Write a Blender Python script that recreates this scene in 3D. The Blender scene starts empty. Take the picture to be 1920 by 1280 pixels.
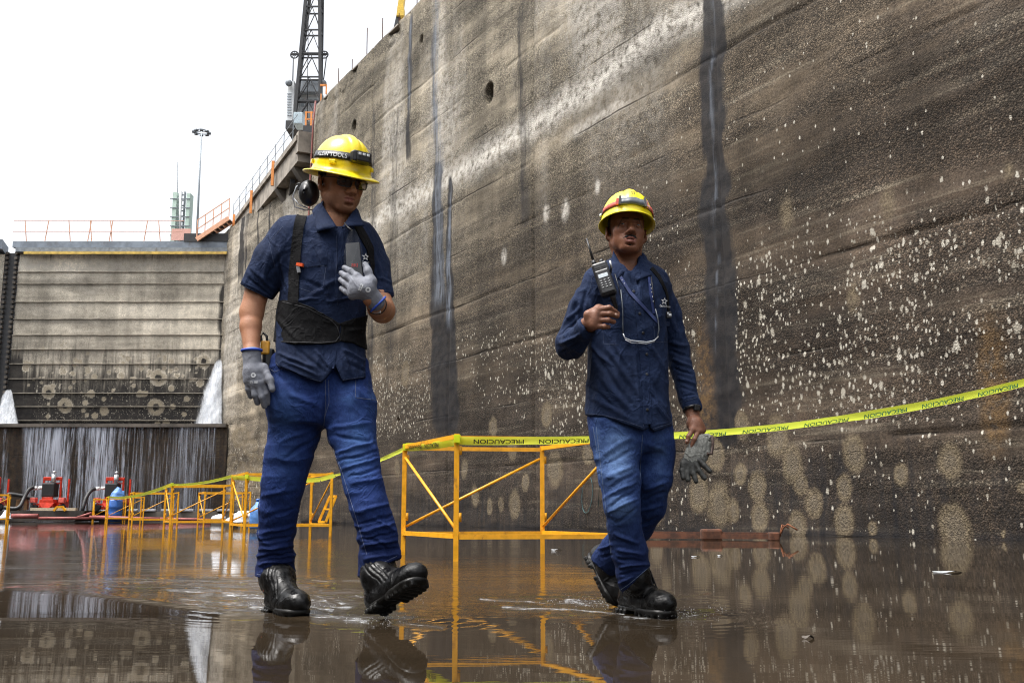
import bpy, bmesh, math, random
import numpy as np
from mathutils import Vector, Matrix, Euler
SC = bpy.context.scene
COL = SC.collection
R = math.radians
rng = np.random.default_rng(7)
random.seed(7)

# ------------------------------------------------------------------ camera model (source photo pixels -> world)
FPX = 1867.0
HC = 0.365
PIT = math.atan(322.0 / FPX)
CP, SP = math.cos(PIT), math.sin(PIT)

def ray(px, py):
    u = (px - 960.0) / FPX
    v = (640.0 - py) / FPX
    return np.array([u, CP - v * SP, SP + v * CP])

def P(px, py, Y):
    d = ray(px, py)
    t = Y / d[1]
    return np.array([d[0] * t, Y, HC + d[2] * t])

def ground(px, py, z=0.0):
    d = ray(px, py)
    t = (z - HC) / d[2]
    return np.array([d[0] * t, d[1] * t, z])

def proj(V):
    V = np.asarray(V, dtype=np.float64)
    X, Y, Z = V[..., 0], V[..., 1], V[..., 2] - HC
    fw = Y * CP + Z * SP
    fw = np.where(fw < 0.05, 0.05, fw)
    up = -Y * SP + Z * CP
    return 960 + FPX * X / fw, 640 - FPX * up / fw

cam_d = bpy.data.cameras.new('camera')
cam = bpy.data.objects.new('camera', cam_d)
COL.objects.link(cam)
cam.location = (0, 0, HC)
cam.rotation_euler = (math.pi / 2 + PIT, 0, 0)
cam_d.sensor_width = 36.0
cam_d.lens = 36.0 * FPX / 1920.0
cam_d.clip_start = 0.05
cam_d.clip_end = 3000
SC.camera = cam

# ------------------------------------------------------------------ tagging
def tag(o, label=None, cat=None, group=None, kind=None):
    if label: o['label'] = label
    if cat: o['category'] = cat
    if group: o['group'] = group
    if kind: o['kind'] = kind
    return o

def empty(name, loc=(0, 0, 0), label=None, cat=None, group=None, kind=None):
    o = bpy.data.objects.new(name, None)
    COL.objects.link(o)
    o.location = tuple(loc)
    o.empty_display_size = 0.1
    return tag(o, label, cat, group, kind)

def link(o, parent=None):
    COL.objects.link(o)
    if parent is not None:
        o.parent = parent
        # geometry is authored in world space: keep it there under an unrotated parent
        base = Vector((0, 0, 0))
        p = parent
        while p is not None:
            base += Vector(p.location)
            p = p.parent
        o.location = -base
    return o

# ------------------------------------------------------------------ mesh helpers
def mesh_np(name, V, F, mat, parent=None, smooth=True, attrs=None, colors=None):
    """V (n,3), F (m,4) quads or list of lists"""
    me = bpy.data.meshes.new(name)
    V = np.asarray(V, dtype=np.float32)
    if isinstance(F, np.ndarray):
        m, k = F.shape
        me.vertices.add(len(V)); me.vertices.foreach_set('co', V.ravel())
        me.loops.add(m * k); me.loops.foreach_set('vertex_index', F.astype(np.int32).ravel())
        me.polygons.add(m)
        me.polygons.foreach_set('loop_start', np.arange(0, m * k, k, dtype=np.int32))
        me.polygons.foreach_set('loop_total', np.full(m, k, dtype=np.int32))
        me.update(calc_edges=True)
        me.validate()
    else:
        me.from_pydata([tuple(map(float, v)) for v in V], [], F)
        me.update()
    if smooth:
        me.polygons.foreach_set('use_smooth', np.ones(len(me.polygons), dtype=bool))
    if attrs:
        for k_, a_ in attrs.items():
            at = me.attributes.new(k_, 'FLOAT', 'POINT')
            at.data.foreach_set('value', np.asarray(a_, dtype=np.float32).ravel())
    if colors is not None:
        at = me.attributes.new('tint', 'FLOAT_COLOR', 'POINT')
        c4 = np.ones((len(V), 4), dtype=np.float32); c4[:, :3] = colors
        at.data.foreach_set('color', c4.ravel())
    me.materials.append(mat)
    o = bpy.data.objects.new(name, me)
    return link(o, parent)

def frame_of(d):
    d = np.asarray(d, float); d = d / (np.linalg.norm(d) + 1e-12)
    up = np.array([0, 0, 1.0]) if abs(d[2]) < 0.9 else np.array([0, 1.0, 0])
    a = np.cross(up, d); a /= np.linalg.norm(a)
    return a, np.cross(d, a), d

class MB:
    """collects shapes, builds ONE mesh object"""
    def __init__(s): s.v = []; s.f = []; s.sm = []
    def add(s, vs, fs, smooth=False):
        o = len(s.v)
        s.v += [tuple(map(float, v)) for v in vs]
        s.f += [[i + o for i in f] for f in fs]
        s.sm += [smooth] * len(fs)
        return s
    def box(s, c, size, rz=0.0, M=None, bev=0.0):
        hx, hy, hz = [q / 2 for q in size]
        if bev <= 0:
            vs = [(x * hx, y * hy, z * hz) for x in (-1, 1) for y in (-1, 1) for z in (-1, 1)]
            fs = [[0, 1, 3, 2], [4, 6, 7, 5], [0, 4, 5, 1], [2, 3, 7, 6], [0, 2, 6, 4], [1, 5, 7, 3]]
        else:
            bm = bmesh.new(); bmesh.ops.create_cube(bm, size=1.0)
            for v in bm.verts: v.co = Vector((v.co.x * 2 * hx, v.co.y * 2 * hy, v.co.z * 2 * hz))
            bmesh.ops.bevel(bm, geom=bm.edges[:], offset=bev, segments=2, affect='EDGES', profile=0.5)
            bm.verts.index_update()
            vs = [tuple(v.co) for v in bm.verts]; fs = [[v.index for v in f.verts] for f in bm.faces]; bm.free()
        if M is None: M = Matrix.Rotation(rz, 3, 'Z')
        vs = [tuple(M @ Vector(v) + Vector(c)) for v in vs]
        return s.add(vs, fs)
    def bar(s, a, b, w, h=None, smooth=False):
        """square bar from a to b"""
        h = h or w
        a = np.asarray(a, float); b = np.asarray(b, float)
        x, y, d = frame_of(b - a)
        vs = [p + x * sx * w / 2 + y * sy * h / 2 for p in (a, b) for sx, sy in ((-1, -1), (1, -1), (1, 1), (-1, 1))]
        fs = [[0, 3, 2, 1], [4, 5, 6, 7]] + [[i, (i + 1) % 4, 4 + (i + 1) % 4, 4 + i] for i in range(4)]
        return s.add(vs, fs, smooth)
    def tube(s, pts, r, n=8, cap=True, closed=False):
        pts = [np.asarray(p, float) for p in pts]
        m = len(pts)
        rs = r if hasattr(r, '__len__') else [r] * m
        vs = []; px = None
        for i, p in enumerate(pts):
            if closed: d = pts[(i + 1) % m] - pts[i - 1]
            else: d = pts[min(i + 1, m - 1)] - pts[max(i - 1, 0)]
            d = d / (np.linalg.norm(d) + 1e-12)
            if px is None: x, y, _ = frame_of(d)
            else:
                x = px - d * np.dot(px, d); x /= (np.linalg.norm(x) + 1e-12); y = np.cross(d, x)
            px = x
            for k in range(n):
                a = 2 * math.pi * k / n
                vs.append(p + (x * math.cos(a) + y * math.sin(a)) * rs[i])
        fs = []
        for i in range(m if closed else m - 1):
            j = (i + 1) % m
            for k in range(n):
                fs.append([i * n + k, i * n + (k + 1) % n, j * n + (k + 1) % n, j * n + k])
        s.add(vs, fs, True)
        if cap and not closed:
            o = len(s.v) - len(vs)
            s.f.append([o + k for k in reversed(range(n))]); s.sm.append(False)
            s.f.append([o + (m - 1) * n + k for k in range(n)]); s.sm.append(False)
        return s
    def cyl(s, a, b, r, n=16, r2=None):
        return s.tube([a, b], [r, r if r2 is None else r2], n)
    def lathe(s, c, prof, n=24, axis=(0, 0, 1), cap=True):
        x, y, d = frame_of(axis); c = np.asarray(c, float)
        vs = [c + d * z + (x * math.cos(2 * math.pi * k / n) + y * math.sin(2 * math.pi * k / n)) * r for r, z in prof for k in range(n)]
        fs = [[i * n + k, i * n + (k + 1) % n, (i + 1) * n + (k + 1) % n, (i + 1) * n + k] for i in range(len(prof) - 1) for k in range(n)]
        s.add(vs, fs, True)
        if cap:
            o = len(s.v) - len(vs)
            s.f.append([o + k for k in reversed(range(n))]); s.sm.append(False)
            s.f.append([o + (len(prof) - 1) * n + k for k in range(n)]); s.sm.append(False)
        return s
    def build_each(s, name, mat, parent=None):
        """one object per separate piece"""
        n = len(s.v); par = list(range(n))
        def find(a):
            while par[a] != a: par[a] = par[par[a]]; a = par[a]
            return a
        for f in s.f:
            for i in f[1:]: par[find(i)] = find(f[0])
        groups = {}
        for f, sm in zip(s.f, s.sm): groups.setdefault(find(f[0]), []).append((f, sm))
        out = []
        for g in groups.values():
            idx = sorted({i for f, _ in g for i in f}); mp = {a: b for b, a in enumerate(idx)}
            q = MB(); q.v = [s.v[i] for i in idx]; q.f = [[mp[i] for i in f] for f, _ in g]; q.sm = [sm for _, sm in g]
            out.append(q.build(name, mat, parent))
        return out
    def build(s, name, mat, parent=None):
        me = bpy.data.meshes.new(name)
        me.from_pydata(s.v, [], s.f); me.update()
        me.polygons.foreach_set('use_smooth', np.array(s.sm, dtype=bool))
        me.materials.append(mat)
        return link(bpy.data.objects.new(name, me), parent)

def grid_faces(nu, nv):
    i, j = np.meshgrid(np.arange(nu - 1), np.arange(nv - 1), indexing='ij')
    a = (i * nv + j).ravel()
    return np.stack([a, a + nv, a + nv + 1, a + 1], 1)

def copy_tree(o, parent=None):
    c = o.copy(); COL.objects.link(c)
    if parent is not None: c.parent = parent
    for ch in list(o.children): copy_tree(ch, c)
    return c

# ------------------------------------------------------------------ numpy noise
def _hash(ix, iy, iz, seed):
    h = (ix * 374761393 + iy * 668265263 + iz * 2147483647 + seed * 144665) & 0xffffffff
    h = ((h ^ (h >> 13)) * 1274126177) & 0xffffffff
    return ((h ^ (h >> 16)) & 0xffff) / 65535.0

def vnoise(Pn, seed=0):
    """value noise in -1..1"""
    Pn = np.asarray(Pn, float)
    if Pn.shape[-1] == 2: Pn = np.concatenate([Pn, np.zeros(Pn.shape[:-1] + (1,))], -1)
    i = np.floor(Pn).astype(np.int64); f = Pn - i
    f = f * f * f * (f * (f * 6 - 15) + 10)
    out = 0
    for dx in (0, 1):
        for dy in (0, 1):
            for dz in (0, 1):
                w = (f[..., 0] if dx else 1 - f[..., 0]) * (f[..., 1] if dy else 1 - f[..., 1]) * (f[..., 2] if dz else 1 - f[..., 2])
                out = out + w * _hash(i[..., 0] + dx, i[..., 1] + dy, i[..., 2] + dz, seed)
    return out * 2 - 1

def fbm(Pn, octv=4, seed=0):
    a = 1.0; s = 0; t = 0; Pn = np.asarray(Pn, float)
    for k in range(octv):
        s = s + a * vnoise(Pn, seed + k * 17); t += a
        Pn = Pn * 2.03 + 5.3; a *= 0.5
    return s / t

def sstep(a, b, x):
    t = np.clip((x - a) / (b - a), 0, 1)
    return t * t * (3 - 2 * t)

# ------------------------------------------------------------------ materials
class NT:
    def __init__(s, name):
        s.m = bpy.data.materials.new(name); s.m.use_nodes = True
        s.t = s.m.node_tree; s.t.nodes.clear()
        s.out = s.t.nodes.new('ShaderNodeOutputMaterial')
        s.b = s.t.nodes.new('ShaderNodeBsdfPrincipled')
        s.t.links.new(s.b.outputs[0], s.out.inputs[0])
    def n(s, typ, ins=None, **props):
        nd = s.t.nodes.new('ShaderNode' + typ)
        for k, v in props.items(): setattr(nd, k, v)
        for k, v in (ins or {}).items(): s.set(nd.inputs[k], v)
        return nd
    def set(s, sock, v):
        if isinstance(v, bpy.types.NodeSocket): s.t.links.new(v, sock)
        else:
            if isinstance(v, (tuple, list)) and len(v) == 3 and sock.type == 'RGBA': v = (*v, 1)
            sock.default_value = v
    def coord(s, kind='Object'): return s.n('TexCoord').outputs[kind]
    def mapn(s, vec, scale=(1, 1, 1), loc=(0, 0, 0), rot=(0, 0, 0)):
        return s.n('Mapping', {'Vector': vec, 'Scale': scale, 'Location': loc, 'Rotation': rot}).outputs[0]
    def noise(s, vec, scale, detail=4, rough=0.55, dist=0.0):
        return s.n('TexNoise', {'Vector': vec, 'Scale': scale, 'Detail': detail, 'Roughness': rough, 'Distortion': dist}).outputs[0]
    def vor(s, vec, scale, feature='F1', rnd=1.0):
        return s.n('TexVoronoi', {'Vector': vec, 'Scale': scale, 'Randomness': rnd}, feature=feature)
    def math(s, op, a, b=0.0, clamp=False):
        nd = s.n('Math', operation=op, use_clamp=clamp)
        s.set(nd.inputs[0], a); s.set(nd.inputs[1], b); return nd.outputs[0]
    def rng(s, v, a, b, c=0.0, d=1.0, smooth=True):
        return s.n('MapRange', {0: v, 1: a, 2: b, 3: c, 4: d}, interpolation_type='SMOOTHSTEP' if smooth else 'LINEAR', clamp=True).outputs[0]
    def mix(s, fac, a, b, blend='MIX'):
        nd = s.n('Mix', data_type='RGBA', blend_type=blend)
        s.set(nd.inputs[0], fac); s.set(nd.inputs[6], a); s.set(nd.inputs[7], b); return nd.outputs[2]
    def attr(s, name): return s.n('Attribute', attribute_name=name)
    def sep(s, v): return s.n('SeparateXYZ', {0: v}).outputs
    def bump(s, h, strength=0.5, dist=0.01, normal=None):
        ins = {'Height': h, 'Strength': strength, 'Distance': dist}
        if normal is not None: ins['Normal'] = normal
        return s.n('Bump', ins).outputs[0]
    def pri(s, **kw):
        mp = {'color': 'Base Color', 'rough': 'Roughness', 'metal': 'Metallic', 'normal': 'Normal', 'spec': 'Specular IOR Level',
              'ior': 'IOR', 'alpha': 'Alpha', 'trans': 'Transmission Weight', 'coat': 'Coat Weight', 'sss': 'Subsurface Weight',
              'sssr': 'Subsurface Radius', 'ssss': 'Subsurface Scale', 'sheen': 'Sheen Weight', 'coatr': 'Coat Roughness'}
        for k, v in kw.items(): s.set(s.b.inputs[mp[k]], v)
        return s

def simple(name, color, rough=0.5, metal=0.0, var=0.25, scale=20.0, bump=0.0, coat=0.0, dirt=None, spec=0.5):
    """plain paint/plastic/metal with noise variation, optional dirt colour"""
    t = NT(name); c = t.coord()
    n1 = t.noise(c, scale, 5, 0.6)
    dark = tuple(q * (1 - var) for q in color); lite = tuple(min(1, q * (1 + var * 0.6)) for q in color)
    col = t.mix(t.rng(n1, 0.3, 0.7), dark, lite)
    if dirt:
        n2 = t.noise(t.mapn(c, (1, 1, 0.5), (3, 1, 2)), scale * 0.45, 6, 0.7)
        col = t.mix(t.rng(n2, 0.56, 0.72, 0, 0.85), col, dirt)
    t.pri(color=col, rough=t.rng(n1, 0.2, 0.8, max(0.02, rough - 0.1), min(1, rough + 0.12)), metal=metal, coat=coat, spec=spec)
    if bump: t.pri(normal=t.bump(t.noise(c, scale * 3, 4), bump, 0.004))
    return t.m
# ------------------------------------------------------------------ signed-distance sculpting + surface nets
class SDF:
    def __init__(s, lo, hi, h):
        s.lo = np.asarray(lo, float); s.h = h
        s.n = np.ceil((np.asarray(hi, float) - s.lo) / h).astype(int) + 1
        s.f = np.full(s.n, 0.2, dtype=np.float32)
    def _sub(s, blo, bhi, pad):
        i0 = np.clip(np.floor((blo - pad - s.lo) / s.h).astype(int), 0, s.n - 1)
        i1 = np.clip(np.ceil((bhi + pad - s.lo) / s.h).astype(int) + 1, 1, s.n)
        if np.any(i1 <= i0): return None
        ax = [((np.arange(i0[k], i1[k]) * s.h) + s.lo[k]).astype(np.float32) for k in range(3)]
        sl = tuple(slice(i0[k], i1[k]) for k in range(3))
        return sl, ax[0][:, None, None], ax[1][None, :, None], ax[2][None, None, :]
    def op(s, d, sl, k, mode):
        a = s.f[sl]
        if mode == 'add':
            if k <= 0: r = np.minimum(a, d)
            else:
                hh = np.clip(0.5 + 0.5 * (a - d) / k, 0, 1)
                r = a + (d - a) * hh - k * hh * (1 - hh)
        else:   # subtract
            d = -d
            if k <= 0: r = np.maximum(a, d)
            else:
                hh = np.clip(0.5 - 0.5 * (a - d) / k, 0, 1)
                r = a + (d - a) * hh + k * hh * (1 - hh)
        s.f[sl] = r
    def cap(s, a, b, ra, rb=None, k=0.02, mode='add', flat=None):
        """tapered capsule; flat=(axis vector, ratio) squashes the section along axis"""
        rb = ra if rb is None else rb
        a = np.asarray(a, float); b = np.asarray(b, float)
        rm = max(ra, rb)
        q = s._sub(np.minimum(a, b) - rm, np.maximum(a, b) + rm, k + 3 * s.h)
        if q is None: return s
        sl, X, Y, Z = q
        ba = b - a; L = max(1e-9, float(ba @ ba))
        x, y, z = X - a[0], Y - a[1], Z - a[2]
        t = np.clip((x * ba[0] + y * ba[1] + z * ba[2]) / L, 0, 1)
        x = x - t * ba[0]; y = y - t * ba[1]; z = z - t * ba[2]
        if flat is not None:
            ax = np.asarray(flat[0], float); ax = ax / np.linalg.norm(ax)
            e = (x * ax[0] + y * ax[1] + z * ax[2]) * (1.0 / flat[1] - 1.0)
            d = np.sqrt((x + e * ax[0]) ** 2 + (y + e * ax[1]) ** 2 + (z + e * ax[2]) ** 2) - (ra + (rb - ra) * t)
            d = d * min(1.0, flat[1] * 1.25)
        else:
            d = np.sqrt(x * x + y * y + z * z) - (ra + (rb - ra) * t)
        s.op(d, sl, k, mode); return s
    def chain(s, pts, rs, k=0.02, mode='add', flat=None):
        for i in range(len(pts) - 1): s.cap(pts[i], pts[i + 1], rs[i], rs[i + 1], k if i == 0 else min(k, 0.012), mode, flat)
        return s
    def ell(s, c, r, M=None, k=0.02, mode='add'):
        c = np.asarray(c, float); r = np.asarray(r, float); M = np.eye(3) if M is None else np.asarray(M)
        rm = np.sqrt(((M * r[None, :]) ** 2).sum(1))
        q = s._sub(c - rm, c + rm, k + 3 * s.h)
        if q is None: return s
        sl, X, Y, Z = q
        x, y, z = X - c[0], Y - c[1], Z - c[2]
        l = [M[0, i] * x + M[1, i] * y + M[2, i] * z for i in range(3)]
        k0 = np.sqrt(sum((l[i] / r[i]) ** 2 for i in range(3)))
        k1 = np.sqrt(sum((l[i] / r[i] ** 2) ** 2 for i in range(3))) + 1e-9
        d = k0 * (k0 - 1) / k1
        s.op(d, sl, k, mode); return s
    def box(s, c, half, M=None, rad=0.01, k=0.01, mode='add'):
        c = np.asarray(c, float); hv = np.asarray(half, float) - rad; M = np.eye(3) if M is None else np.asarray(M)
        rm = np.abs(M) @ np.asarray(half, float)
        q = s._sub(c - rm, c + rm, k + 3 * s.h)
        if q is None: return s
        sl, X, Y, Z = q
        x, y, z = X - c[0], Y - c[1], Z - c[2]
        l = [np.abs(M[0, i] * x + M[1, i] * y + M[2, i] * z) - hv[i] for i in range(3)]
        o = np.sqrt(sum(np.maximum(v, 0) ** 2 for v in l))
        d = o + np.minimum(np.maximum(np.maximum(l[0], l[1]), l[2]), 0) - rad
        s.op(d, sl, k, mode); return s
    def loft(s, secs, k=0.02, p=2.3, mode='add', rad=0.006):
        """secs: list of (z, cx, cy, a, b, yaw) sorted by z; superelliptic sections"""
        S = np.array(sorted(secs), float)
        rm = S[:, 3:5].max()
        lo = np.array([S[:, 1].min() - rm, S[:, 2].min() - rm, S[0, 0]])
        hi = np.array([S[:, 1].max() + rm, S[:, 2].max() + rm, S[-1, 0]])
        q = s._sub(lo, hi, k + 3 * s.h)
        sl, X, Y, Z = q
        z = Z[0, 0]
        # smooth interpolation between sections
        def itp(col):
            zz = S[:, 0]; v = S[:, col]
            m = np.gradient(v, zz)
            j = np.clip(np.searchsorted(zz, z) - 1, 0, len(zz) - 2)
            hseg = zz[j + 1] - zz[j]; t = np.clip((z - zz[j]) / hseg, 0, 1)
            return ((2 * t**3 - 3 * t**2 + 1) * v[j] + (t**3 - 2 * t**2 + t) * hseg * m[j]
                    + (-2 * t**3 + 3 * t**2) * v[j + 1] + (t**3 - t**2) * hseg * m[j + 1]).astype(np.float32)[None, None, :]
        cx, cy, a, b, yw = [itp(c) for c in range(1, 6)]
        x = X - cx; y = Y - cy
        c_, s_ = np.cos(yw), np.sin(yw)
        u = np.abs(x * c_ + y * s_) / a; v = np.abs(-x * s_ + y * c_) / b
        g = (u ** p + v ** p + 1e-9) ** (1.0 / p)
        d = (g - 1) * np.minimum(a, b)
        dz = np.maximum(S[0, 0] - Z, Z - S[-1, 0])
        dz = np.broadcast_to(dz, d.shape)
        o1 = d + rad; o2 = dz + rad
        d = np.minimum(np.maximum(o1, o2), 0) + np.sqrt(np.maximum(o1, 0) ** 2 + np.maximum(o2, 0) ** 2) - rad
        s.op(d.astype(np.float32), sl, k, mode); return s
    def cut_px(s, fn, zmax, keep_above=True):
        """trim everything below a hem line given in photo pixels (y as a function of x)"""
        k1 = int(np.clip((zmax - s.lo[2]) / s.h, 1, s.n[2]))
        ax = [np.arange(s.n[i] if i < 2 else k1) * s.h + s.lo[i] for i in range(3)]
        G = np.stack(np.meshgrid(*ax, indexing='ij'), -1)
        px, py = proj(G)
        d = (py - fn(px)) * (G[..., 1] / FPX)
        if not keep_above: d = -d
        s.f[:, :, :k1] = np.maximum(s.f[:, :, :k1], d.astype(np.float32))
        return s
    def mesh(s, smooth=2):
        f = s.f; h = s.h
        g = f < 0
        nx, ny, nz = f.shape
        cnt = np.zeros((nx - 1, ny - 1, nz - 1), np.uint8)
        for dx in (0, 1):
            for dy in (0, 1):
                for dz in (0, 1):
                    cnt += g[dx:nx - 1 + dx, dy:ny - 1 + dy, dz:nz - 1 + dz]
        ci, cj, ck = np.nonzero((cnt > 0) & (cnt < 8))
        ids = np.full(cnt.shape, -1, np.int32); ids[ci, cj, ck] = np.arange(len(ci))
        acc = np.zeros((len(ci), 3)); num = np.zeros(len(ci))
        cv = {}
        for dx in (0, 1):
            for dy in (0, 1):
                for dz in (0, 1):
                    cv[dx, dy, dz] = f[ci + dx, cj + dy, ck + dz].astype(float)
        for a in cv:
            for ax in range(3):
                if a[ax] == 0:
                    b = tuple(1 if i == ax else a[i] for i in range(3))
                    fa, fb = cv[a], cv[b]
                    m = (fa < 0) != (fb < 0)
                    t = np.where(m, fa / np.where(m, fa - fb, 1), 0)
                    for i in range(3):
                        acc[:, i] += np.where(m, (t if i == ax else a[i]), 0)
                    num += m
        V = np.stack([ci, cj, ck], 1) + acc / num[:, None]
        quads = []
        for ax in range(3):
            sl0 = [slice(1, -1)] * 3; sl1 = [slice(1, -1)] * 3
            sl0[ax] = slice(0, f.shape[ax] - 1); sl1[ax] = slice(1, f.shape[ax])
            ga = g[tuple(sl0)]; gb = g[tuple(sl1)]
            e = np.nonzero(ga != gb)
            off = [1, 1, 1]; off[ax] = 0
            I = [e[i] + off[i] for i in range(3)]
            o1, o2 = [(1, 2), (2, 0), (0, 1)][ax]
            def at(d1, d2):
                J = [I[0].copy(), I[1].copy(), I[2].copy()]
                J[o1] = J[o1] + d1; J[o2] = J[o2] + d2
                return ids[J[0], J[1], J[2]]
            q = np.stack([at(-1, -1), at(0, -1), at(0, 0), at(-1, 0)], 1)
            flip = gb[e]
            q[flip] = q[flip][:, ::-1]
            quads.append(q)
        F = np.concatenate(quads)
        F = F[(F >= 0).all(1)]
        V = V * h + s.lo
        V = taubin(V, F, smooth)
        return V, F

def edges_of(F):
    k = F.shape[1]
    E = np.concatenate([F[:, [i, (i + 1) % k]] for i in range(k)])
    E = np.sort(E, 1); return np.unique(E, axis=0)

def taubin(V, F, it=2, lam=0.5, mu=-0.52):
    E = edges_of(F); n = len(V)
    deg = np.bincount(E.ravel(), minlength=n).astype(float); deg[deg == 0] = 1
    def lap(V):
        L = np.zeros_like(V)
        for c in range(3):
            L[:, c] = np.bincount(E[:, 0], V[E[:, 1], c], n) + np.bincount(E[:, 1], V[E[:, 0], c], n)
        return L / deg[:, None] - V
    for _ in range(it):
        V = V + lam * lap(V); V = V + mu * lap(V)
    return V

def vnormals(V, F):
    a = V[F[:, 2]] - V[F[:, 0]]; b = V[F[:, 3]] - V[F[:, 1]]
    fn = np.cross(a, b)
    N = np.zeros_like(V)
    for i in range(4):
        for c in range(3):
            N[:, c] += np.bincount(F[:, i], fn[:, c], len(V))
    return N / (np.linalg.norm(N, axis=1, keepdims=True) + 1e-12)

def segdist(px, py, a, b):
    a = np.array(a, float); b = np.array(b, float); d = b - a
    t = np.clip(((px - a[0]) * d[0] + (py - a[1]) * d[1]) / (d @ d), 0, 1)
    return np.hypot(px - a[0] - t * d[0], py - a[1] - t * d[1]), t

def folds(V, N, lst, curve=0.0):
    """cloth creases as real relief: each (a, b, width_px, amp_m) is a crease across the front of the garment,
    measured on the photo; raised if amp > 0, pressed in if amp < 0"""
    px, py = proj(V)
    view = V - np.array([0, 0, HC]); view /= np.linalg.norm(view, axis=1, keepdims=True)
    front = sstep(-0.05, 0.35, -(N * view).sum(1))
    D = np.zeros(len(V))
    wob = vnoise(V * 28, 3) * 2.2
    for a, b, w, amp in lst:
        d, t = segdist(px, py + wob, a, b)
        q = d / (w * 0.80)
        end = np.sin(np.clip(t, 0.0, 1.0) * math.pi) ** 0.5
        end = np.where((t <= 0) | (t >= 1), 0, end)
        D += amp * (1 - 0.9 * q * q) * np.exp(-q * q) * end
    fine_ = 1 - np.abs(fbm(V * np.array([26, 26, 20]), 3, 71)) * 3.4
    D = D * 1.08 + 0.0011 * fine_
    return V + N * (D * front)[:, None]
# ================================================================== materials of the place
def wall_material(name, dark, mid, lite, zlo, zhi, spots=True, tanc=((0.080, 0.062, 0.038), (0.225, 0.180, 0.118)), lift=1.55, gravel=1.0, linec=(0.03, 0.026, 0.022)):
    t = NT(name); c = t.coord(); xyz = t.sep(c)
    z = xyz[2]
    hb = t.noise(t.mapn(c, (0.10, 1, 1.3)), 1.0, 6, 0.62)          # long board strata
    hb2 = t.noise(t.mapn(c, (0.25, 1, 7.0), (7, 0, 3)), 1.0, 5, 0.6)
    bl = t.noise(c, 0.35, 6, 0.6)
    fine = t.noise(c, 26, 6, 0.7)
    med = t.noise(c, 4.0, 6, 0.65)
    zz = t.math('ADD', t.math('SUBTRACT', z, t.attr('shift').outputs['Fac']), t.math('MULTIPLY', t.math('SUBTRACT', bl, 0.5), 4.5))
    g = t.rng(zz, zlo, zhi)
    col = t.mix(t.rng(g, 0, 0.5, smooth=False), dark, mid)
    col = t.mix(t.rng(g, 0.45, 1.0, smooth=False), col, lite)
    col = t.mix(t.rng(hb, 0.36, 0.62, 0.62, 0), col, t.mix(0.6, col, (0.035, 0.03, 0.026)))
    col = t.mix(t.rng(hb2, 0.5, 0.72, 0, 0.4), col, lite)
    col = t.mix(t.rng(med, 0.42, 0.66, 0, 0.42), col, t.mix(0.55, col, (0.05, 0.043, 0.038)))
    # exposed aggregate, in bands
    vg = t.vor(c, 36)
    gb = t.math('MULTIPLY', t.rng(t.noise(t.mapn(c, (0.18, 1, 0.9), (1, 5, 2)), 1.0, 5, 0.6), 0.37, 0.53), gravel)
    stone = t.rng(t.sep(vg.outputs['Color'])[0], 0.1, 0.9, 0.35, 1.55, smooth=False)
    stn = t.mix(1.0, col, t.n('CombineXYZ', {0: stone, 1: stone, 2: stone}).outputs[0], 'MULTIPLY')
    edge = t.rng(vg.outputs['Distance'], 0.32, 0.62)
    stn = t.mix(edge, stn, t.mix(0.72, stn, (0.012, 0.011, 0.010)))
    col = t.mix(t.math('MULTIPLY', gb, 0.85), col, stn)
    sp2 = t.rng(fine, 0.3, 0.7, 0.52, 1.34)
    col = t.mix(1.0, col, t.n('CombineXYZ', {0: sp2, 1: sp2, 2: sp2}).outputs[0], 'MULTIPLY')
    big = t.noise(t.mapn(c, (0.16, 1, 0.42), (2, 4, 8)), 1.0, 5, 0.6); vst = t.noise(t.mapn(c, (1.1, 1, 0.07), (6, 1, 3)), 1.0, 5, 0.6)
    mm = t.math('MULTIPLY', t.rng(big, .34, .66, 0.58, 1.36), t.rng(vst, .34, .66, 0.74, 1.18))
    col = t.mix(1.0, col, t.n('CombineXYZ', {0: mm, 1: mm, 2: mm}).outputs[0], 'MULTIPLY')
    # pale efflorescence / stains from the mesh attributes
    pale = t.attr('pale').outputs['Fac']
    pn = t.math('MULTIPLY', pale, t.rng(t.noise(c, 5.0, 6, 0.7), 0.30, 0.62))
    col = t.mix(t.math('MULTIPLY', pn, 0.9, True), col, (0.50, 0.47, 0.42))
    patch = t.attr('patch').outputs['Fac']
    pe = t.math('ADD', patch, t.math('MULTIPLY', t.math('SUBTRACT', t.noise(c, 9, 6, 0.8), 0.5), 0.75))
    tan = t.mix(t.rng(fine, 0.3, 0.7), tanc[0], tanc[1])
    pm = t.math('MULTIPLY', t.rng(pe, 0.02, 0.46), t.rng(t.noise(c, 22, 5, 0.75), 0.36, 0.56, 0.30, 1))
    col = t.mix(t.math('MULTIPLY', pm, 0.9), col, tan)
    col = t.mix(t.rng(pe, 0.42, 0.85, 0, 0.55), col, t.mix(0.5, col, (0.10, 0.09, 0.08)))
    # form-work lift lines
    lz = t.math('ADD', z, t.math('MULTIPLY', t.math('SUBTRACT', t.noise(t.mapn(c, (0.5, 1, 0.2)), 1.3, 5), 0.5), 0.13))
    fr = t.math('PINGPONG', lz, lift / 2)
    ln = t.math('MULTIPLY', t.rng(fr, 0.006, 0.032, 1, 0), t.rng(t.noise(t.mapn(c, (0.4, 1, 1.0), (4, 0, 9)), 1.0, 4), 0.44, 0.64))
    col = t.mix(t.math('MULTIPLY', ln, 0.8), col, linec)
    wet = t.attr('wet').outputs['Fac']
    wn = t.rng(t.math('ADD', wet, t.math('MULTIPLY', t.math('SUBTRACT', t.noise(t.mapn(c, (7, 1, 0.5)), 1.0, 5, 0.6), 0.5), 1.0)), 0.16, 0.66)
    wn = t.math('MULTIPLY', wn, t.rng(wet, 0.02, 0.12))
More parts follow.
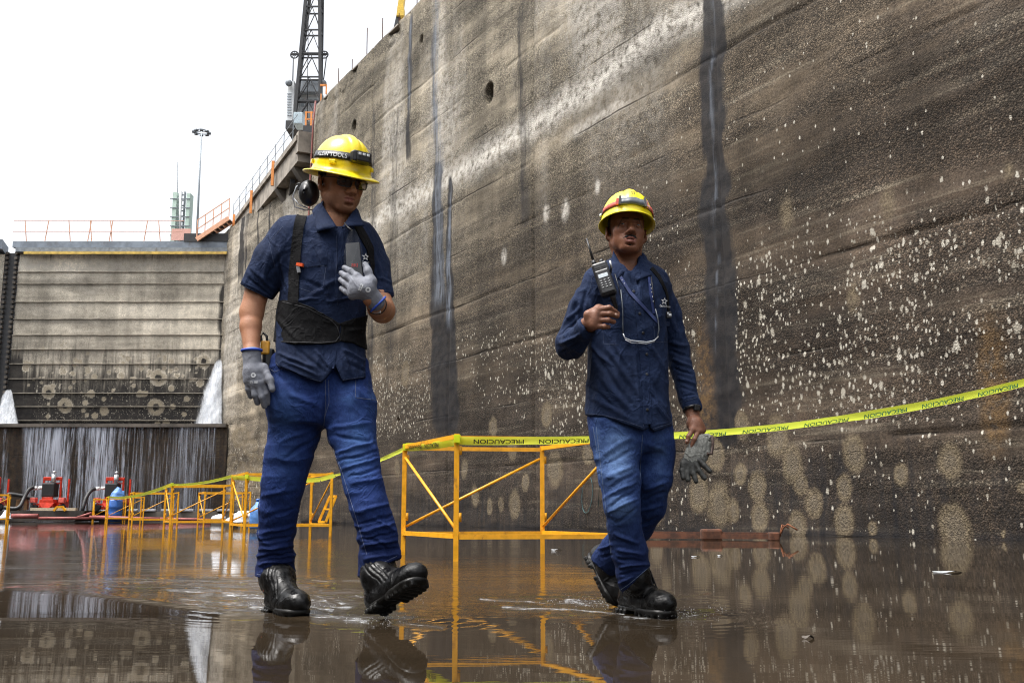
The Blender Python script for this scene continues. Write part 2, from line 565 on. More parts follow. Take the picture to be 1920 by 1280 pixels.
    col = t.mix(t.math('MULTIPLY', wn, 0.94), col, t.mix(t.rng(med, .4, .62), (0.020, 0.018, 0.018), (0.008, 0.008, 0.010)))
    rust = t.attr('rust').outputs['Fac']
    col = t.mix(t.math('MULTIPLY', rust, t.rng(t.noise(c, 5, 6, 0.75), 0.34, 0.62, 0, 0.75)), col, t.mix(t.rng(fine, .3, .7), (0.085, 0.046, 0.018), (0.19, 0.115, 0.045)))
    film = t.attr('film').outputs['Fac']
    fn = t.math('MULTIPLY', film, t.rng(t.noise(t.mapn(c, (9, 1, 0.9)), 1.0, 6, 0.7), 0.36, 0.6))
    col = t.mix(fn, col, (0.15, 0.17, 0.205))
    if spots:
        sd = t.attr('spotd').outputs['Fac']
        for sc, rmax, th, off in ((4.0, 0.235, 0.62, (0, 0, 0)), (7.6, 0.33, 0.70, (3, 1, 2)), (15.0, 0.36, 0.72, (5, 8, 1))):
            v = t.vor(t.mapn(c, (1.3, 1, 0.80), off), sc)
            rc = t.sep(v.outputs['Color'])
            on = t.math('GREATER_THAN', t.math('MULTIPLY', sd, rc[0]), 1 - th)
            rr = t.math('MULTIPLY', t.math('ADD', rc[1], 0.25), rmax)
            dd = t.math('ADD', v.outputs['Distance'], t.math('MULTIPLY', t.math('SUBTRACT', t.noise(c, sc * 3.0, 5, 0.7), 0.5), 0.62))
            m = t.math('MULTIPLY', on, t.rng(t.math('SUBTRACT', rr, dd), -0.02, 0.12))
            col = t.mix(t.math('MULTIPLY', m, 0.9), col, t.mix(rc[2], (0.24, 0.215, 0.17), (0.47, 0.44, 0.375)))
    rough = t.math('SUBTRACT', 0.94, t.math('MULTIPLY', wn, 0.16))
    hgt = t.math('ADD', t.math('MULTIPLY', t.math('SUBTRACT', 1.0, vg.outputs['Distance']), t.math('ADD', t.math('MULTIPLY', gb, 0.9), 0.12)),
                 t.math('ADD', t.math('MULTIPLY', fine, 0.35), t.math('MULTIPLY', med, 0.5)))
    hgt = t.math('SUBTRACT', hgt, t.math('MULTIPLY', ln, 1.2))
    nb = t.bump(hgt, t.math('SUBTRACT', 0.55, t.math('MULTIPLY', wn, 0.35)), 0.022)
    t.pri(color=col, rough=rough, normal=nb, spec=0.22)
    return t.m

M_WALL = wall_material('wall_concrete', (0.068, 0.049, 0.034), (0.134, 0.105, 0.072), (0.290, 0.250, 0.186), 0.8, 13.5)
M_CONC = simple('weathered_concrete', (0.25, 0.22, 0.185), 0.9, var=0.5, scale=1.4, bump=0.5, dirt=(0.07, 0.06, 0.05))
M_CONCD = simple('dark_concrete', (0.115, 0.10, 0.085), 0.9, var=0.55, scale=1.2, bump=0.5, dirt=(0.035, 0.03, 0.027))
M_STEELD = simple('dark_steel', (0.030, 0.031, 0.034), 0.6, var=0.4, scale=6)
M_STEELG = simple('grey_steel', (0.20, 0.225, 0.25), 0.55, var=0.3, scale=5, dirt=(0.10, 0.075, 0.05))
M_ORANGE = simple('orange_paint', (0.72, 0.26, 0.055), 0.5, var=0.2, scale=9)
M_ORANGEP = simple('glare_pale_orange', (0.74, 0.40, 0.25), 0.6, var=0.15, scale=9)  # orange made paler to paint in the sky glare on thin rails
M_YEL = simple('yellow_enamel', (0.80, 0.37, 0.012), 0.38, var=0.18, scale=14, dirt=(0.30, 0.12, 0.02), coat=0.1)
M_RUST = simple('rust', (0.095, 0.036, 0.018), 0.85, var=0.6, scale=9, bump=0.6, dirt=(0.04, 0.022, 0.015))
M_PALEG = simple('pale_green_panel', (0.47, 0.60, 0.52), 0.5, var=0.15, scale=3)
M_WHITEP = simple('white_paint', (0.72, 0.73, 0.73), 0.5, var=0.15, scale=6, dirt=(0.4, 0.4, 0.38))
M_RED = simple('red_paint', (0.56, 0.034, 0.011), 0.45, var=0.25, scale=8, dirt=(0.22, 0.03, 0.02))
M_PINK = simple('faded_red_pipe', (0.27, 0.075, 0.068), 0.6, var=0.25, scale=5)
M_BLK = simple('black_rubber', (0.018, 0.018, 0.020), 0.55, var=0.4, scale=20)
M_BLUE = simple('blue_plastic', (0.035, 0.13, 0.44), 0.4, var=0.2, scale=8)
M_TARP = simple('blue_tarp', (0.10, 0.24, 0.55), 0.5, var=0.3, scale=10, bump=0.5)
M_SACK = simple('white_sack', (0.66, 0.68, 0.72), 0.7, var=0.2, scale=14, bump=0.4)
M_WOOD = simple('old_timber', (0.22, 0.12, 0.055), 0.85, var=0.5, scale=6, bump=0.4)
M_BARGE = simple('barge_steel', (0.040, 0.033, 0.028), 0.65, var=0.6, scale=3, dirt=(0.09, 0.05, 0.03))
M_CHROME = simple('galvanised', (0.55, 0.57, 0.60), 0.35, metal=0.7, var=0.2, scale=10)

# ================================================================== the long lock wall
W0 = np.array([-7.587, 38.0]) - np.array([0.5123, -0.8588]) * 1.1; WD = np.array([0.5123, -0.8588]); WN = np.array([-0.8588, -0.5123])   # corner, along (towards camera), outward
WH = 16.95

def wall_sz(px, py):
    """photo pixel -> (s, z, metres per pixel) on the wall face"""
    d = ray(px, py)
    A = np.array([[d[0], -WD[0]], [d[1], -WD[1]]])
    t, s_ = np.linalg.solve(A, W0)
    return s_, HC + d[2] * t, t / FPX

ds = 0.05
ss = np.arange(0, 50.01, ds); zs = np.arange(-0.3, WH + 0.001, 0.05)
S_, Z_ = np.meshgrid(ss, zs, indexing='ij')
S_ = S_.ravel(); Z_ = Z_.ravel()
Wp = np.stack([W0[0] + WD[0] * S_, W0[1] + WD[1] * S_, Z_], 1)
wpx, wpy = proj(Wp)
behind = Wp[:, 1] < 0.5

def line_z(pts):
    """polyline of photo pixels on the wall -> z as function of s"""
    q = np.array([wall_sz(*p)[:2] for p in pts]); q = q[np.argsort(q[:, 0])]
    return np.interp(S_, q[:, 0], q[:, 1])

patch = np.zeros(len(S_)); wet = np.zeros(len(S_)); pale = np.zeros(len(S_)); spotd = np.zeros(len(S_)); film = np.zeros(len(S_)); rust = np.zeros(len(S_))
# round washed patches low on the wall (centre px, vertical radius px)
for cx, cy, ry in [(1600, 850, 42), (1582, 915, 26), (1583, 975, 36), (1487, 868, 42), (1500, 905, 26), (1780, 862, 44), (1525, 945, 34), (1790, 990, 48),
                   (1690, 890, 24), (1388, 890, 24), (1420, 912, 34), (1375, 958, 24), (1425, 965, 30), (1350, 945, 44), (1455, 820, 40), (1392, 800, 36),
                   (1310, 925, 40), (1495, 985, 30), (1635, 990, 14), (1880, 1000, 10), (1918, 915, 14), (1040, 880, 36), (870, 880, 22), (965, 945, 32), (940, 945, 18),
                   (918, 948, 20), (1025, 780, 26), (925, 800, 24), (745, 880, 18), (1100, 850, 26), (985, 905, 20), (960, 840, 26), (890, 930, 24), (760, 700, 26),
                   (1020, 1000, 14), (1245, 905, 22), (1230, 960, 26), (1340, 850, 34)]:
    s0, z0, mp = wall_sz(cx, cy)
    r = ry * mp * 0.90
    q = np.hypot((S_ - s0) * 1.28, (Z_ - z0) * 0.95) / r
    q = q + fbm(np.stack([S_ * 1.6, Z_ * 1.6], 1) + cx, 3, 3) * 0.30
    patch = np.maximum(patch, np.clip(1.15 - q, 0, 1))
# pale smears higher up
for cx, cy, ry in [(1600, 560, 30), (1475, 400, 36), (1665, 380, 34), (1890, 320, 20)]:
    s0, z0, mp = wall_sz(cx, cy); r = ry * mp
    q = np.hypot((S_ - s0) * 1.5, (Z_ - z0) * 0.8) / r
    patch = np.maximum(patch, 0.45 * np.clip(1.1 - q, 0, 1))
# wet streaks running down: (px, py) top, (px, py) bottom, half width px
def streak(arr, top, bot, w0_, w1_, val=1.0, soft=0.6):
    s0, z0, m0 = wall_sz(*top); s1, z1, m1 = wall_sz(*bot)
    t = np.clip((z0 - Z_) / (z0 - z1), 0, 1)
    w = (w0_ * m0 * (1 - t) + w1_ * m1 * t) * 1.9
    sc = s0 + (s1 - s0) * t
    sc = sc + fbm(np.stack([Z_ * 0.7, Z_ * 0 + s0], 1), 3, 5) * 0.16
    w = w * (1 + 0.5 * fbm(np.stack([Z_ * 1.1, np.sign(S_ - sc) * 3.3 + s0], 1), 4, 15))
    m = sstep(1 + soft, 1 - soft, np.abs(S_ - sc) / w) * sstep(z0 + 0.4, z0 - 0.6, Z_) * sstep(z1 - 0.4, z1 + 0.2, Z_)
    np.maximum(arr, m * val, out=arr)
streak(wet, (818, 300), (826, 800), 7, 19, 1.2, 0.95)
streak(wet, (813, 40), (820, 420), 5, 8, 0.45, 0.95)
streak(wet, (842, 330), (846, 800), 3, 11, 1.3, 0.95)
streak(wet, (770, 20), (765, 300), 5, 6, 0.6)
streak(wet, (973, 0), (985, 420), 9, 10, 0.45, 0.95)
streak(wet, (1331, -60), (1350, 820), 10, 22, 1.45, 0.9)
streak(wet, (740, 200), (735, 700), 10, 16, 0.35)
streak(wet, (700, 200), (690, 950), 6, 14, 0.45)
streak(film, (815, -10), (824, 560), 5, 10, 0.7, 0.9)
streak(film, (770, 20), (766, 200), 3, 3, 0.6, 0.8)
streak(film, (842, 340), (843, 600), 1.5, 4.5, 0.8)
streak(film, (1331, -60), (1337, 420), 2.0, 1.2, 0.5, 0.7)
streak(film, (1333, 120), (1344, 640), 0.9, 0.9, 0.5, 0.5)
streak(rust, (1316, 610), (1322, 790), 8, 12, 0.9)
streak(rust, (1850, 590), (1860, 830), 14, 12, 0.9)
# dark moist base
wet = np.maximum(wet, 0.42 * sstep(1.9, 0.2, Z_ + 0.9 * fbm(np.stack([S_ * .35, Z_ * .6], 1), 4, 9)))
wet = np.maximum(wet, 0.6 * sstep(0.35, -0.05, Z_ + 0.15 * fbm(np.stack([S_, Z_], 1), 3, 2)))
# pale horizontal band of efflorescence
zb = line_z([(1310, 15), (1010, 225), (850, 340), (700, 420)])
wob = 0.35 * fbm(np.stack([S_ * 0.5, Z_ * 0], 1), 3, 4)
pale = np.maximum(pale, 1.15 * np.exp(-((Z_ - zb - wob) / 0.40) ** 2) * sstep(30, 27, S_))
zb2 = line_z([(1180, 185), (1080, 245)])
s0 = wall_sz(1180, 185)[0]; s1 = wall_sz(1060, 260)[0]
pale = np.maximum(pale, 0.8 * np.exp(-((Z_ - zb2) / 0.16) ** 2) * sstep(s0 + .6, s0 - .4, S_) * sstep(s1 - .5, s1 + .6, S_))
pale = np.maximum(pale, 0.6 * sstep(0.05, 0.55, fbm(np.stack([S_ * .5, Z_ * .10], 1), 4, 31)) * sstep(6, 12, Z_))
for cx, cy, ry in [(1025, 400, 10), (1060, 395, 12), (945, 480, 9), (1120, 350, 8)]:
    s0, z0, mp = wall_sz(cx, cy); pale = np.maximum(pale, np.clip(1.6 - np.hypot((S_ - s0) * 1.6, Z_ - z0) / (ry * mp * 1.4), 0, 1))
# density of the barnacle-white spots, by height band and bay
ztop = line_z([(2300, 180), (1900, 300), (1650, 395), (1390, 450), (1340, 540), (1100, 640), (1000, 600), (870, 620), (700, 650)])
zbot = line_z([(2300, 800), (1900, 740), (1400, 740), (1000, 800), (700, 800)])
nz = fbm(np.stack([S_ * 0.8, Z_ * 0.8], 1), 3, 12)
spotd = sstep(ztop + 0.5, ztop - 0.6, Z_ + nz * 0.8) * (0.22 + 0.78 * sstep(zbot - 0.9, zbot + 0.3, Z_))
spotd = spotd * (0.72 + 0.55 * nz)
spotd *= 1 - 0.32 * sstep(20, 13, S_)
spotd *= 0.60 + 0.66 * sstep(-.25, .45, fbm(np.stack([S_ * 0.55 + 9, Z_ * 0.55], 1), 4, 63))
spotd = np.maximum(spotd, (0.30 + 0.035 * sstep(6, 3, Z_)) * sstep(15, 22, S_))
spotd *= (1 - 0.85 * sstep(0.3, 0.7, wet) * sstep(1.2, 2.2, Z_)) * (1 - 0.9 * sstep(0.1, 0.3, patch))
spotd = np.clip(spotd, 0, 1.1)
wet *= 1 - 0.92 * sstep(0.08, 0.22, patch)
shift = 4.2 * sstep(16, 31, S_) - 2.0 * sstep(14, 4, S_)
# relief
D = 0.030 * fbm(np.stack([S_ * 1.3, Z_ * 1.3], 1), 5, 1) + 0.020 * fbm(np.stack([S_ * 0.25, Z_ * 2.0], 1), 4, 8)
kz = np.abs(((Z_ + 0.06 * fbm(np.stack([S_ * .6, Z_ * .3], 1), 3, 6)) / 1.55) % 1.0 - 0.5) * 1.55
D -= 0.035 * np.exp(-((0.775 - kz) / 0.035) ** 2) * sstep(0.0, 0.35, fbm(np.stack([S_ * 0.35, np.round(Z_ / 1.55) * 7.7], 1), 3, 44))
for sj in [wall_sz(842, 500)[0], wall_sz(1000, 400)[0], wall_sz(1352, 500)[0], wall_sz(690, 500)[0]]:     # vertical joints
    D -= 0.05 * np.exp(-((S_ - sj) / 0.05) ** 2)
def hole(cx, cy, ry, depth):
    global D
    s0, z0, mp = wall_sz(cx, cy); r = ry * mp
    q = np.hypot((S_ - s0) * 1.25 + 0.1 * (Z_ - z0), (Z_ - z0)) / r + 0.12 * fbm(np.stack([S_ * 5, Z_ * 5], 1), 2, 5)
    D -= depth * sstep(1.05, 0.8, q)
hole(917, 174, 20, 0.9); hole(663, 238, 12, 0.7); hole(790, 75, 9, 0.3); hole(747, 787, 5, 0.2)
# crumbling coping
D -= 0.12 * sstep(WH - 0.9, WH, Z_) * sstep(0.05, 0.5, fbm(np.stack([S_ * 1.0, Z_ * 1.0], 1), 4, 77)) * 2
V = np.stack([S_, D, Z_], 1)                     # local: x along, y outward(+), z up
ang = math.atan2(WD[1], WD[0])
# local +y must be the outward normal: rotate x->WD gives y-> (-WD[1], WD[0]) = (0.8588, 0.5123) = inward, so flip y
V[:, 1] *= -1
lw = empty('lock_wall', (W0[0], W0[1], 0), 'tall weathered concrete lock chamber wall filling the right side, with white specks and dark wet streaks', 'wall')
fc = mesh_np('wall_face', V, grid_faces(len(ss), len(zs)), M_WALL, attrs=dict(patch=patch, wet=wet, pale=pale, spotd=spotd, film=film, rust=rust, shift=shift))
fc.location = (0, 0, 0); fc.parent = lw; fc.rotation_euler = (0, 0, ang)
def wl(s, out, z):
    return np.array([W0[0] + WD[0] * s + WN[0] * out, W0[1] + WD[1] * s + WN[1] * out, z])
# deck and body behind the face
m = MB()
for (a, b, z0, z1, o0, o1) in [(0, 50, -0.3, WH - 0.02, -9.0, -0.95)]:
    c = wl((a + b) / 2, (o0 + o1) / 2, (z0 + z1) / 2)
    m.box(c, (b - a, o1 - o0, z1 - z0), rz=ang)
m.box(wl(25, -0.5, WH + 0.0), (50, 0.94, 0.06), rz=ang)
m.box(wl(0.06, -0.52, 8.3), (0.1, 0.9, 17.0), rz=ang)
m.build('wall_body', M_CONC, lw)
# thin drain pipe hanging at the corner
m = MB(); x0 = P(592, 205, 37.7)
m.tube([wl(0.4, 0.12, WH + 0.05), wl(0.25, 0.14, WH - 1), wl(0.1, 0.13, 13.5), wl(0.12, 0.15, 10.5), wl(0.05, 0.13, 8)], 0.036, 6)
m.build('drain_pipe', simple('dull_red_hose', (0.26, 0.085, 0.075), .7, var=.3, scale=4), lw)
# starter bars along the top
m = MB()
for s_ in np.arange(2, 16, 1.45): m.bar(wl(s_, -0.25, WH), wl(s_ + 0.05, -0.22, WH + 1.0 + 0.4 * math.sin(s_ * 3)), 0.03)
m.build_each('starter_bar', M_RUST, lw)
# bits of turquoise paint near the water: the letters ON
def text_mesh(body, size, font_ext=0.0, bold=0.0):
    cu = bpy.data.curves.new('text', 'FONT'); cu.body = body; cu.size = size; cu.align_x = 'CENTER'; cu.align_y = 'CENTER'
    cu.extrude = font_ext; cu.resolution_u = 3; cu.offset = bold
    o = bpy.data.objects.new('text', cu); COL.objects.link(o)
    dg = bpy.context.evaluated_depsgraph_get(); dg.update()
    me = bpy.data.meshes.new_from_object(o.evaluated_get(dg))
    V = np.array([v.co[:] for v in me.vertices]); F = [list(p.vertices) for p in me.polygons]
    bpy.data.objects.remove(o); bpy.data.curves.remove(cu); bpy.data.meshes.remove(me)
    return V, F
M_TEAL = simple('turquoise_spray_paint', (0.05, 0.115, 0.12), 0.8, var=0.6, scale=14)
s0, z0, mp = wall_sz(1103, 927); s1, z1, _ = wall_sz(1128, 917)
m = MB()
k = 28
m.tube([wl(s0 + 0.20 * math.sin(a) * 1.0 + 0.06 * math.cos(a), 0.03, z0 + 0.40 * math.cos(a)) for a in np.linspace(0, 2 * math.pi, k, endpoint=False)], 0.008, 6, closed=True)
m.tube([wl(s1 - 0.06, 0.045, z1 - 0.36), wl(s1, 0.045, z1 + 0.36), wl(s1 + 0.22, 0.045, z1 - 0.34), wl(s1 + 0.30, 0.045, z1 + 0.36)], 0.008, 6)
m.build('graffiti', M_TEAL, lw)

# opposite wall of the same lock chamber, 33 m across (left of the photo, out of frame): it shuts off the low sky on that side
ow = empty('lock_wall', (W0[0] + WN[0] * 33, W0[1] + WN[1] * 33, 0), 'opposite lock chamber wall, plain concrete, beyond the left edge of the photo', 'wall')
m = MB(); c_ = wl(25, 34.5, WH / 2); m.box(c_, (105, 3.0, WH), rz=ang); m.build('wall_body', M_CONCD, ow)
m = MB(); m.box(wl(25, 34.4, WH + 0.15), (105, 3.4, 0.3), rz=ang); m.build('coping', M_CONC, ow)

# ================================================================== recess wall, walkway ledge and its fittings (beyond the corner)
LA = np.array([-9.05, 39.6]); LB = np.array([-14.9, 51.5])
LD = (LB - LA) / np.linalg.norm(LB - LA); LN = np.array([LD[1], -LD[0]])
if LN[0] > 0: LN = -LN
def ll(t, out, z): return np.array([LA[0] + LD[0] * t + LN[0] * out, LA[1] + LD[1] * t + LN[1] * out, z])
LL = float(np.linalg.norm(LB - LA)); lang = math.atan2(LD[1], LD[0]); LZ = 15.75
# recessed face: textured grid
RA = np.array([-8.1, 39.5]); RB = np.array([-15.6, 51.5]); RD = (RB - RA) / np.linalg.norm(RB - RA)
us = np.arange(0, np.linalg.norm(RB - RA), 0.07); vz = np.arange(-0.3, 15.0, 0.07)
U_, Vz = [q.ravel() for q in np.meshgrid(us, vz, indexing='ij')]
rp = np.stack([RA[0] + RD[0] * U_, RA[1] + RD[1] * U_, Vz], 1)
rpx, rpy = proj(rp)
dR = 0.05 * fbm(np.stack([U_, Vz], 1) * 1.2, 4, 21) + 0.05 * fbm(np.stack([U_ * .3, Vz * 2], 1), 3, 22)
a_p = np.zeros(len(U_)); a_w = np.zeros(len(U_)); a_pl = np.zeros(len(U_))
for cx, cy, ry in [(452, 818, 22), (437, 862, 14), (470, 840, 18), (455, 880, 16), (430, 875, 12), (480, 870, 20), (620, 855, 24), (640, 880, 20), (600, 830, 20), (450, 905, 16), (485, 905, 14), (690, 860, 16)]:
    q = np.hypot((rpx - cx) * 1.25, rpy - cy) / ry + 0.3 * fbm(np.stack([U_ * 2, Vz * 2], 1) + cx, 2, 4)
    a_p = np.maximum(a_p, np.clip(1.15 - q, 0, 1))
a_pl = 0.7 * sstep(0, 0.5, fbm(np.stack([U_ * .6, Vz * .14], 1), 4, 40)) * sstep(3, 8, Vz)
a_w = np.maximum(0.7 * sstep(428, 415, rpx) * sstep(780, 830, rpy), 0.45 * sstep(1.2, 0.1, Vz))
a_w = np.maximum(a_w, 0.7 * sstep(0.1, 0.5, fbm(np.stack([U_ * 1.2, Vz * .1], 1), 3, 55)) * sstep(9.5, 13, Vz))
rw = np.stack([U_, dR, Vz], 1); rang = math.atan2(RD[1], RD[0])
M_WALL2 = wall_material('recess_concrete', (0.16, 0.125, 0.09), (0.29, 0.245, 0.18), (0.40, 0.35, 0.275), 0.5, 10.0)
ro = empty('recess_wall', (RA[0], RA[1], 0), 'lighter set back concrete wall between the corner and the gate, under the walkway ledge', 'wall')
f2 = mesh_np('recess_face', rw, grid_faces(len(us), len(vz))[:, ::-1], M_WALL2, attrs=dict(patch=a_p, wet=a_w, pale=a_pl, spotd=0.5 * sstep(6, 3, Vz), film=0 * U_, rust=0 * U_))
f2.parent = ro; f2.location = (0, 0, 0); f2.rotation_euler = (0, 0, rang)
m = MB()
rm = RA + RD * LL * 0.55
RN = np.array([RD[1], -RD[0]]); RN = -RN if RN[0] < 0 else RN
m.box((rm[0] + RN[0] * 5.2, rm[1] + RN[1] * 5.2, 7.4), (17.6, 10, 14.9), rz=rang)
m.build('wall_body', M_CONC, ro)

lo = empty('walkway_ledge', (LA[0], LA[1], 0), 'concrete cantilevered walkway ledge with dark soffit jutting from the wall beside the gate', 'ledge')
m = MB()
m.box(ll(LL / 2, -1.6, LZ - 0.55), (LL + 1.0, 3.2, 1.1), rz=lang)          # deep edge slab
m.box(ll(LL / 2, 0.06, LZ - 0.12), (LL + 1.1, 0.12, 0.24), rz=lang)       # nosing
m.build('slab', M_CONC, lo)
for k, t_ in enumerate(np.linspace(0.4, LL - 0.5, 5)):
    m = MB()
    pr = [(0.0, LZ - 1.1), (-0.25, LZ - 1.45), (-2.0, LZ - 3.6), (-2.8, LZ - 3.6), (-2.8, LZ - 1.1)]
    vs = [ll(t_ - 0.22, o_, z_) for o_, z_ in pr] + [ll(t_ + 0.22, o_, z_) for o_, z_ in pr]
    n_ = len(pr)
    m.add(vs, [list(range(n_)), list(range(2 * n_ - 1, n_ - 1, -1))] + [[i, i + n_, (i + 1) % n_ + n_, (i + 1) % n_] for i in range(n_)])
    m.build('bracket', M_CONCD, lo)
m = MB()
m.bar(ll(0.3, -0.9, LZ - 1.35), ll(LL - 0.5, -0.9, LZ - 1.35), 0.22)
m.bar(ll(0.3, -1.9, LZ - 1.5), ll(LL - 0.5, -1.9, LZ - 1.5), 0.18)
m.bar(ll(1.5, -0.3, LZ - 1.3), ll(LL * .62, -1.7, LZ - 2.5), 0.2)
m.build_each('soffit_beam', M_STEELD, lo)
for t_ in (3.4, 8.0, 12.4):
    m = MB(); m.bar(ll(t_, 0.16, LZ - 1.0), ll(t_, 0.16, LZ + 0.15), 0.12, 0.10); m.build('rail_post', M_ORANGE, lo)
m = MB()
for zz in (0.5, 0.95): m.bar(ll(-0.4, 0.05, LZ + zz), ll(LL, 0.05, LZ + zz), 0.018)
for t_ in np.linspace(0.3, LL, 9): m.bar(ll(t_, 0.05, LZ), ll(t_, 0.05, LZ + 1.0), 0.03)
m.build_each('guard_wire', M_STEELG, lo)
# end block where the ledge meets the main wall
m = MB(); m.box(ll(-0.5, -0.9, LZ - 0.30), (0.4, 1.9, 0.9), rz=lang)
m.build('end_block', M_CONC, lo)

# ================================================================== mitre gate
GY = 50.5
GL = P(46, 470, GY); GRt = P(428, 470, GY); GB = P(220, 800, GY)
gz0, gz1 = GB[2], 13.75
gx0, gx1 = GL[0] - 0.25, GRt[0] + 0.3
gu = np.arange(gx0, gx1, 0.06); gv = np.arange(gz0, gz1, 0.06)
U_, Vz = [q.ravel() for q in np.meshgrid(gu, gv, indexing='ij')]
gp = np.stack([U_, np.full_like(U_, GY), Vz], 1); gpx, gpy = proj(gp)
a_p = np.zeros(len(U_)); a_w = np.zeros(len(U_)); a_ring = np.zeros(len(U_))
random.seed(11)
plist = [(91, 735, 21), (122, 760, 22), (297, 708, 27), (292, 763, 28), (382, 677, 27), (171, 738, 13), (160, 755, 10), (195, 770, 17), (195, 748, 9), (177, 706, 11), (227, 704, 12),
         (262, 738, 9), (271, 738, 9), (321, 728, 11), (350, 748, 11), (345, 776, 9), (375, 718, 10), (178, 779, 10), (163, 778, 7), (90, 780, 6), (312, 792, 12), (295, 795, 8), (136, 700, 10), (165, 693, 12), (118, 696, 10),
         (99, 724, 8), (132, 726, 7), (310, 792, 9), (324, 762, 7), (250, 723, 6), (212, 731, 6), (322, 678, 10), (240, 672, 8), (280, 696, 8), (142, 675, 8), (150, 678, 10), (48, 690, 9), (50, 680, 8), (320, 695, 6), (330, 692, 6)]
for _ in range(110): plist.append((random.uniform(50, 400), random.gauss(690, 30), random.uniform(2, 6)))
for cx, cy, ry in plist:
    big = ry > 20; ry = (ry * .54 if ry > 12 else ry * .62) * (0.75 + 0.5 * ((cx * 7.31 + cy * 3.7) % 1.0))
    rr = np.hypot(gpx - cx, gpy - cy) / ry
    q = rr + 0.22 * fbm(np.stack([U_ * 3, Vz * 3], 1) + cx, 2, 4)
    a_p = np.maximum(a_p, np.clip(1.1 - q, 0, 1) if big else 0.42 * (np.clip(1.1 - q, 0, 1) > 0.12) * np.clip((1.1 - q) * 4, 0, 1))
    if big: a_w = np.maximum(a_w, 0.9 * sstep(0.42, 0.28, q))
zl = 690 + 22 * fbm(np.stack([U_ * 0.35, Vz * 0.3], 1), 4, 6)
a_w = np.maximum(a_w, 0.68 * sstep(zl - 95, zl + 60, gpy))
edge = sstep(408 - 0.0 * gpy, 428, gpx + 26 * sstep(520, 800, gpy) + 6 * vnoise(np.stack([U_, Vz * 1.2], 1), 3))
a_w = np.maximum(a_w, edge * sstep(500, 560, gpy) * 1.0)
a_w = np.maximum(a_w, sstep(52, 38, gpx) * sstep(640, 700, gpy) * 1.0)
a_w = np.maximum(a_w, 0.35 * sstep(500, 470, gpy))
a_pl = 0.55 * sstep(520, 500, gpy) * sstep(480, 495, gpy) + 0.3 * sstep(-.1, .5, fbm(np.stack([U_ * .5, Vz * 1.5], 1), 3, 9)) * sstep(640, 560, gpy)
a_p2 = a_p * sstep(600, 680, gpy)
for cx, cy, ry in plist:
    big = ry > 20; ry = (ry * .54 if ry > 12 else ry * .62) * (0.75 + 0.5 * ((cx * 7.31 + cy * 3.7) % 1.0))
    rr = np.hypot(gpx - cx, gpy - cy) / ry
    a_w = np.where((rr < 1.02) & (rr > (.40 if big else -1)), a_w * .08, a_w)
dG = 0.012 * fbm(np.stack([U_, Vz], 1) * 2, 3, 5)
glines = [510, 532, 566, 598, 628, 655, 682, 710, 737, 762, 788]
M_GATE = wall_material('gate_skin', (0.22, 0.19, 0.15), (0.54, 0.485, 0.39), (0.68, 0.62, 0.51), 4.6, 8.5, spots=True, lift=40.0, gravel=0.15, tanc=((0.16, 0.135, 0.095), (0.36, 0.31, 0.225)))
mg = empty('mitre_gate', (gx1, GY, gz0), 'large beige lock gate leaf with ring shaped stains and an orange railed walkway on top', 'lock gate')
go = mesh_np('skin', np.stack([U_, GY - dG, Vz], 1), grid_faces(len(gu), len(gv)), M_GATE, mg,
             attrs=dict(patch=a_p2, wet=a_w, pale=a_pl, spotd=0.45 * sstep(680, 720, gpy) * sstep(52, 70, gpx), film=0 * U_, rust=0 * U_))
m = MB(); m.box(((gx0 + gx1) / 2, GY + 0.8, (gz0 + gz1) / 2), (gx1 - gx0 - 0.02, 1.4, gz1 - gz0 - 0.02)); m.build('gate_body', M_CONCD, mg)
for py in glines:
    z_ = P(220, py, GY)[2]
    m = MB(); m.box(((gx0 + gx1) / 2, GY - 0.03, z_), (gx1 - gx0, 0.07, 0.035)); m.build('girder', simple('girder_paint', (0.30, 0.27, 0.22), 0.8, var=0.5, scale=2.5) if py == glines[0] else bpy.data.materials['girder_paint'], mg)
# cap beam, yellow strip, walkway
m = MB(); m.box(((gx0 + gx1) / 2, GY + 0.4, gz1 + 0.11), (gx1 - gx0 + 0.1, 1.5, 0.22)); m.build('cap_beam', M_STEELG, mg)
m = MB(); m.box(((gx0 + gx1) / 2 + 0.1, GY - 0.42, gz1 - 0.10), (gx1 - gx0 - 0.7, 0.10, 0.13)); m.build('fender_strip', simple('worn_yellow_strip', (0.62, 0.42, 0.09), 0.6, var=0.4, scale=3, dirt=(0.35, 0.18, 0.06)), mg)
m = MB(); m.box(((gx0 + gx1) / 2, GY + 0.5, gz1 + 0.40), (gx1 - gx0 + 0.5, 1.6, 0.32)); m.build('walkway', simple('blue_grey_steel', (0.20, 0.235, 0.28), 0.55, var=0.3, scale=2, dirt=(0.11, 0.10, 0.10)), mg)
zt = gz1 + 0.56
for k, px_ in enumerate([55, 85, 137, 165, 177, 205, 215, 270, 305]):
    m = MB(); a = P(px_, 460, GY); lean = 0.22 if k % 2 else -0.18
    m.bar((a[0], GY - 0.2, zt - 0.5), (a[0] + lean, GY - 0.3, zt + 1.12), 0.038); m.bar((a[0], GY - 0.22, zt - 0.55), (a[0], GY - 0.22, zt - 0.2), 0.09)
    m.build('rail_post', M_ORANGEP, mg)
m = MB()
for zz in (0.5, 1.1): m.bar((gx0 - 0.3, GY - 0.3, zt + zz), (gx1 - 2.6, GY - 0.3, zt + zz), 0.025)
m.build_each('rail_wire', simple('pale_orange_cable', (0.62, 0.34, 0.26), 0.6), mg)
m = MB()
m.box((P(337, 440, GY)[0], GY + 0.2, zt + 0.5), (1.0, 0.06, 0.62)); m.build('safety_screen', simple('salmon_mesh', (0.70, 0.40, 0.33), 0.7, var=0.3, scale=30), mg)
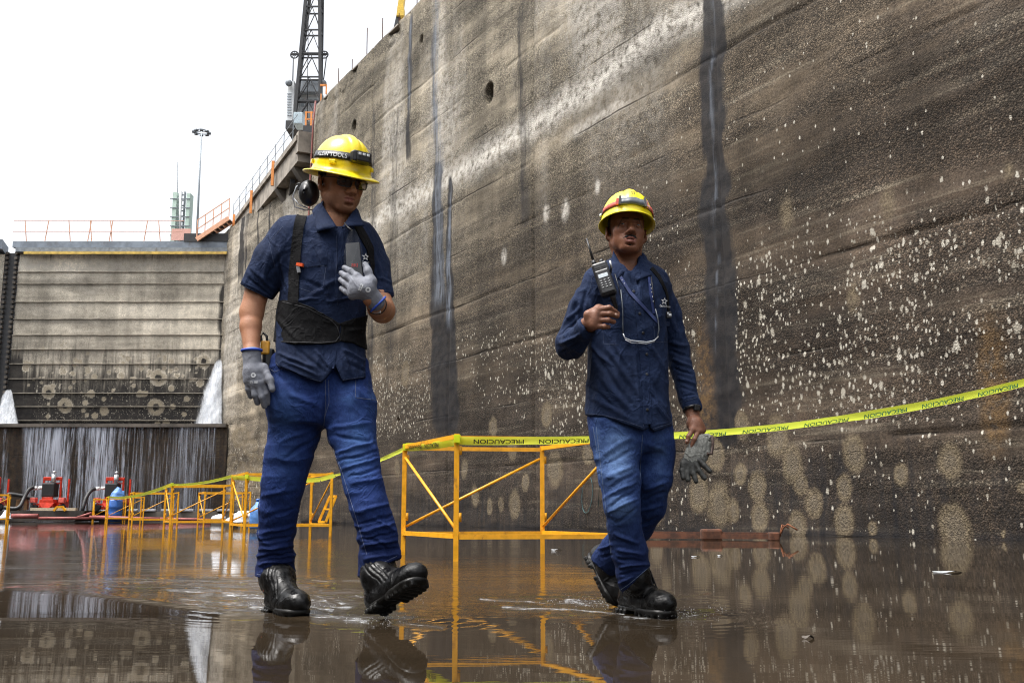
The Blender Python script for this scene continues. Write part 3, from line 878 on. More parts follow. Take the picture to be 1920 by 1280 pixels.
m = MB(); m.box((P(395, 452, GY)[0], GY + 0.1, zt + 0.2), (2.6, 0.9, 0.42)); m.build('machinery_box', M_STEELD, mg)
# stair from the gate up to the ledge
st = empty('access_stair', P(380, 450, 50), 'orange access stair climbing from the gate walkway to the ledge', 'stair')
m = MB()
a = P(372, 452, 50.2); b = P(432, 412, 50.2)
for off in (-0.3, 0.3):
    m.bar(a + np.array([0, off, 0]), b + np.array([0, off, 0]), 0.10, 0.22)
m.build_each('stringer', M_ORANGEP, st)
m = MB()
for t_ in np.linspace(0.06, 0.94, 8):
    c_ = a + (b - a) * t_; m.box(c_, (0.26, 0.6, 0.05))
m.build_each('tread', M_STEELD, st)
m = MB()
for hgt in (0.55, 1.05): m.bar(a + np.array([0, -0.3, hgt]), b + np.array([0, -0.3, hgt]), 0.04)
for t_ in np.linspace(0, 1, 5):
    c_ = a + (b - a) * t_ + np.array([0, -0.3, 0]); m.bar(c_, c_ + np.array([0, 0, 1.05]), 0.04)
m.build('handrail', M_ORANGEP, st)
# mitre post with its ladder-like teeth
mp_ = empty('mitre_post', (P(30, 600, GY)[0], GY, gz0), 'dark toothed vertical seam post between the two gate leaves', 'gate post')
m = MB(); xa = P(38, 470, GY - .3); xb = P(8, 795, GY - .3)
xm = gx0 - 0.35
m.box((xm, GY + 0.5, (gz0 + gz1) / 2), (0.75, 1.0, gz1 - gz0)); m.build('post', M_STEELD, mp_)
m = MB()
for z_ in np.arange(gz0 + 0.2, gz1, 0.26):
    m.box((xm - 0.24, GY - 0.06, z_), (0.14, 0.16, 0.13)); m.box((xm + 0.24, GY - 0.06, z_), (0.14, 0.16, 0.13))
m.build_each('tooth', M_CONCD, mp_)
# second leaf, running on to the left and closer
m2 = empty('mitre_gate', (gx0 - 0.8, GY, gz0), 'second gate leaf cut off by the left edge of the photo', 'lock gate')
gu2 = np.arange(0, 24, 0.12); gv2 = np.arange(gz0, gz1 + 0.0, 0.1)
U2, V2 = [q.ravel() for q in np.meshgrid(gu2, gv2, indexing='ij')]
dirL = np.array([-0.955, -0.296])
p2 = np.stack([gx0 - 0.75 + dirL[0] * U2, GY + dirL[1] * U2, V2], 1); q2x, q2y = proj(p2)
n2 = np.array([dirL[1], -dirL[0]])
mesh_np('skin', p2, grid_faces(len(gu2), len(gv2))[:, ::-1], M_GATE, m2, attrs=dict(patch=0 * U2, wet=0.75 * sstep(610, 720, q2y), pale=0.3 * sstep(0, .5, fbm(np.stack([U2 * .5, V2], 1), 3, 3)), spotd=0 * U2, film=0 * U2, rust=0 * U2))
m = MB(); a2 = math.atan2(dirL[1], dirL[0])
cc = (gx0 - 0.75 + dirL[0] * 12 + 0.6 * -n2[0] * (1 if n2[1] < 0 else -1), GY + dirL[1] * 12 + 0.9, (gz0 + gz1) / 2)
m.box(cc, (23.9, 1.4, gz1 - gz0 - .03), rz=a2); m.build('gate_body', M_CONCD, m2)
m = MB(); m.box((cc[0], cc[1] - 0.6, gz1 + 0.35), (24, 1.7, 0.5), rz=a2); m.build('walkway', bpy.data.materials['blue_grey_steel'], m2)
m = MB(); m.box((cc[0] + 0.2, cc[1] - 1.55, gz1 + 0.05), (23.6, 0.12, 0.16), rz=a2); m.build('fender_strip', bpy.data.materials['worn_yellow_strip'], m2)
for t_ in (0.9, 2.2, 3.6):
    m = MB(); b0 = np.array([gx0 - 0.75 + dirL[0] * t_, GY + dirL[1] * t_ - 0.2, zt - 0.4]); m.bar(b0, b0 + np.array([-0.2, 0, 1.5]), 0.06); m.build('rail_post', M_ORANGE, m2)

# ================================================================== gate sill, its sheet of falling water and the two jets
SY = 48.6
sx0, sx1 = P(-1250, 880, SY)[0], P(413, 880, SY)[0]
stz = P(220, 801, SY)[2]
su = np.concatenate([np.arange(sx0, P(-60, 880, SY)[0], 0.4), np.arange(P(-60, 880, SY)[0], sx1 + 0.3, 0.08)]); sv = np.arange(-0.3, stz + 0.01, 0.08)
U_, Vz = [q.ravel() for q in np.meshgrid(su, sv, indexing='ij')]
so = empty('gate_sill', (sx1, SY, 0), 'dark wet concrete sill wall under the gate, water trickling down it', 'wall')
mesh_np('sill_face', np.stack([U_, SY - 0.03 * fbm(np.stack([U_ * 3, Vz * .5], 1), 3, 3), Vz], 1), grid_faces(len(su), len(sv)), M_WALL, so,
        attrs=dict(patch=0 * U_, wet=0.55 + 0 * U_, pale=0 * U_, spotd=0 * U_, film=0 * U_, rust=0.25 + 0 * U_))
m = MB(); m.box(((sx0 + sx1) / 2 + .15, SY + 1.6, stz / 2 - .1), (sx1 - sx0 + .28, 3.0, stz + 0.15)); m.build('sill_body', M_CONCD, so)
m = MB(); m.box(((sx0 + sx1) / 2, SY + 0.1, stz + 0.09), (sx1 - sx0 + 0.4, 0.5, 0.16)); m.build('sill_coping', M_CONCD, so)

def falling_material(name, dens=(0.44, 0.60), xs=9.0, zs_=0.32, amax=0.85, col=(0.62, 0.66, 0.74)):
    t = NT(name); c = t.coord()
    n1 = t.noise(t.mapn(c, (xs, xs, zs_)), 1.0, 6, 0.68)
    n2 = t.noise(t.mapn(c, (0.6, 0.6, 0.12), (4, 1, 0)), 1.0, 4, 0.6)
    n3 = t.noise(t.mapn(c, (xs * 2.6, xs, 1.7), (1, 7, 0)), 1.0, 4, 0.6)
    a = t.rng(t.math('ADD', t.math('MULTIPLY', n1, 0.72), t.math('ADD', t.math('MULTIPLY', t.math('SUBTRACT', n2, 0.5), 0.55), t.math('MULTIPLY', n3, 0.28))), dens[0], dens[1])
    a = t.math('MULTIPLY', a, t.attr('dens').outputs['Fac'])
    tr = t.n('BsdfTransparent')
    t.pri(color=col, rough=0.35, normal=t.bump(n1, 0.6, 0.05))
    mx = t.n('MixShader', {0: t.math('MULTIPLY', a, amax, True)})
    t.t.links.new(tr.outputs[0], mx.inputs[1]); t.t.links.new(s_out(t), mx.inputs[2]); t.t.links.new(mx.outputs[0], t.out.inputs[0])
    return t.m
def s_out(t): return t.b.outputs[0]
M_SHEET = falling_material('trickling_water', dens=(0.40, 0.66), xs=13.0, zs_=0.22, amax=0.66, col=(0.50, 0.54, 0.63))
fx0, fx1 = P(-300, 880, SY)[0], P(407, 880, SY)[0]
fu = np.arange(fx0, fx1, 0.08); fv = np.arange(0, stz + 0.1, 0.15)
U_, Vz = [q.ravel() for q in np.meshgrid(fu, fv, indexing='ij')]
fpx, fpy = proj(np.stack([U_, SY + 0 * U_, Vz], 1))
dn = sstep(42, 54, fpx) * sstep(409, 403, fpx) * (1 - 0.8 * sstep(8, 2, np.abs(fpx - 275)))
dn *= 1.25
dn = np.maximum(dn, 1.3 * sstep(5, 2, np.abs(fpx - 11)) * sstep(801, 810, fpy))
dn *= 0.55 + 0.6 * sstep(-.3, .4, fbm(np.stack([U_ * .4, Vz * 0.08], 1), 3, 8))
fo = mesh_np('water_sheet', np.stack([U_, SY - 0.10 - 0.05 * (stz - Vz) / stz + 0.03 * vnoise(np.stack([U_ * 6, Vz * .4], 1)), Vz], 1), grid_faces(len(fu), len(fv)), M_SHEET, attrs=dict(dens=dn))
tag(fo, 'thin streaky sheet of water running down the dark sill wall below the gate', 'falling water')

def foam_mat():
    t = NT('white_water'); c = t.coord()
    n1 = t.noise(t.mapn(c, (3.2, 3.2, 0.55)), 1.0, 6, 0.7)
    n2 = t.noise(t.mapn(c, (9, 9, 1.6), (2, 1, 0)), 1.0, 5, 0.65)
    a = t.math('ADD', t.attr('dens').outputs['Fac'], t.math('MULTIPLY', t.math('SUBTRACT', t.math('ADD', t.math('MULTIPLY', n1, .6), t.math('MULTIPLY', n2, .4)), 0.5), 2.6))
    t.pri(color=t.mix(t.rng(n2, .35, .65), (0.72, 0.76, 0.82), (0.92, 0.94, 0.96)), rough=0.6, spec=0.2)
    tl = t.n('BsdfTranslucent', {'Color': (0.92, 0.94, 0.97, 1)}); m1 = t.n('MixShader', {0: .45})
    t.t.links.new(t.b.outputs[0], m1.inputs[1]); t.t.links.new(tl.outputs[0], m1.inputs[2])
    tr = t.n('BsdfTransparent'); mx = t.n('MixShader', {0: t.rng(a, 0.30, 1.05)})
    t.t.links.new(tr.outputs[0], mx.inputs[1]); t.t.links.new(m1.outputs[0], mx.inputs[2]); t.t.links.new(mx.outputs[0], t.out.inputs[0])
    return t.m
M_FOAM = foam_mat()
def jet(name, top, bl, br, Y, label):
    """white water falling in several ragged curtains, one behind the other, spreading to the left as it drops"""
    AV, AF, AD = [], [], []
    nu, nv = 22, 44
    for k in range(4):
        off = len(AV)
        for i in range(nu):
            for j in range(nv):
                t_ = j / (nv - 1); u = i / (nu - 1)
                pxl = top[0] - 7 + (bl[0] - 8 - top[0] + 7) * t_ ** 0.72
                pxr = top[0] + 2 + (br[0] + 3 - top[0] - 2) * t_
                p = P(pxl + (pxr - pxl) * u, top[1] - 6 + (bl[1] - top[1] + 6) * t_, Y - 0.16 * k * (0.3 + t_))
                AV.append(p)
                e = min(u / .34, (1 - u) / .10, 1.0) * min(1, t_ / .08)
                AD.append(0.15 + 0.95 * e * (0.9 - .12 * k + .25 * t_))
        AF.append(grid_faces(nu, nv) + off)
    V = np.array(AV); V[:, 1] += 0.10 * fbm(V * np.array([2.5, 2.5, 1.2]), 3, 3)
    o = mesh_np(name, V, np.concatenate(AF), M_FOAM, attrs=dict(dens=np.array(AD)))
    return tag(o, label, 'waterfall')
jet('waterfall', (415, 678), (368, 801), (416, 801), GY - 0.5, 'white jet of water gushing from the gate edge beside the recess wall')
jet('waterfall', (20, 735), (-12, 799), (33, 799), GY - 0.6, 'lower spray of white water at the foot of the toothed gate post')
# ================================================================== crane on the wall top
CY = 47.0
def c3(px, py, dy=0.0): return P(px, py, CY + dy)
cr = empty('lattice_crane', c3(572, 236), 'black lattice boom crane with pale machinery house on top of the wall beside the ledge', 'crane')
bl_, br_ = c3(551, 234), c3(601, 196)
tl_, tr_ = c3(573, 0), c3(600, 0)
def ext(a, b, k): return a + (b - a) * k
bd = 1.1
L0 = [bl_, c3(601, 234), c3(601, 234, bd), c3(551, 234, bd)]
L1 = [ext(bl_, tl_, 1.7), ext(c3(603, 234), tr_, 1.7), ext(c3(603, 234, bd), tr_ + np.array([0, bd * .7, 0]), 1.7), ext(c3(551, 234, bd), tl_ + np.array([0, bd * .7, 0]), 1.7)]
m = MB()
for a, b in zip(L0, L1): m.bar(a, b, 0.15)
m.build('boom_chord', M_STEELD, cr)
m = MB(); NB = 9
lv = [[a + (b - a) * (k / NB) for a, b in zip(L0, L1)] for k in range(NB + 1)]
for k in range(NB + 1):
    for i in range(4): m.bar(lv[k][i], lv[k][(i + 1) % 4], 0.07)
    if k < NB:
        for i in range(4):
            mid = (lv[k + 1][i] + lv[k + 1][(i + 1) % 4]) / 2
            m.bar(lv[k][i], mid, 0.04); m.bar(lv[k][(i + 1) % 4], mid, 0.04)
m.build('boom_lacing', M_STEELD, cr)
for px_ in (552, 608):
    m = MB(); c = c3(px_, 103, 0.3)
    rr = 0.19
    m.tube([c + np.array([rr * math.cos(a), 0.0, rr * math.sin(a)]) for a in np.linspace(0, 2 * math.pi, 20, endpoint=False)], 0.035, 6, closed=True)
    for a in np.linspace(0, math.pi, 4, endpoint=False): m.bar(c - np.array([math.cos(a), 0, math.sin(a)]) * rr, c + np.array([math.cos(a), 0, math.sin(a)]) * rr, 0.025)
    m.build('sheave', M_STEELD, cr)
m = MB(); m.bar(c3(546, 102, .3), c3(613, 102, .3), 0.10); m.build('sheave_axle', M_STEELD, cr)
m = MB()
m.tube([c3(550, 108, .3), c3(549, 152, .3)], 0.03, 6); m.tube([c3(612, 108, .3), c3(606, 155, .3)], 0.03, 6); m.tube([c3(578, 40, .3), c3(576, 230, .3)], 0.02, 6)
m.build_each('hoist_rope', M_STEELD, cr)
def pbox(m, x0, y0, x1, y1, dy0, dy1):
    a = c3(x0, y1, dy0); b = c3(x1, y0, dy0)
    m.box(((a[0] + b[0]) / 2, CY + (dy0 + dy1) / 2, (a[2] + b[2]) / 2), (abs(b[0] - a[0]), dy1 - dy0, abs(b[2] - a[2])))
m = MB(); pbox(m, 537, 152, 552, 226, 0.4, 2.5); pbox(m, 552, 178, 606, 228, 1.6, 4.0); m.build('machinery_house', simple('pale_blue_grey_paint', (0.68, 0.71, 0.73), 0.6, var=0.2, scale=2), cr)
m = MB()
for k in range(9):
    z_ = 176 + k * 5; a = c3(538.5, z_, .38); b = c3(546, z_, .38); m.bar(a, b, 0.03, 0.05)
pbox(m, 556, 150, 598, 172, 1.2, 1.8)
for k in range(6): pbox(m, 557 + k * 8, 186, 562 + k * 8, 200, 1.56, 1.62)
m.build_each('louvre_panel', simple('pale_louvre_grey', (0.36, 0.40, 0.44), .6, var=.2, scale=3), cr)
m = MB(); pbox(m, 535, 226, 572, 241, 0.2, 3.0); m.build_each('gantry_frame', M_STEELD, cr)
m = MB()
for px_ in (543, 607):
    m.lathe(c3(px_, 157, .3), [(0.02, -0.05), (0.12, -0.04), (0.17, 0.1), (0.17, 0.22), (0.05, 0.26)], 14, axis=(0, -1, -0.3))
m.build('floodlight', M_STEELG, cr)
m = MB(); pbox(m, 600, 176, 603, 200, -.2, -.1); pbox(m, 600, 158, 612, 161, -.2, -.1); pbox(m, 610, 158, 613, 176, -.2, -.1); m.build('guard_rail', M_ORANGE, cr)
# small group of plant on the ledge end, under the crane
eq = empty('deck_equipment', P(566, 236, 42.5), 'pale blue box with orange guard rails standing on the ledge below the crane', 'equipment')
m = MB(); a = P(566, 232, 43.0); m.box((a[0] - 0.1, a[1], a[2] + 0.12), (0.42, 0.8, 0.55), bev=0.03); m.build('cabinet', simple('pale_blue_box', (0.42, 0.52, 0.58), 0.6), eq)
m = MB()
for px_ in (573, 583): a = P(px_, 240, 41.6); m.bar(a, a + np.array([0, 0, 0.75]), 0.07)
for dz in (0.4, 0.72): m.bar(P(571, 240, 41.6) + np.array([0, 0, dz]), P(586, 240, 41.6) + np.array([0, 0, dz]), 0.05)
m.build('guard_rail', M_ORANGE, eq)
m = MB(); a = P(580, 246, 41.4); m.box(a, (0.45, 0.5, 0.32)); m.build('bracket', M_STEELD, eq)

# yellow boom seen over the wall top
yb = empty('yellow_boom', wl(9, -2, WH), 'yellow and black machine boom poking over the wall top at the upper edge', 'machine')
YY = 33.5
m = MB(); m.bar(P(741, 62, YY), P(748, 30, YY), 0.16); m.build('lower_arm', M_STEELD, yb)
m = MB(); m.bar(P(747, 34, YY), P(757, -40, YY), 0.12, 0.3); m.bar(P(752, 34, YY), P(763, -40, YY), 0.08, 0.3); m.box(P(752, 26, YY), (0.24, 0.4, 0.34)); m.build('upper_arm', simple('machine_yellow', (0.68, 0.46, 0.05), 0.5), yb)

# pale green lift tower, light mast, thin antenna far beyond the gate
TY = 75.0
tw = empty('lattice_tower', P(338, 452, TY), 'pale green panelled tower with a white mast rising behind the gate walkway', 'tower')
def tb(m, x0, y0, x1, y1, d0, d1, Y=TY):
    a = P(x0, y1, Y); b = P(x1, y0, Y); m.box(((a[0] + b[0]) / 2, Y + (d0 + d1) / 2, (a[2] + b[2]) / 2), (abs(b[0] - a[0]), d1 - d0, abs(b[2] - a[2])))
m = MB(); tb(m, 319, 360, 332, 452, 0, .8); tb(m, 345, 362, 357, 452, 0, .8); m.build('side_panel', M_PALEG, tw)
m = MB(); tb(m, 333, 357, 336, 452, .3, .5); tb(m, 340, 357, 343, 452, .3, .5)
for k in range(9): tb(m, 333, 362 + k * 10, 343, 364 + k * 10, .3, .4)
m.build('ladder', M_STEELG, tw)
m = MB(); a = P(338, 452, TY); m.cyl(P(338, 452, TY), P(338, 352, TY), 0.10, 10); m.build('mast', M_WHITEP, tw)
m = MB()
for k in range(5): tb(m, 319, 372 + k * 17, 357, 373.5 + k * 17, -.05, .0)
m.build('cross_rib', M_STEELG, tw)
an = MB().cyl(P(333, 452, 90), P(333, 305, 90), 0.05, 6).build('antenna', M_STEELG)
tag(an, 'hair thin antenna pole beside the pale green tower', 'antenna')
LY = 110.0
M_PALES = simple('glare_pale_steel', (0.42, 0.47, 0.51), 0.6, var=.1, scale=2)  # pole colour lightened to stand in for bright sky washing over it
lm = empty('light_mast', P(370, 455, LY), 'tall grey high mast floodlight pole with a ring of lamps against the white sky', 'light mast')
m = MB(); m.tube([P(368.5, 455, LY), P(374, 330, LY), P(378, 246, LY)], [0.15, 0.11, 0.08], 8); m.build('pole', M_PALES, lm)
m = MB(); c = P(378, 247, LY); m.tube([c + np.array([0.75 * math.cos(a), .75 * math.sin(a), 0]) for a in np.linspace(0, 2 * math.pi, 16, endpoint=False)], 0.06, 6, closed=True)
m.bar(c - np.array([.75, 0, 0]), c + np.array([.75, 0, 0]), 0.07); m.build('lamp_ring', M_STEELG, lm)
for a in np.linspace(0.3, 2 * math.pi + .3, 8, endpoint=False):
    m = MB(); m.box(c + np.array([0.85 * math.cos(a), .85 * math.sin(a), -0.12]), (0.42, 0.42, 0.2), rz=a, bev=0.04); m.build('lamp', M_STEELG, lm)

# ================================================================== pumps on their barge, hoses, barrel, sacks
PY = 44.0
def gp0(px): return P(px, 968, PY)[0]
bg = empty('pump_barge', (gp0(90), PY, 0), 'low dark steel barge platform carrying the red pumps', 'barge')
m = MB(); x0, x1 = P(-60, 960, PY)[0], P(172, 960, PY)[0]
zt_ = P(90, 957, PY)[2]
vs = [(x0, PY - .6, 0.02), (x1 - .5, PY - .6, 0.02), (x1, PY - .6, zt_), (x0, PY - .6, zt_)]
vs += [(x, PY + 2.2, z) for x, y, z in vs]
m.add(vs, [[0, 1, 2, 3], [7, 6, 5, 4], [0, 4, 5, 1], [1, 5, 6, 2], [2, 6, 7, 3], [3, 7, 4, 0]])
m.build('hull', M_BARGE, bg)
m = MB()
for px_ in (110, 150): m.bar((P(px_ - 45, 955, PY)[0], PY - .3, zt_ + 0.07), (P(px_, 955, PY)[0], PY - .35, zt_ + 0.06), 0.2, 0.12)
m.build('deck_plank', simple('pale_plank', (0.5, 0.42, 0.3), 0.8), bg)
b2 = empty('quay_step', (gp0(300), PY + 1.5, 0), 'low pale concrete step running along the water behind the yellow barriers', 'step')
m = MB(); xa, xb = P(185, 960, PY + 1.5)[0], P(430, 960, PY + 1.5)[0]
m.box(((xa + xb) / 2, PY + 2.4, 0.22), (xb - xa, 1.6, 0.46)); m.build('step_body', M_CONCD, b2)
m = MB()
for k in range(7): m.box((xa + 0.5 + k * 0.85, PY + 1.65 + 0.1 * (k % 2), 0.50), (0.62, 0.25, 0.10), rz=0.05 * k, bev=0.03)
m.build('pale_slab', simple('pale_grey_slab', (0.45, 0.46, 0.5), 0.8, var=0.3), b2)

def pump(pxc, label, dy=0.0):
    """red engine-driven pump: frame with uprights, black radiator, exhaust, outriggers, wheels"""
    Y = PY + 0.5 + dy
    s_ = 1.0
    o = empty('pump', (P(pxc, 955, Y)[0], Y, zt_), label, 'pump', 'red engine pumps on the barge')
    X0 = o.location.x; Z0 = zt_
    def b(x, y, z, sx, sy, sz, bev=0.02): return (X0 + x, Y + y, Z0 + z), (sx, sy, sz), bev
    def bx(m, *a):
        c, s, bv = b(*a); m.box(c, s, bev=bv)
    m = MB(); bx(m, -0.02, 0.5, 0.32, 0.62, 1.6, 0.34); bx(m, 0, 0.2, 0.12, 0.95, 0.5, 0.14); bx(m, 0.02, -0.22, 0.5, 0.42, 0.12, 0.16)
    m.add([(X0 - .35, Y - .3, Z0 + .35), (X0 + .35, Y - .3, Z0 + .35), (X0 + .12, Y - .36, Z0 + .08), (X0 - .12, Y - .36, Z0 + .08),
           (X0 - .35, Y + .2, Z0 + .35), (X0 + .35, Y + .2, Z0 + .35), (X0 + .12, Y + .2, Z0 + .08), (X0 - .12, Y + .2, Z0 + .08)],
          [[0, 3, 2, 1], [4, 5, 6, 7], [0, 1, 5, 4], [1, 2, 6, 5], [2, 3, 7, 6], [3, 0, 4, 7]])
    m.build('chassis', M_RED, o)
    m = MB()
    for sx in (-0.36, 0.40):
        m.bar((X0 + sx, Y + .1, Z0 + 0.4), (X0 + sx, Y + .1, Z0 + 1.42), 0.07)
        m.bar((X0 + sx, Y + .9, Z0 + 0.4), (X0 + sx, Y + .9, Z0 + 1.42), 0.07)
    m.box((X0 - 0.16, Y + .1, Z0 + 1.40), (0.46, 0.10, 0.16), bev=0.02); m.box((X0 + 0.30, Y + .1, Z0 + 1.40), (0.28, 0.10, 0.14), bev=0.02)
    m.bar((X0 - 0.36, Y + .1, Z0 + 1.2), (X0 + 0.4, Y + .1, Z0 + 1.2), 0.05)
    m.build_each('roll_frame', M_RED, o)
    m = MB(); bx(m, -0.04, 0.05, 0.90, 0.56, 0.5, 0.62, 0.05); m.build('radiator', M_BLK, o)
    m = MB(); m.cyl((X0 + 0.12, Y - .05, Z0 + 1.2), (X0 + 0.12, Y - .05, Z0 + 1.58), 0.10, 14); m.cyl((X0 + 0.12, Y - .05, Z0 + 1.58), (X0 + 0.12, Y - .05, Z0 + 1.66), 0.05, 10)
    m.lathe((X0 + 0.12, Y - .05, Z0 + 1.66), [(0.07, 0), (0.09, 0.03), (0.03, 0.08)], 12); m.build('exhaust', M_CHROME, o)
    for sx in (-0.66, 0.60):
        m = MB(); m.box((X0 + sx, Y - .1, Z0 + 0.46), (0.24, 0.26, 0.22), bev=0.02); m.build('outrigger_pad', simple('faded_red_paint', (0.72, 0.13, 0.10), 0.6) if 'faded_red_paint' not in bpy.data.materials else bpy.data.materials['faded_red_paint'], o)
        m = MB(); m.bar((X0 + sx, Y - .1, Z0 + 0.30), (X0, Y + .1, Z0 + 0.22), 0.10, 0.08); m.build('outrigger_arm', M_RED, o)
        w = MB(); w.lathe((X0 + sx * 0.96, Y - 0.05, Z0 + 0.16), [(0.05, -0.08), (0.14, -0.08), (0.16, -0.05), (0.16, 0.05), (0.14, 0.08), (0.05, 0.08)], 18, axis=(0, 1, 0)); w.build('wheel', M_BLK, o)
    m = MB(); m.tube([(X0 - 0.36, Y + .2, Z0 + 1.0), (X0 - 0.62, Y + .2, Z0 + 1.0)], 0.075, 10); m.tube([(X0 - 0.68, Y + .2, Z0 + 0.99), (X0 - 0.84, Y + .2, Z0 + 0.98)], 0.085, 10); m.build('discharge_pipe', M_WHITEP, o)
    return o
pump(92, 'red engine pump standing alone in full view on the barge, black radiator')
pump(210, 'red engine pump half hidden by the blue barrel and yellow barriers', dy=0.4)
pump(-24, 'red engine pump cut off by the left edge of the photo', dy=0.2)
def hose(pts, r, label, Y=PY):
    P3 = [P(x, y, Y + d) for x, y, d in pts]
    # smooth it
    q = []
    n_ = len(P3)
    for i in range(n_ - 1):
        p0, p1, p2, p3 = P3[max(i - 1, 0)], P3[i], P3[i + 1], P3[min(i + 2, n_ - 1)]
        for t in np.linspace(0, 1, 6, endpoint=False):
            q.append(0.5 * ((2 * p1) + (-p0 + p2) * t + (2 * p0 - 5 * p1 + 4 * p2 - p3) * t * t + (-p0 + 3 * p1 - 3 * p2 + p3) * t ** 3))
    q.append(P3[-1])
    return tag(MB().tube(q, r, 10).build('hose', M_BLK), label, 'hose', 'black suction hoses')
hose([(63, 913, .5), (54, 918, .3), (46, 932, .1), (38, 948, -.2), (28, 953, -.3), (8, 951, -.3)], 0.085, 'black hose curving down left from the pump in full view')
hose([(178, 916, .8), (170, 920, .6), (161, 934, .3), (156, 950, .1), (154, 957, .1)], 0.085, 'black hose curving down from the pump behind the blue barrel')
hose([(12, 930, .6), (18, 926, .6), (34, 928, .7), (50, 931, .8), (68, 936, .9)], 0.085, 'black hose lying level behind the curved hose at far left')
# timbers
for i, (x0_, y0_, x1_, y1_, lab) in enumerate([(49, 956, 49, 932, 'short brown timber post behind the curved hose'), (33, 956, 36, 936, 'brown timber prop leaning at the left end of the barge'), (115, 957, 114, 914, 'thin rusty upright prop beside the red pump')]):
    tag(MB().bar(P(x0_, y0_, PY + 0.9), P(x1_, y1_, PY + 0.9), 0.16 if i < 2 else 0.1).build('timber_prop', M_WOOD), lab, 'timber')
# yellow trestle foot
tr = MB()
for a, b in (((101, 957), (107, 950)), ((107, 950), (117, 950)), ((117, 950), (123, 957))): tr.bar(P(*a, PY - .7), P(*b, PY - .7), 0.09)
tag(tr.build('trestle_foot', M_YEL), 'small yellow arched trestle foot in front of the red pump', 'trestle')
# blue barrel + tarp
bb = empty('barrel', (P(213, 965, PY - 1.2)[0], PY - 1.2, 0), 'blue plastic barrel standing among the yellow barriers', 'barrel')
c = P(213, 965, PY - 1.2); z1 = P(213, 936, PY - 1.2)[2]
m = MB(); m.lathe((c[0], PY - 1.2, 0.0), [(0.30, 0.02), (0.33, 0.06), (0.33, .3 * z1), (0.345, .33 * z1), (0.33, .36 * z1), (0.33, .63 * z1), (0.345, .66 * z1), (0.33, .7 * z1), (0.33, z1 - .05), (0.29, z1)], 24); m.build('drum', M_BLUE, bb)
m = MB(); m.lathe((c[0], PY - 1.2, z1), [(0.29, 0.0), (0.30, 0.03), (0.1, 0.035)], 20); m.build('lid', M_BLUE, bb)
def lump(name, px, py, rx, rz_, Y, mat, label, cat, seed=0):
    c = P(px, py, Y); k = Y / FPX
    nu, nv = 26, 14; V = []
    for i in range(nu):
        for j in range(nv):
            a = 2 * math.pi * i / (nu - 1); b_ = math.pi * (j / (nv - 1)) * 0.5
            V.append([rx * k * math.cos(a) * math.cos(b_), rx * k * 0.8 * math.sin(a) * math.cos(b_), rz_ * k * math.sin(b_)])
    V = np.array(V); n_ = fbm(V * 4.0 + seed, 3, seed); V *= (1 + 0.45 * n_)[:, None]
    V[:, 2] = np.maximum(V[:, 2], 0)
    return tag(mesh_np(name, V + c, grid_faces(nu, nv), mat), label, cat)
lump('tarpaulin', 220, 937, 13, 21, PY - 0.6, M_TARP, 'crumpled light blue tarpaulin heaped on top of the blue barrel', 'tarpaulin', 3)
lump('sandbag', 11, 972, 11, 13, PY - 1.2, M_SACK, 'white sandbag at the left end of the barge', 'sandbag', 5)
lump('sandbag', 455, 978, 30, 16, 24, M_SACK, 'white sandbag heap on the floor inside the second yellow barrier box', 'sandbag', 9)
lump('sandbag', 412, 972, 14, 7, 36, M_SACK, 'small low white sandbag just left of the second yellow barrier box', 'sandbag', 12)
wj = empty('water_jug', P(484, 962, 21), 'blue water jug behind the legs of the taller worker', 'jug')
c = P(484, 958, 21.0); m = MB(); m.lathe((c[0], c[1], 0.05), [(0.15, 0), (0.17, .04), (0.17, .36), (0.15, .42), (0.07, .5), (0.05, .56)], 18); m.build('jug_body', M_TARP, wj)
m = MB(); m.lathe((c[0], c[1], 0.61), [(0.055, 0), (0.055, 0.05), (0.02, 0.06)], 12); m.build('jug_cap', M_BLUE, wj)
# red pipes lying along the water
for pts, r, lab in [([(22, 967), (72, 967)], 0.10, 'thick faded red pipe lying at the water edge left of the pump'),
                    ([(72, 971), (168, 971)], 0.06, 'thin faded red pipe lying at the water edge under the barge'),
                    ([(168, 969), (300, 973)], 0.08, 'long faded red pipe lying at the foot of the far yellow barriers'),
                    ([(300, 972), (395, 974)], 0.06, 'orange red pipe lying at the foot of the third yellow barrier box'),
                    ([(144, 970), (172, 961)], 0.05, 'faded red pipe slanting up to the barge end')]:
    tag(MB().tube([P(x, y, PY - 1.6) for x, y in pts], r, 8).build('pipe', M_PINK), lab, 'pipe', 'faded red pipes at the waterline')

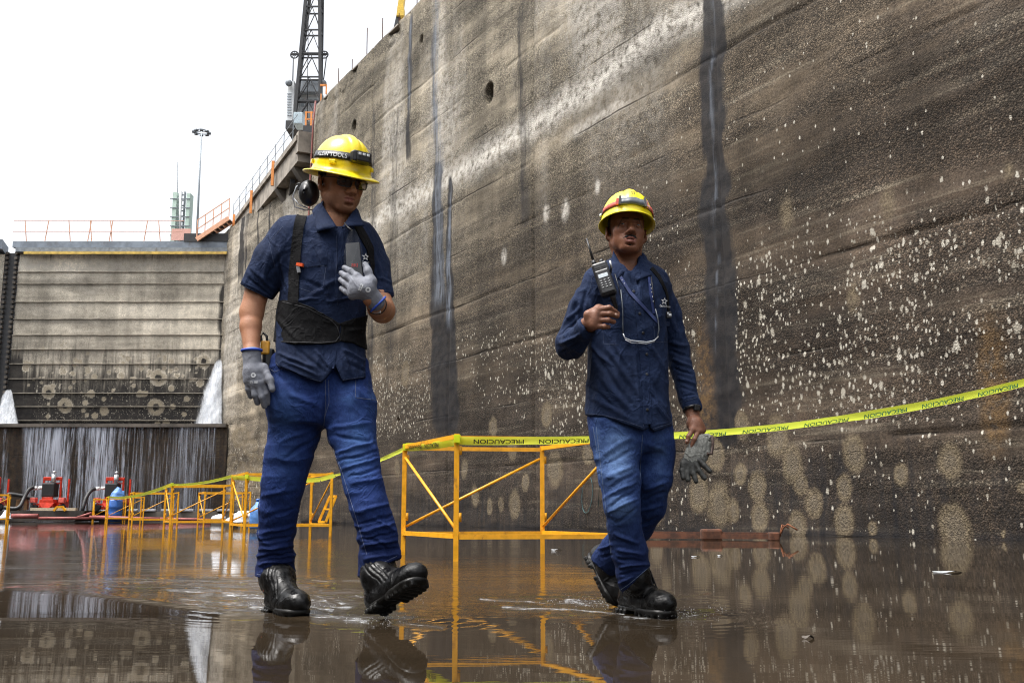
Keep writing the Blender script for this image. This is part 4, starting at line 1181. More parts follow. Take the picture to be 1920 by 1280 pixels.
# ================================================================== yellow barrier boxes
BH = 0.985
def barrier(loc, label, eu=(1.28, 0.10), ev=(-0.55, 1.22), w=0.040):
    """box of four hinged panels: posts, top and bottom rails, one diagonal each. local coords, origin at near-left corner A"""
    o = empty('safety_barrier', (loc[0], loc[1], 0), label, 'barrier', 'yellow barrier boxes')
    A, B, C, D = (0.0, 0.0), ev, (eu[0] + ev[0], eu[1] + ev[1]), eu
    for q in (A, B, C, D):
        m = MB(); m.bar((*q, -0.02), (*q, BH), w); c = m.build('post', M_YEL); c.parent = o; c.location = (0, 0, 0)
    hb = 0.19
    sides = [(A, B), (B, C), (C, D), (D, A)]
    for i, (p, q) in enumerate(sides):
        d = np.array(q, float) - np.array(p, float); d = d / np.linalg.norm(d); i0 = np.array(p) + d * w * 0.55; i1 = np.array(q) - d * w * 0.55
        zt_i = BH - 0.022 - 0.012 * (i % 2)
        m = MB(); m.bar((*i0, zt_i), (*i1, zt_i), w * 0.9); c = m.build('top_rail', M_YEL); c.parent = o; c.location = (0, 0, 0)
        m = MB(); m.bar((*i0, hb - 0.006 * (i % 2)), (*i1, hb - 0.006 * (i % 2)), w * 0.9); c = m.build('bottom_rail', M_YEL); c.parent = o; c.location = (0, 0, 0)
        up = i in (0,)
        za, zb_ = hb + 0.06, BH - 0.12
        if i == 3: continue                                        # the near panel carries no brace in the photo
        m = MB(); m.tube([(*i0, za), (*i1, zb_)], 0.0125, 8); c = m.build('brace', M_YEL); c.parent = o; c.location = (0, 0, 0)
        m = MB()
        for zz in (0.30, 0.82): m.cyl((*(np.array(p) + np.array([w * .62, 0])), zz), (*(np.array(p) + np.array([w * .62, 0])), zz + 0.07), 0.017, 8)
        cs = m.build_each('hinge', M_YEL)
        for c in cs: c.parent = o; c.location = (0, 0, 0)
    return o
A1 = np.array([-0.436, 7.9]); B1 = np.array([-0.978, 9.16]); D1 = np.array([0.82, 8.1])
b1 = barrier(A1, 'nearest yellow barrier box, beside the shorter worker, with striped tape on its rails', eu=(1.262, 0.20), ev=(-0.545, 1.26))
def bar_at(px, py_top, w_px_dir, label, rz, Y=None):
    d = ray(px, py_top); Yv = (BH - HC) * d[1] / d[2]
    p = P(px, py_top, Yv)
    return barrier(p[:2], label)
bar_at(463, 884.5, 1, 'second yellow barrier box, seen on both sides of the taller worker\'s legs', 0.08)
bar_at(323.5, 906.5, 1, 'third yellow barrier box, between the wet sill and the second box', 0.10)
bar_at(251, 921.6, 1, 'fourth yellow barrier box, just right of the blue barrel', 0.12)
bar_at(204, 930, 1, 'fifth yellow barrier box, in front of the blue barrel', 0.12)
bar_at(178, 934, 1, 'sixth and farthest yellow barrier box, left of the blue barrel', 0.12)
bar_at(-62, 925, 1, 'yellow barrier box cut off by the left edge of the photo', 0.05)
bar_at(385, 921, 1, 'yellow barrier box seen through the third box, near the recess wall', 0.3)
# folded frame leaning inside the second box
ff = empty('folded_frame', P(600, 975, 17.6), 'narrow yellow frame leaning inside the second barrier box', 'frame')
m = MB()
a0, a1, b0, b1_ = P(598, 978, 17.8), P(619, 930, 17.8), P(611, 978, 17.5), P(630, 930, 17.5)
m.bar(a0, a1, 0.045); m.bar(b0, b1_, 0.045); m.build_each('side_rail', M_YEL, ff)
m = MB(); m.bar(a1, b1_, 0.04); m.bar(a0, b0, 0.04); m.bar(a0 * .5 + a1 * .5, b0 * .5 + b1_ * .5, 0.03); m.build('cross_rail', M_YEL, ff)

# ================================================================== caution tape
def tape_mat():
    t = NT('caution_tape_film'); c = t.coord()
    col = t.mix(t.rng(t.noise(c, 7, 4), .35, .65), (0.70, 0.74, 0.03), (0.80, 0.84, 0.08))
    t.pri(color=col, rough=0.28, spec=0.5)
    tl = t.n('BsdfTranslucent', {'Color': (0.75, 0.85, 0.10, 1)})
    mx = t.n('MixShader', {0: 0.42})
    t.t.links.new(t.b.outputs[0], mx.inputs[1]); t.t.links.new(tl.outputs[0], mx.inputs[2]); t.t.links.new(mx.outputs[0], t.out.inputs[0])
    return t.m
M_TAPE = tape_mat()
M_TAPEINK = simple('tape_ink', (0.012, 0.022, 0.014), 0.45, var=0.3)
M_TAPEINK2 = simple('tape_ink_backlit', (0.10, 0.42, 0.25), 0.45, var=0.5)  # light coming through the tape from behind, painted as a teal ink
tp = empty('caution_tape', (A1[0], A1[1], 0.9), 'yellow green caution tape with upside down lettering strung along the barriers to the right', 'tape')
def strip(path, width, tilt, name='band', text=True, ink=None, word0=0.0, period=0.50, wlen=0.37):
    """ribbon along 3D path; tilt = lean of the width direction from vertical (towards viewer) per point"""
    path = np.array(path, float); seg = np.linalg.norm(np.diff(path, axis=0), axis=1); L = np.concatenate([[0], np.cumsum(seg)])
    tilt = np.array(tilt, float)
    def at(l):
        p = np.array([np.interp(l, L, path[:, i]) for i in range(3)]).T
        e = 0.02
        q1 = np.array([np.interp(np.clip(l + e, 0, L[-1]), L, path[:, i]) for i in range(3)]).T
        q0 = np.array([np.interp(np.clip(l - e, 0, L[-1]), L, path[:, i]) for i in range(3)]).T
        d = q1 - q0; d /= np.linalg.norm(d, axis=-1, keepdims=True)
        tl_ = np.interp(l, L, tilt)
        h = np.stack([d[:, 1], -d[:, 0], 0 * tl_], 1); h /= np.linalg.norm(h, axis=1, keepdims=True)
        h[h[:, 1] > 0] *= -1                                     # towards viewer
        up = np.cross(h, d); up[up[:, 2] < 0] *= -1
        w = up * np.cos(tl_)[:, None] + h * np.sin(tl_)[:, None]
        n = np.cross(d, w); n[n[:, 1] > 0] *= -1
        return p, d, w, n
    nl = int(L[-1] / 0.03) + 2; nw = 5
    l = np.linspace(0, L[-1], nl); p, d, w, n = at(l)
    V = []
    for j in range(nw):
        u = j / (nw - 1) - 0.5
        V.append(p + w * (u * width) + n * (0.004 * np.cos(u * 5) + 0.004 * vnoise(np.stack([l * 6, l * 0 + u * 2], 1), 5))[:, None])
    V = np.stack(V, 1).reshape(-1, 3)
    mesh_np(name, V, grid_faces(nl, nw), M_TAPE, tp)
    if text:
        tv, tf = text_mesh('PRECAUCION', 1.0, 0.0, 0.018)
        tv = tv[:, :2]; tv = tv - (tv.max(0) + tv.min(0)) / 2; tv = tv / (tv.max(0) - tv.min(0))
        tv = -tv                                                  # upside down: turned by 180 degrees
        # orientation along the ribbon as seen from the viewer
        sx = 1.0 if (path[-1, 0] > path[0, 0]) else -1.0
        k = word0
        while k < L[-1] - wlen * 0.5:
            ll_ = k + tv[:, 0] * wlen * sx
            if ll_.min() > 0 and ll_.max() < L[-1]:
                pp, d_, w_, n_ = at(ll_)
                mesh_np('lettering', pp + w_ * (tv[:, 1] * width * 0.54 - 0.06 * width)[:, None] + n_ * 0.010, tf, ink or M_TAPEINK, tp, smooth=False)
            k += period
def sag(a, b, s, n=16):
    a = np.array(a, float); b = np.array(b, float)
    return [a + (b - a) * t - np.array([0, 0, 4 * s * t * (1 - t)]) for t in np.linspace(0, 1, n)]
WT = 0.072
tA = np.array([*P(857, 826, 7.87)[:2], P(857, 826, 7.87)[2]])
tD = P(1262, 817, 8.05); tR = P(1925, 716, 8.6)
wallhit = tR + (tR - tD) * 1.2
strip(sag(tA, tD, 0.015), WT * 0.9, np.linspace(0.1, 0.9, 16), word0=0.33, period=0.52, wlen=0.40)
strip(sag(tD, tR, 0.075) + sag(tR, wallhit, 0.02)[1:], WT, [0.75] * 8 + [0.45] * 23, ink=M_TAPEINK2, word0=0.25, period=0.545, wlen=0.40)
tB = P(761, 838, 9.1)
strip(sag(tB, tA + np.array([0, -0.01, 0.0]), 0.01), WT, [0.15] * 16, word0=0.3, period=0.45, wlen=0.36)
t2 = P(627, 891, 15.2); t3 = P(463, 896, 15.2)
strip(sag(t2, tB + np.array([0, 0, -0.01]), 0.03), WT * 0.55, [0.9] * 16, text=False)
strip(sag(t3, P(600, 899, 15.3), 0.02), WT, [0.5] * 16, text=False); strip(sag(P(600, 899, 15.3), t2, 0.0), WT, [0.7] * 16, text=False)
strip(sag(P(436, 895, 16.4), t3, 0.0), WT, [0.2] * 16, text=False)
t4 = P(322, 908, 21.3); strip(sag(t4, P(436, 892, 16.4), 0.05), WT * .7, [0.6] * 16, text=False)
t5 = P(204, 931, 36.5); strip(sag(t5, t4, 0.12), WT, [0.5] * 16, text=False)
strip(sag(P(2, 926, 34), P(14, 957, 36), 0.0), WT, [0.5] * 16, text=False)
# knots of tape around posts
m = MB()
for (x, y, Yk) in [(857, 822, 7.85), (761, 838, 9.12), (463, 893, 15.2), (323, 908, 21.3), (251, 924, 29.5), (204, 932, 37)]:
    c = P(x, y, Yk); m.box(c + np.array([0, 0, 0.0]), (0.050, 0.050, 0.062))
m.build_each('knot', M_TAPE, tp)

# ================================================================== rusty bar and floating scraps
rb = empty('rusted_beam', wl(wall_sz(1330, 1000)[0], 0.4, 0), 'rusty steel beam lying in the water along the wall behind the shorter worker', 'steel beam')
ra, re_ = P(1180, 1001, 14.6), P(1462, 1001, 14.0)
ra[2] = 0.05; re_[2] = 0.05
m = MB(); m.bar(ra, re_, 0.15, 0.07); m.bar(ra + np.array([0, -.02, .05]), re_ + np.array([0, -.02, .04]), 0.05, 0.03); m.build('beam', M_RUST, rb)
m = MB(); q = ra + (re_ - ra) * 0.55; m.box(q + np.array([0, -.05, .02]), (0.3, 0.14, 0.16), bev=0.03); m.box(re_ + np.array([-.1, -.05, 0]), (0.14, 0.16, 0.12), bev=0.02); m.build('coupling', M_RUST, rb)
m = MB(); e = re_; m.tube([e, e + np.array([.05, 0, .12]), e + np.array([.10, -.05, .17]), e + np.array([.22, -.1, .09])], 0.012, 6); m.tube([e + np.array([0, .02, 0]), e + np.array([.04, .0, .16]), e + np.array([.13, 0, .12])], 0.01, 6); m.build('bent_rod', simple('orange_rust', (0.20, 0.07, 0.028), .8), rb)
def scrap(px, py, w_px, label, tip=False):
    c = ground(px, py); k = c[1] / FPX
    nu, nv = 9, 4; V = []
    for i in range(nu):
        for j in range(nv):
            u = i / (nu - 1) - .5; v = j / (nv - 1) - .5
            wd = w_px * k * 0.30 * (1 - (2 * u) ** 2 * 0.7)
            V.append(c + np.array([u * w_px * k, v * wd * 1.6, 0.006 + 0.004 * math.cos(u * 5 + v * 2) + 0.002 * math.sin(9 * u)]))
    return tag(mesh_np('floating_scrap', np.array(V), grid_faces(nu, nv), M_SCRAP), label, 'scrap', 'pale scraps floating on the water')
M_SCRAP = simple('pale_scrap', (0.40, 0.42, 0.44), 0.4, var=0.4, scale=30)
scrap(1776, 1073, 52, 'largest pale scrap floating near the right edge of the water')
scrap(1043, 1031, 18, 'pale scrap floating under the near barrier rail')
scrap(1304, 1044, 15, 'tiny pale scrap floating right of the shorter worker\'s knees')
scrap(1350, 1042, 9, 'tiny pale speck floating below the rusty beam')
o_ = scrap(1515, 1197, 22, 'brownish flake floating in the right foreground'); o_.data.materials[0] = M_CONCD
# ================================================================== water
BOOTS = [(535, 1140, 1.0), (715, 1158, 1.0), (1215, 1152, 0.8), (1140, 1134, 0.5)]
xs_ = np.concatenate([-np.geomspace(400, 2.65, 42), np.arange(-2.6, 2.601, 0.0125), np.geomspace(2.65, 400, 42)])
ys_ = np.concatenate([-np.geomspace(200, 2, 12), np.arange(1.7, 6.3, 0.0125), np.geomspace(6.32, 1500, 70)])
X_, Yw = [q.ravel() for q in np.meshgrid(xs_, ys_, indexing='ij')]
wv = np.stack([X_, Yw], 1); Zw = np.zeros(len(X_))
wx, wy = proj(np.stack([X_, Yw, Zw], 1))
inz = sstep(2.6, 2.3, np.abs(X_)) * sstep(1.75, 2.0, Yw) * sstep(6.25, 5.8, Yw)
# trains of small wavelets trailing the boots, plus gentle chop left of the taller worker
for (bx, by, a) in BOOTS:
    c = ground(bx, by); dx = X_ - c[0]; dy = Yw - c[1]
    r = np.hypot(dx, dy) + 1e-6
    ph = r + 0.02 * vnoise(wv * 9 + bx, 3)
    ringz = np.sin(ph * 2 * math.pi / 0.085) * np.exp(-r / 0.16) * 0.0034 * a * sstep(0.03, 0.09, r)
    ringz *= 0.55 + 0.45 * vnoise(wv * 7 + 3 * bx, 8)
    Zw += ringz
calm_y = np.interp(wx, [-300, 0, 150, 300, 450, 600, 720, 900, 1100, 1300, 2300], [1100, 1104, 1112, 1132, 1152, 1163, 1165, 1150, 1166, 1164, 1160])
rough = sstep(calm_y + 6, calm_y - 8, wy) * sstep(1000, 1060, wy)
leftz = np.exp(-((wx - 430) / 260.0) ** 2) * sstep(1040, 1090, wy)
trail2 = np.exp(-((wx - 1080) / 150.0) ** 2) * np.exp(-((wy - 1132) / 20.0) ** 2) + np.exp(-((wx - 1290) / 50.0) ** 2) * np.exp(-((wy - 1152) / 10.0) ** 2)
st_ = vnoise(np.stack([X_ * 5.0, Yw * 13], 1), 21) + 0.55 * vnoise(np.stack([X_ * 12, Yw * 30], 1), 22)
near1 = np.exp(-((wx - 545) / 120.0) ** 2) * np.exp(-((wy - 1128) / 34.0) ** 2) + .7 * np.exp(-((wx - 720) / 60.0) ** 2) * np.exp(-((wy - 1158) / 10.0) ** 2)
Zw += 0.0042 * st_ * rough * leftz * (.5 + .5 * vnoise(np.stack([X_ * 1.2, Yw * 3], 1), 31)) + 0.0085 * st_ * rough * near1 + 0.0075 * st_ * trail2
# the bow wave that bounds the calm foreground
dl = (wy - calm_y)
Zw += 0.0060 * np.exp(-((dl + 3) / 4.0) ** 2) * sstep(-80, 120, wx) * sstep(840, 700, wx) * (0.6 + 0.5 * vnoise(np.stack([X_ * 8, Yw * 3], 1), 5))
Zw *= inz
turb = rough * sstep(-60, 40, wx) * sstep(1250, 700, wx) + 0.0
t = NT('muddy_water'); c = t.coord(); xyz = t.sep(c)
far = t.rng(xyz[1], 5.0, 30.0)
b1n = t.noise(t.mapn(c, (1.6, 7.5, 1)), 1.0, 5, 0.55)
b2n = t.noise(t.mapn(c, (0.5, 2.3, 1), (3, 5, 0)), 1.0, 4, 0.55)
b3n = t.noise(t.mapn(c, (9, 28, 1)), 1.0, 4, 0.6)
tb_ = t.attr('turb').outputs['Fac']
lf = t.math('MULTIPLY', t.math('MULTIPLY', t.rng(xyz[0], 2.0, -3.5), t.rng(xyz[1], 3.8, 6.5)), t.rng(xyz[1], 24.0, 9.0, 0.12, 1))
st1 = t.math('MULTIPLY', t.math('ADD', t.math('MULTIPLY', tb_, 0.5), t.math('ADD', t.math('MULTIPLY', lf, 0.26), 0.010)), t.rng(t.noise(t.mapn(c, (.5, 1.1, 1), (9, 2, 0)), 1.0, 4), 0.34, 0.62, 0.35, 1.0))
hh = t.math('ADD', t.math('MULTIPLY', b1n, 1.0), t.math('MULTIPLY', b3n, 0.16))
n1 = t.bump(hh, st1, 0.030)
n2 = t.bump(b2n, 0.022, 0.030, n1)
mud = t.attr('mud').outputs['Fac']
mudn = t.math('MULTIPLY', t.math('MULTIPLY', mud, 0.6), t.rng(t.noise(t.mapn(c, (1.5, 2.5, 1)), 1.0, 5), 0.3, 0.65))
colr = t.mix(t.rng(t.noise(t.mapn(c, (.6, 1, 1)), 1.2, 5), .35, .65), (0.020, 0.0145, 0.0090), (0.032, 0.0230, 0.0145))
colr = t.mix(mudn, colr, (0.075, 0.039, 0.016))
fo_ = t.attr('foam_glint').outputs['Fac']
fn1 = t.noise(t.mapn(c, (8, 30, 1)), 1.0, 6, 0.72); fn2 = t.noise(t.mapn(c, (34, 90, 1), (2, 3, 0)), 1.0, 4, 0.65)
fm = t.math('ADD', t.math('MULTIPLY', fo_, 0.42), t.math('ADD', t.math('MULTIPLY', fn1, 0.6), t.math('MULTIPLY', fn2, 0.4)))
fm = t.math('MULTIPLY', t.rng(fm, 0.86, 1.02), t.rng(fo_, 0.05, 0.25, 0, 0.85))
n2 = t.bump(t.math('ADD', fn1, t.math('MULTIPLY', fn2, 0.5)), t.math('MULTIPLY', fo_, 0.55), 0.012, n2)
colr = t.mix(fm, colr, (0.60, 0.62, 0.64))  # froth, plus sky glints on the ripples painted in as pale colour
t.pri(color=colr, rough=t.math('ADD', t.math('MULTIPLY', fm, 0.35), 0.012), ior=1.33, normal=n2, spec=0.5)
M_WATER = t.m
mudm = np.exp(-((wx - 960) / 190.0) ** 2) * np.exp(-((wy - 1095) / 42.0) ** 2) + 0.7 * np.exp(-((wx - 330) / 300.0) ** 2) * np.exp(-((wy - 1090) / 40.0) ** 2) + 0.6 * np.exp(-((wx - 700) / 200.0) ** 2) * np.exp(-((wy - 1060) / 40.0) ** 2)
mudm = mudm * (Yw > 1)
foam_glint = np.zeros(len(X_))
for pts, w_, a_ in [([(420, 1113), (500, 1120), (610, 1128)], 9, .95), ([(500, 1096), (590, 1102)], 6, .8), ([(470, 1140), (560, 1146), (690, 1165)], 9, 1.0), ([(440, 1130), (560, 1135)], 8, .9), ([(340, 1122), (460, 1131)], 3, .9), ([(545, 1138), (625, 1142)], 4, 1.0), ([(640, 1148), (740, 1166), (830, 1176)], 4, .9), ([(690, 1164), (770, 1158)], 6, .9),
                    ([(500, 1075), (600, 1080)], 5, .6), ([(360, 1090), (480, 1098)], 5, .55), ([(900, 1123), (1000, 1128), (1130, 1138)], 4, 1.0), ([(940, 1138), (1060, 1143), (1170, 1150)], 4, 1.0), ([(1060, 1124), (1140, 1133)], 5, 1.0), ([(1170, 1156), (1260, 1160), (1310, 1152)], 5, .9), ([(560, 1150), (600, 1160), (640, 1158)], 6, 1.0), ([(880, 1100), (940, 1104)], 2, .6), ([(1270, 1120), (1330, 1112)], 2, .5)]:
    d_ = np.min([segdist(wx, wy, a, b)[0] for a, b in zip(pts[:-1], pts[1:])], 0)
    foam_glint = np.maximum(foam_glint, a_ * np.exp(-(d_ / w_) ** 2))
random.seed(21)
for _ in range(95):
    cx_, cy_ = random.gauss(555, 95), random.gauss(1118, 24); ln_ = random.uniform(14, 70); tl_ = random.uniform(-.02, .10)
    if not (1062 < cy_ < np.interp(cx_, [300, 450, 600, 720, 900], [1132, 1152, 1163, 1165, 1150])): continue
    d_ = segdist(wx, wy, (cx_ - ln_ / 2, cy_ - tl_ * ln_), (cx_ + ln_ / 2, cy_ + tl_ * ln_))[0]
    foam_glint = np.maximum(foam_glint, random.uniform(.7, 1.0) * np.exp(-(d_ / random.uniform(1.2, 2.6)) ** 2))
foam_glint *= (Yw > 1) * (wy > 1040)
wo = mesh_np('water', np.stack([X_, Yw, Zw], 1), grid_faces(len(xs_), len(ys_)), M_WATER, attrs=dict(turb=turb * (Yw > 1), mud=mudm, foam_glint=foam_glint))
tag(wo, kind='structure')

# splash drops and froth around the boots: individual droplets far too many to count
m = MB(); random.seed(4)
def drop(p, r):
    vs = [(0, 0, 1), (1, 0, 0), (0, 1, 0), (-1, 0, 0), (0, -1, 0), (0, 0, -1)]
    m.add([p + np.array(v) * r * np.array([1, 1, random.uniform(.7, 1.6)]) for v in vs], [[0, 1, 2], [0, 2, 3], [0, 3, 4], [0, 4, 1], [5, 2, 1], [5, 3, 2], [5, 4, 3], [5, 1, 4]], True)
for (cx, cy, sx, sy, n_, zmax) in [(560, 1140, 60, 10, 160, .012), (500, 1130, 50, 14, 110, .008), (470, 1105, 60, 12, 80, .006), (720, 1163, 50, 8, 120, .02), (1090, 1130, 60, 5, 150, .012), (1150, 1139, 40, 4, 100, .015), (1270, 1156, 40, 5, 140, .03),
                                   (790, 1140, 14, 24, 26, .14), (1340, 1145, 30, 6, 30, .03), (1100, 1125, 30, 5, 60, .03)]:
    for _ in range(n_):
        p = ground(random.gauss(cx, sx * .7), random.gauss(cy, sy * .6)); p[2] = abs(random.gauss(0, zmax * .5))
        drop(p, random.uniform(0.0006, 0.0017))
def drops_mat():
    t = NT('water_drops'); t.pri(color=(0.42, 0.43, 0.45), rough=0.05, spec=0.8); return t.m
tag(m.build('water_drops', drops_mat()), 'scattered splash drops thrown up around the walking boots', 'splash', kind='stuff')
# ================================================================== people: shared tools
from mathutils.bvhtree import BVHTree

def rot(yaw=0, pitch=0, roll=0):
    """head frame: x image right, -y face forward, z up. +yaw turns to image right, +pitch looks down"""
    return np.array((Matrix.Rotation(R(yaw), 3, 'Z') @ Matrix.Rotation(R(roll), 3, 'Y') @ Matrix.Rotation(R(pitch), 3, 'X')))

class Surf:
    """ray-cast helper: finds where a photo pixel meets a finished garment, so straps and seams lie on it"""
    def __init__(s, V, F): s.t = BVHTree.FromPolygons([tuple(v) for v in V], [tuple(f) for f in F.tolist()])
    def hit(s, px, py, lift=0.0):
        d = ray(px, py); d = d / np.linalg.norm(d)
        h = s.t.ray_cast(Vector((0, 0, HC)), Vector(d))
        if h[0] is None: return None, None
        n = np.array(h[1]); n = -n if n @ d > 0 else n
        return np.array(h[0]) + n * lift, n

def ribbon(surf, pts, w_px, lift, name, mat, parent, thick=0.002, step=4.0, fall=None):
    """strap following a pixel polyline over a garment; has real thickness"""
    pts = np.array(pts, float); seg = np.hypot(*np.diff(pts, axis=0).T); L = np.concatenate([[0], np.cumsum(seg)])
    n = max(3, int(L[-1] / step) + 1); l = np.linspace(0, L[-1], n)
    x = np.interp(l, L, pts[:, 0]); y = np.interp(l, L, pts[:, 1])
    w_ = np.interp(l, L, w_px) if hasattr(w_px, '__len__') else np.full(n, w_px)
    dx = np.gradient(x); dy = np.gradient(y); m_ = np.hypot(dx, dy); nx, ny = -dy / m_, dx / m_
    rows = []
    for i in range(n):
        r = []
        for u in (-0.5, 0, 0.5):
            p, nn = surf.hit(x[i] + nx[i] * w_[i] * u, y[i] + ny[i] * w_[i] * u, lift)
            r.append((p, nn))
        good = [q for q in r if q[0] is not None]
        if not good: continue
        Yd = np.mean([q[0][1] for q in good]) if fall is None else fall
        for j, u in enumerate((-0.5, 0, 0.5)):
            if r[j][0] is None or abs(r[j][0][1] - Yd) > 0.05:
                r[j] = (P(x[i] + nx[i] * w_[i] * u, y[i] + ny[i] * w_[i] * u, Yd), np.array([0, -1.0, 0]))
        rows.append(r)
    if len(rows) < 2: return None
    T = np.array([[q[0] for q in r] for r in rows]); Nn = np.array([[q[1] for q in r] for r in rows])
    for _ in range(2):
        T[1:-1] = T[1:-1] * 0.5 + (T[:-2] + T[2:]) * 0.25
    top = T; bot = T - Nn * (thick + lift * 0.8)
    V = np.concatenate([top, bot], 1).reshape(-1, 3)           # 6 per row
    F = []
    for i in range(len(rows) - 1):
        a, b = i * 6, (i + 1) * 6
        for p_, q_ in ((0, 1), (1, 2), (2, 5), (5, 4), (4, 3), (3, 0)): F.append([a + p_, a + q_, b + q_, b + p_])
    F += [[0, 3, 4, 1], [1, 4, 5, 2]]; e = (len(rows) - 1) * 6; F += [[e, e + 1, e + 4, e + 3], [e + 1, e + 2, e + 5, e + 4]]
    if name is None: return V, F
    return mesh_np(name, V, F, mat, parent, smooth=False)

def seam(mb, surf, pts, r=0.0009, lift=0.0002, step=3.0):
    pts = np.array(pts, float); seg = np.hypot(*np.diff(pts, axis=0).T); L = np.concatenate([[0], np.cumsum(seg)])
    l = np.linspace(0, L[-1], max(2, int(L[-1] / step) + 1)); q = []
    for a in l:
        p, n = surf.hit(np.interp(a, L, pts[:, 0]), np.interp(a, L, pts[:, 1]), lift)
        if p is not None and (not q or np.linalg.norm(p - q[-1]) < 0.06): q.append(p)
    if len(q) > 1: mb.tube(q, r, 5)
    return mb

def decal(surf, shape2d, faces, cx, cy, w_px, h_px, ang, lift, name, mat, parent):
    """flat lettering or emblem laid on cloth: 2D shape (-.5...5) -> pixels -> surface"""
    ca, sa = math.cos(ang), math.sin(ang); V = []; last = None
    for x, y in shape2d:
        u, v = x * w_px, -y * h_px
        p, n = surf.hit(cx + u * ca - v * sa, cy + u * sa + v * ca, lift)
        if p is None: p = last if last is not None else P(cx, cy, 3.6)
        last = p; V.append(p)
    return mesh_np(name, np.array(V), faces, mat, parent, smooth=False)

def star_ring(n=5, ro=0.5, ri=0.22, wd=0.10):
    o = [(ro * (1 if k % 2 == 0 else ri / ro) * math.sin(math.pi * k / n), ro * (1 if k % 2 == 0 else ri / ro) * math.cos(math.pi * k / n)) for k in range(2 * n)]
    i_ = [(x * (1 - wd * 3.2), y * (1 - wd * 3.2)) for x, y in o]
    return o + i_, [[k, (k + 1) % (2 * n), 2 * n + (k + 1) % (2 * n), 2 * n + k] for k in range(2 * n)]

def finger(s, pts, r0=0.0098, r1=0.0078, k=0.006):
    n = len(pts); rs = [r0 + (r1 - r0) * i / (n - 1) for i in range(n)]
    s.chain(pts, rs, k=k)

def tint_blend(T, m, col): return T * (1 - m[:, None]) + np.array(col)[None, :] * m[:, None]

def skin_mat(name, deep, sss=0.06):
    t = NT(name); c = t.coord(); tn = t.attr('tint').outputs['Color']
    f = t.noise(c, 160, 4, 0.6); b = t.noise(c, 28, 4)
    col = t.mix(t.rng(b, .35, .65, 0, 0.40), tn, t.mix(1.0, tn, deep, 'MULTIPLY'))
    col = t.mix(t.rng(f, .45, .7, 0, .16), col, t.mix(1.0, col, (0.7, .6, .55), 'MULTIPLY'))
    t.pri(color=col, rough=t.rng(f, 0.3, 0.7, 0.46, 0.68), normal=t.bump(t.math('ADD', f, t.math('MULTIPLY', b, 0.8)), 0.45, 0.0018), sss=sss, sssr=(0.6, 0.25, 0.12), ssss=0.012, spec=0.45)
    return t.m

def cloth_mat(name, base, lite, weave=900.0, rough=0.85, fade=False, bump=0.35, tw=True, fadecol=None):
    t = NT(name); c = t.coord()
    n1 = t.noise(c, 11, 6, 0.62); n2 = t.noise(c, 60, 5, 0.7); n3 = t.noise(t.mapn(c, (1, 1, .25)), 300, 3, 0.6)
    col = t.mix(t.rng(n1, .32, .68), tuple(q * .72 for q in base), base)
    col = t.mix(t.rng(n2, .42, .75, 0, .30), col, lite)
    col = t.mix(t.rng(n3, .45, .7, 0, .24 if fade else .12), col, lite)
    if fade:
        fa = t.attr('fade').outputs['Fac']
        fm = t.math('MULTIPLY', fa, t.rng(t.math('ADD', t.math('MULTIPLY', n2, .6), t.math('MULTIPLY', n3, .4)), .25, .65, .45, 1.0))
        col = t.mix(fm, col, fadecol or lite)
        dp = t.math('MULTIPLY', t.attr('damp').outputs['Fac'], t.rng(n1, .25, .6, .55, 1))
        col = t.mix(dp, col, t.mix(1.0, col, (.45, .45, .50), 'MULTIPLY'))
    def crease(sc, off, wdt):
        v = t.noise(t.mapn(c, (1, 1, .75), off, (0.3, 0.5, 0.2)), sc, 3, .5, 0.9)
        return t.rng(t.math('ABSOLUTE', t.math('SUBTRACT', v, .5)), 0.0, wdt, 1, 0)
    cr = t.math('ADD', t.math('MULTIPLY', crease(7.5, (0, 0, 0), .05), 1.5), t.math('MULTIPLY', crease(15, (4, 2, 7), .05), .8))
    cr = t.math('MULTIPLY', cr, t.rng(n1, .42, .60, .15, 1))
    h = t.math('ADD', t.math('ADD', t.math('MULTIPLY', n2, 0.8), t.math('MULTIPLY', n3, 0.35)), t.math('MULTIPLY', cr, 0.9))
    t.pri(color=col, rough=rough, normal=t.bump(h, bump * 1.25, 0.0045), spec=0.2)
    return t.m

M_SKIN = skin_mat('skin', (0.70, 0.55, 0.50))
M_NAVY1 = cloth_mat('navy_cotton', (0.0080, 0.0165, 0.049), (0.022, 0.040, 0.096))
M_NAVY2 = cloth_mat('navy_cotton_faded', (0.0085, 0.0180, 0.053), (0.024, 0.045, 0.106))
M_JEAN1 = cloth_mat('dark_denim', (0.0090, 0.0240, 0.112), (0.025, 0.060, 0.205), fade=True, fadecol=(0.042, 0.10, 0.25))
M_JEAN2 = cloth_mat('faded_denim', (0.0100, 0.0265, 0.108), (0.036, 0.078, 0.215), fade=True, fadecol=(0.125, 0.215, 0.41))
M_THREAD = simple('thread', (0.035, 0.05, 0.10), 0.8)
M_THREAD2 = simple('pale_thread', (0.11, 0.13, 0.20), 0.8)
M_BLACKC = cloth_mat('black_elastic', (0.0042, 0.0042, 0.0052), (0.011, 0.011, 0.013))
M_BOOT = None
M_LACE = simple('boot_lace', (.022, .022, .024), .7)
def boot_mat(name, col, wetness):
    t = NT(name); c = t.coord(); n1 = t.noise(c, 25, 6, .65); n2 = t.noise(c, 110, 4)
    t.pri(color=t.mix(t.rng(n1, .4, .66), col, tuple(q * 1.8 + .0015 for q in col)), rough=t.rng(n1, .35, .68, wetness, wetness + .30), normal=t.bump(t.math('ADD', n1, t.math('MULTIPLY', n2, .35)), .5, .005), spec=.26)
    return t.m
M_BOOT = boot_mat('wet_black_leather', (0.0036, 0.0036, 0.0038), 0.22)
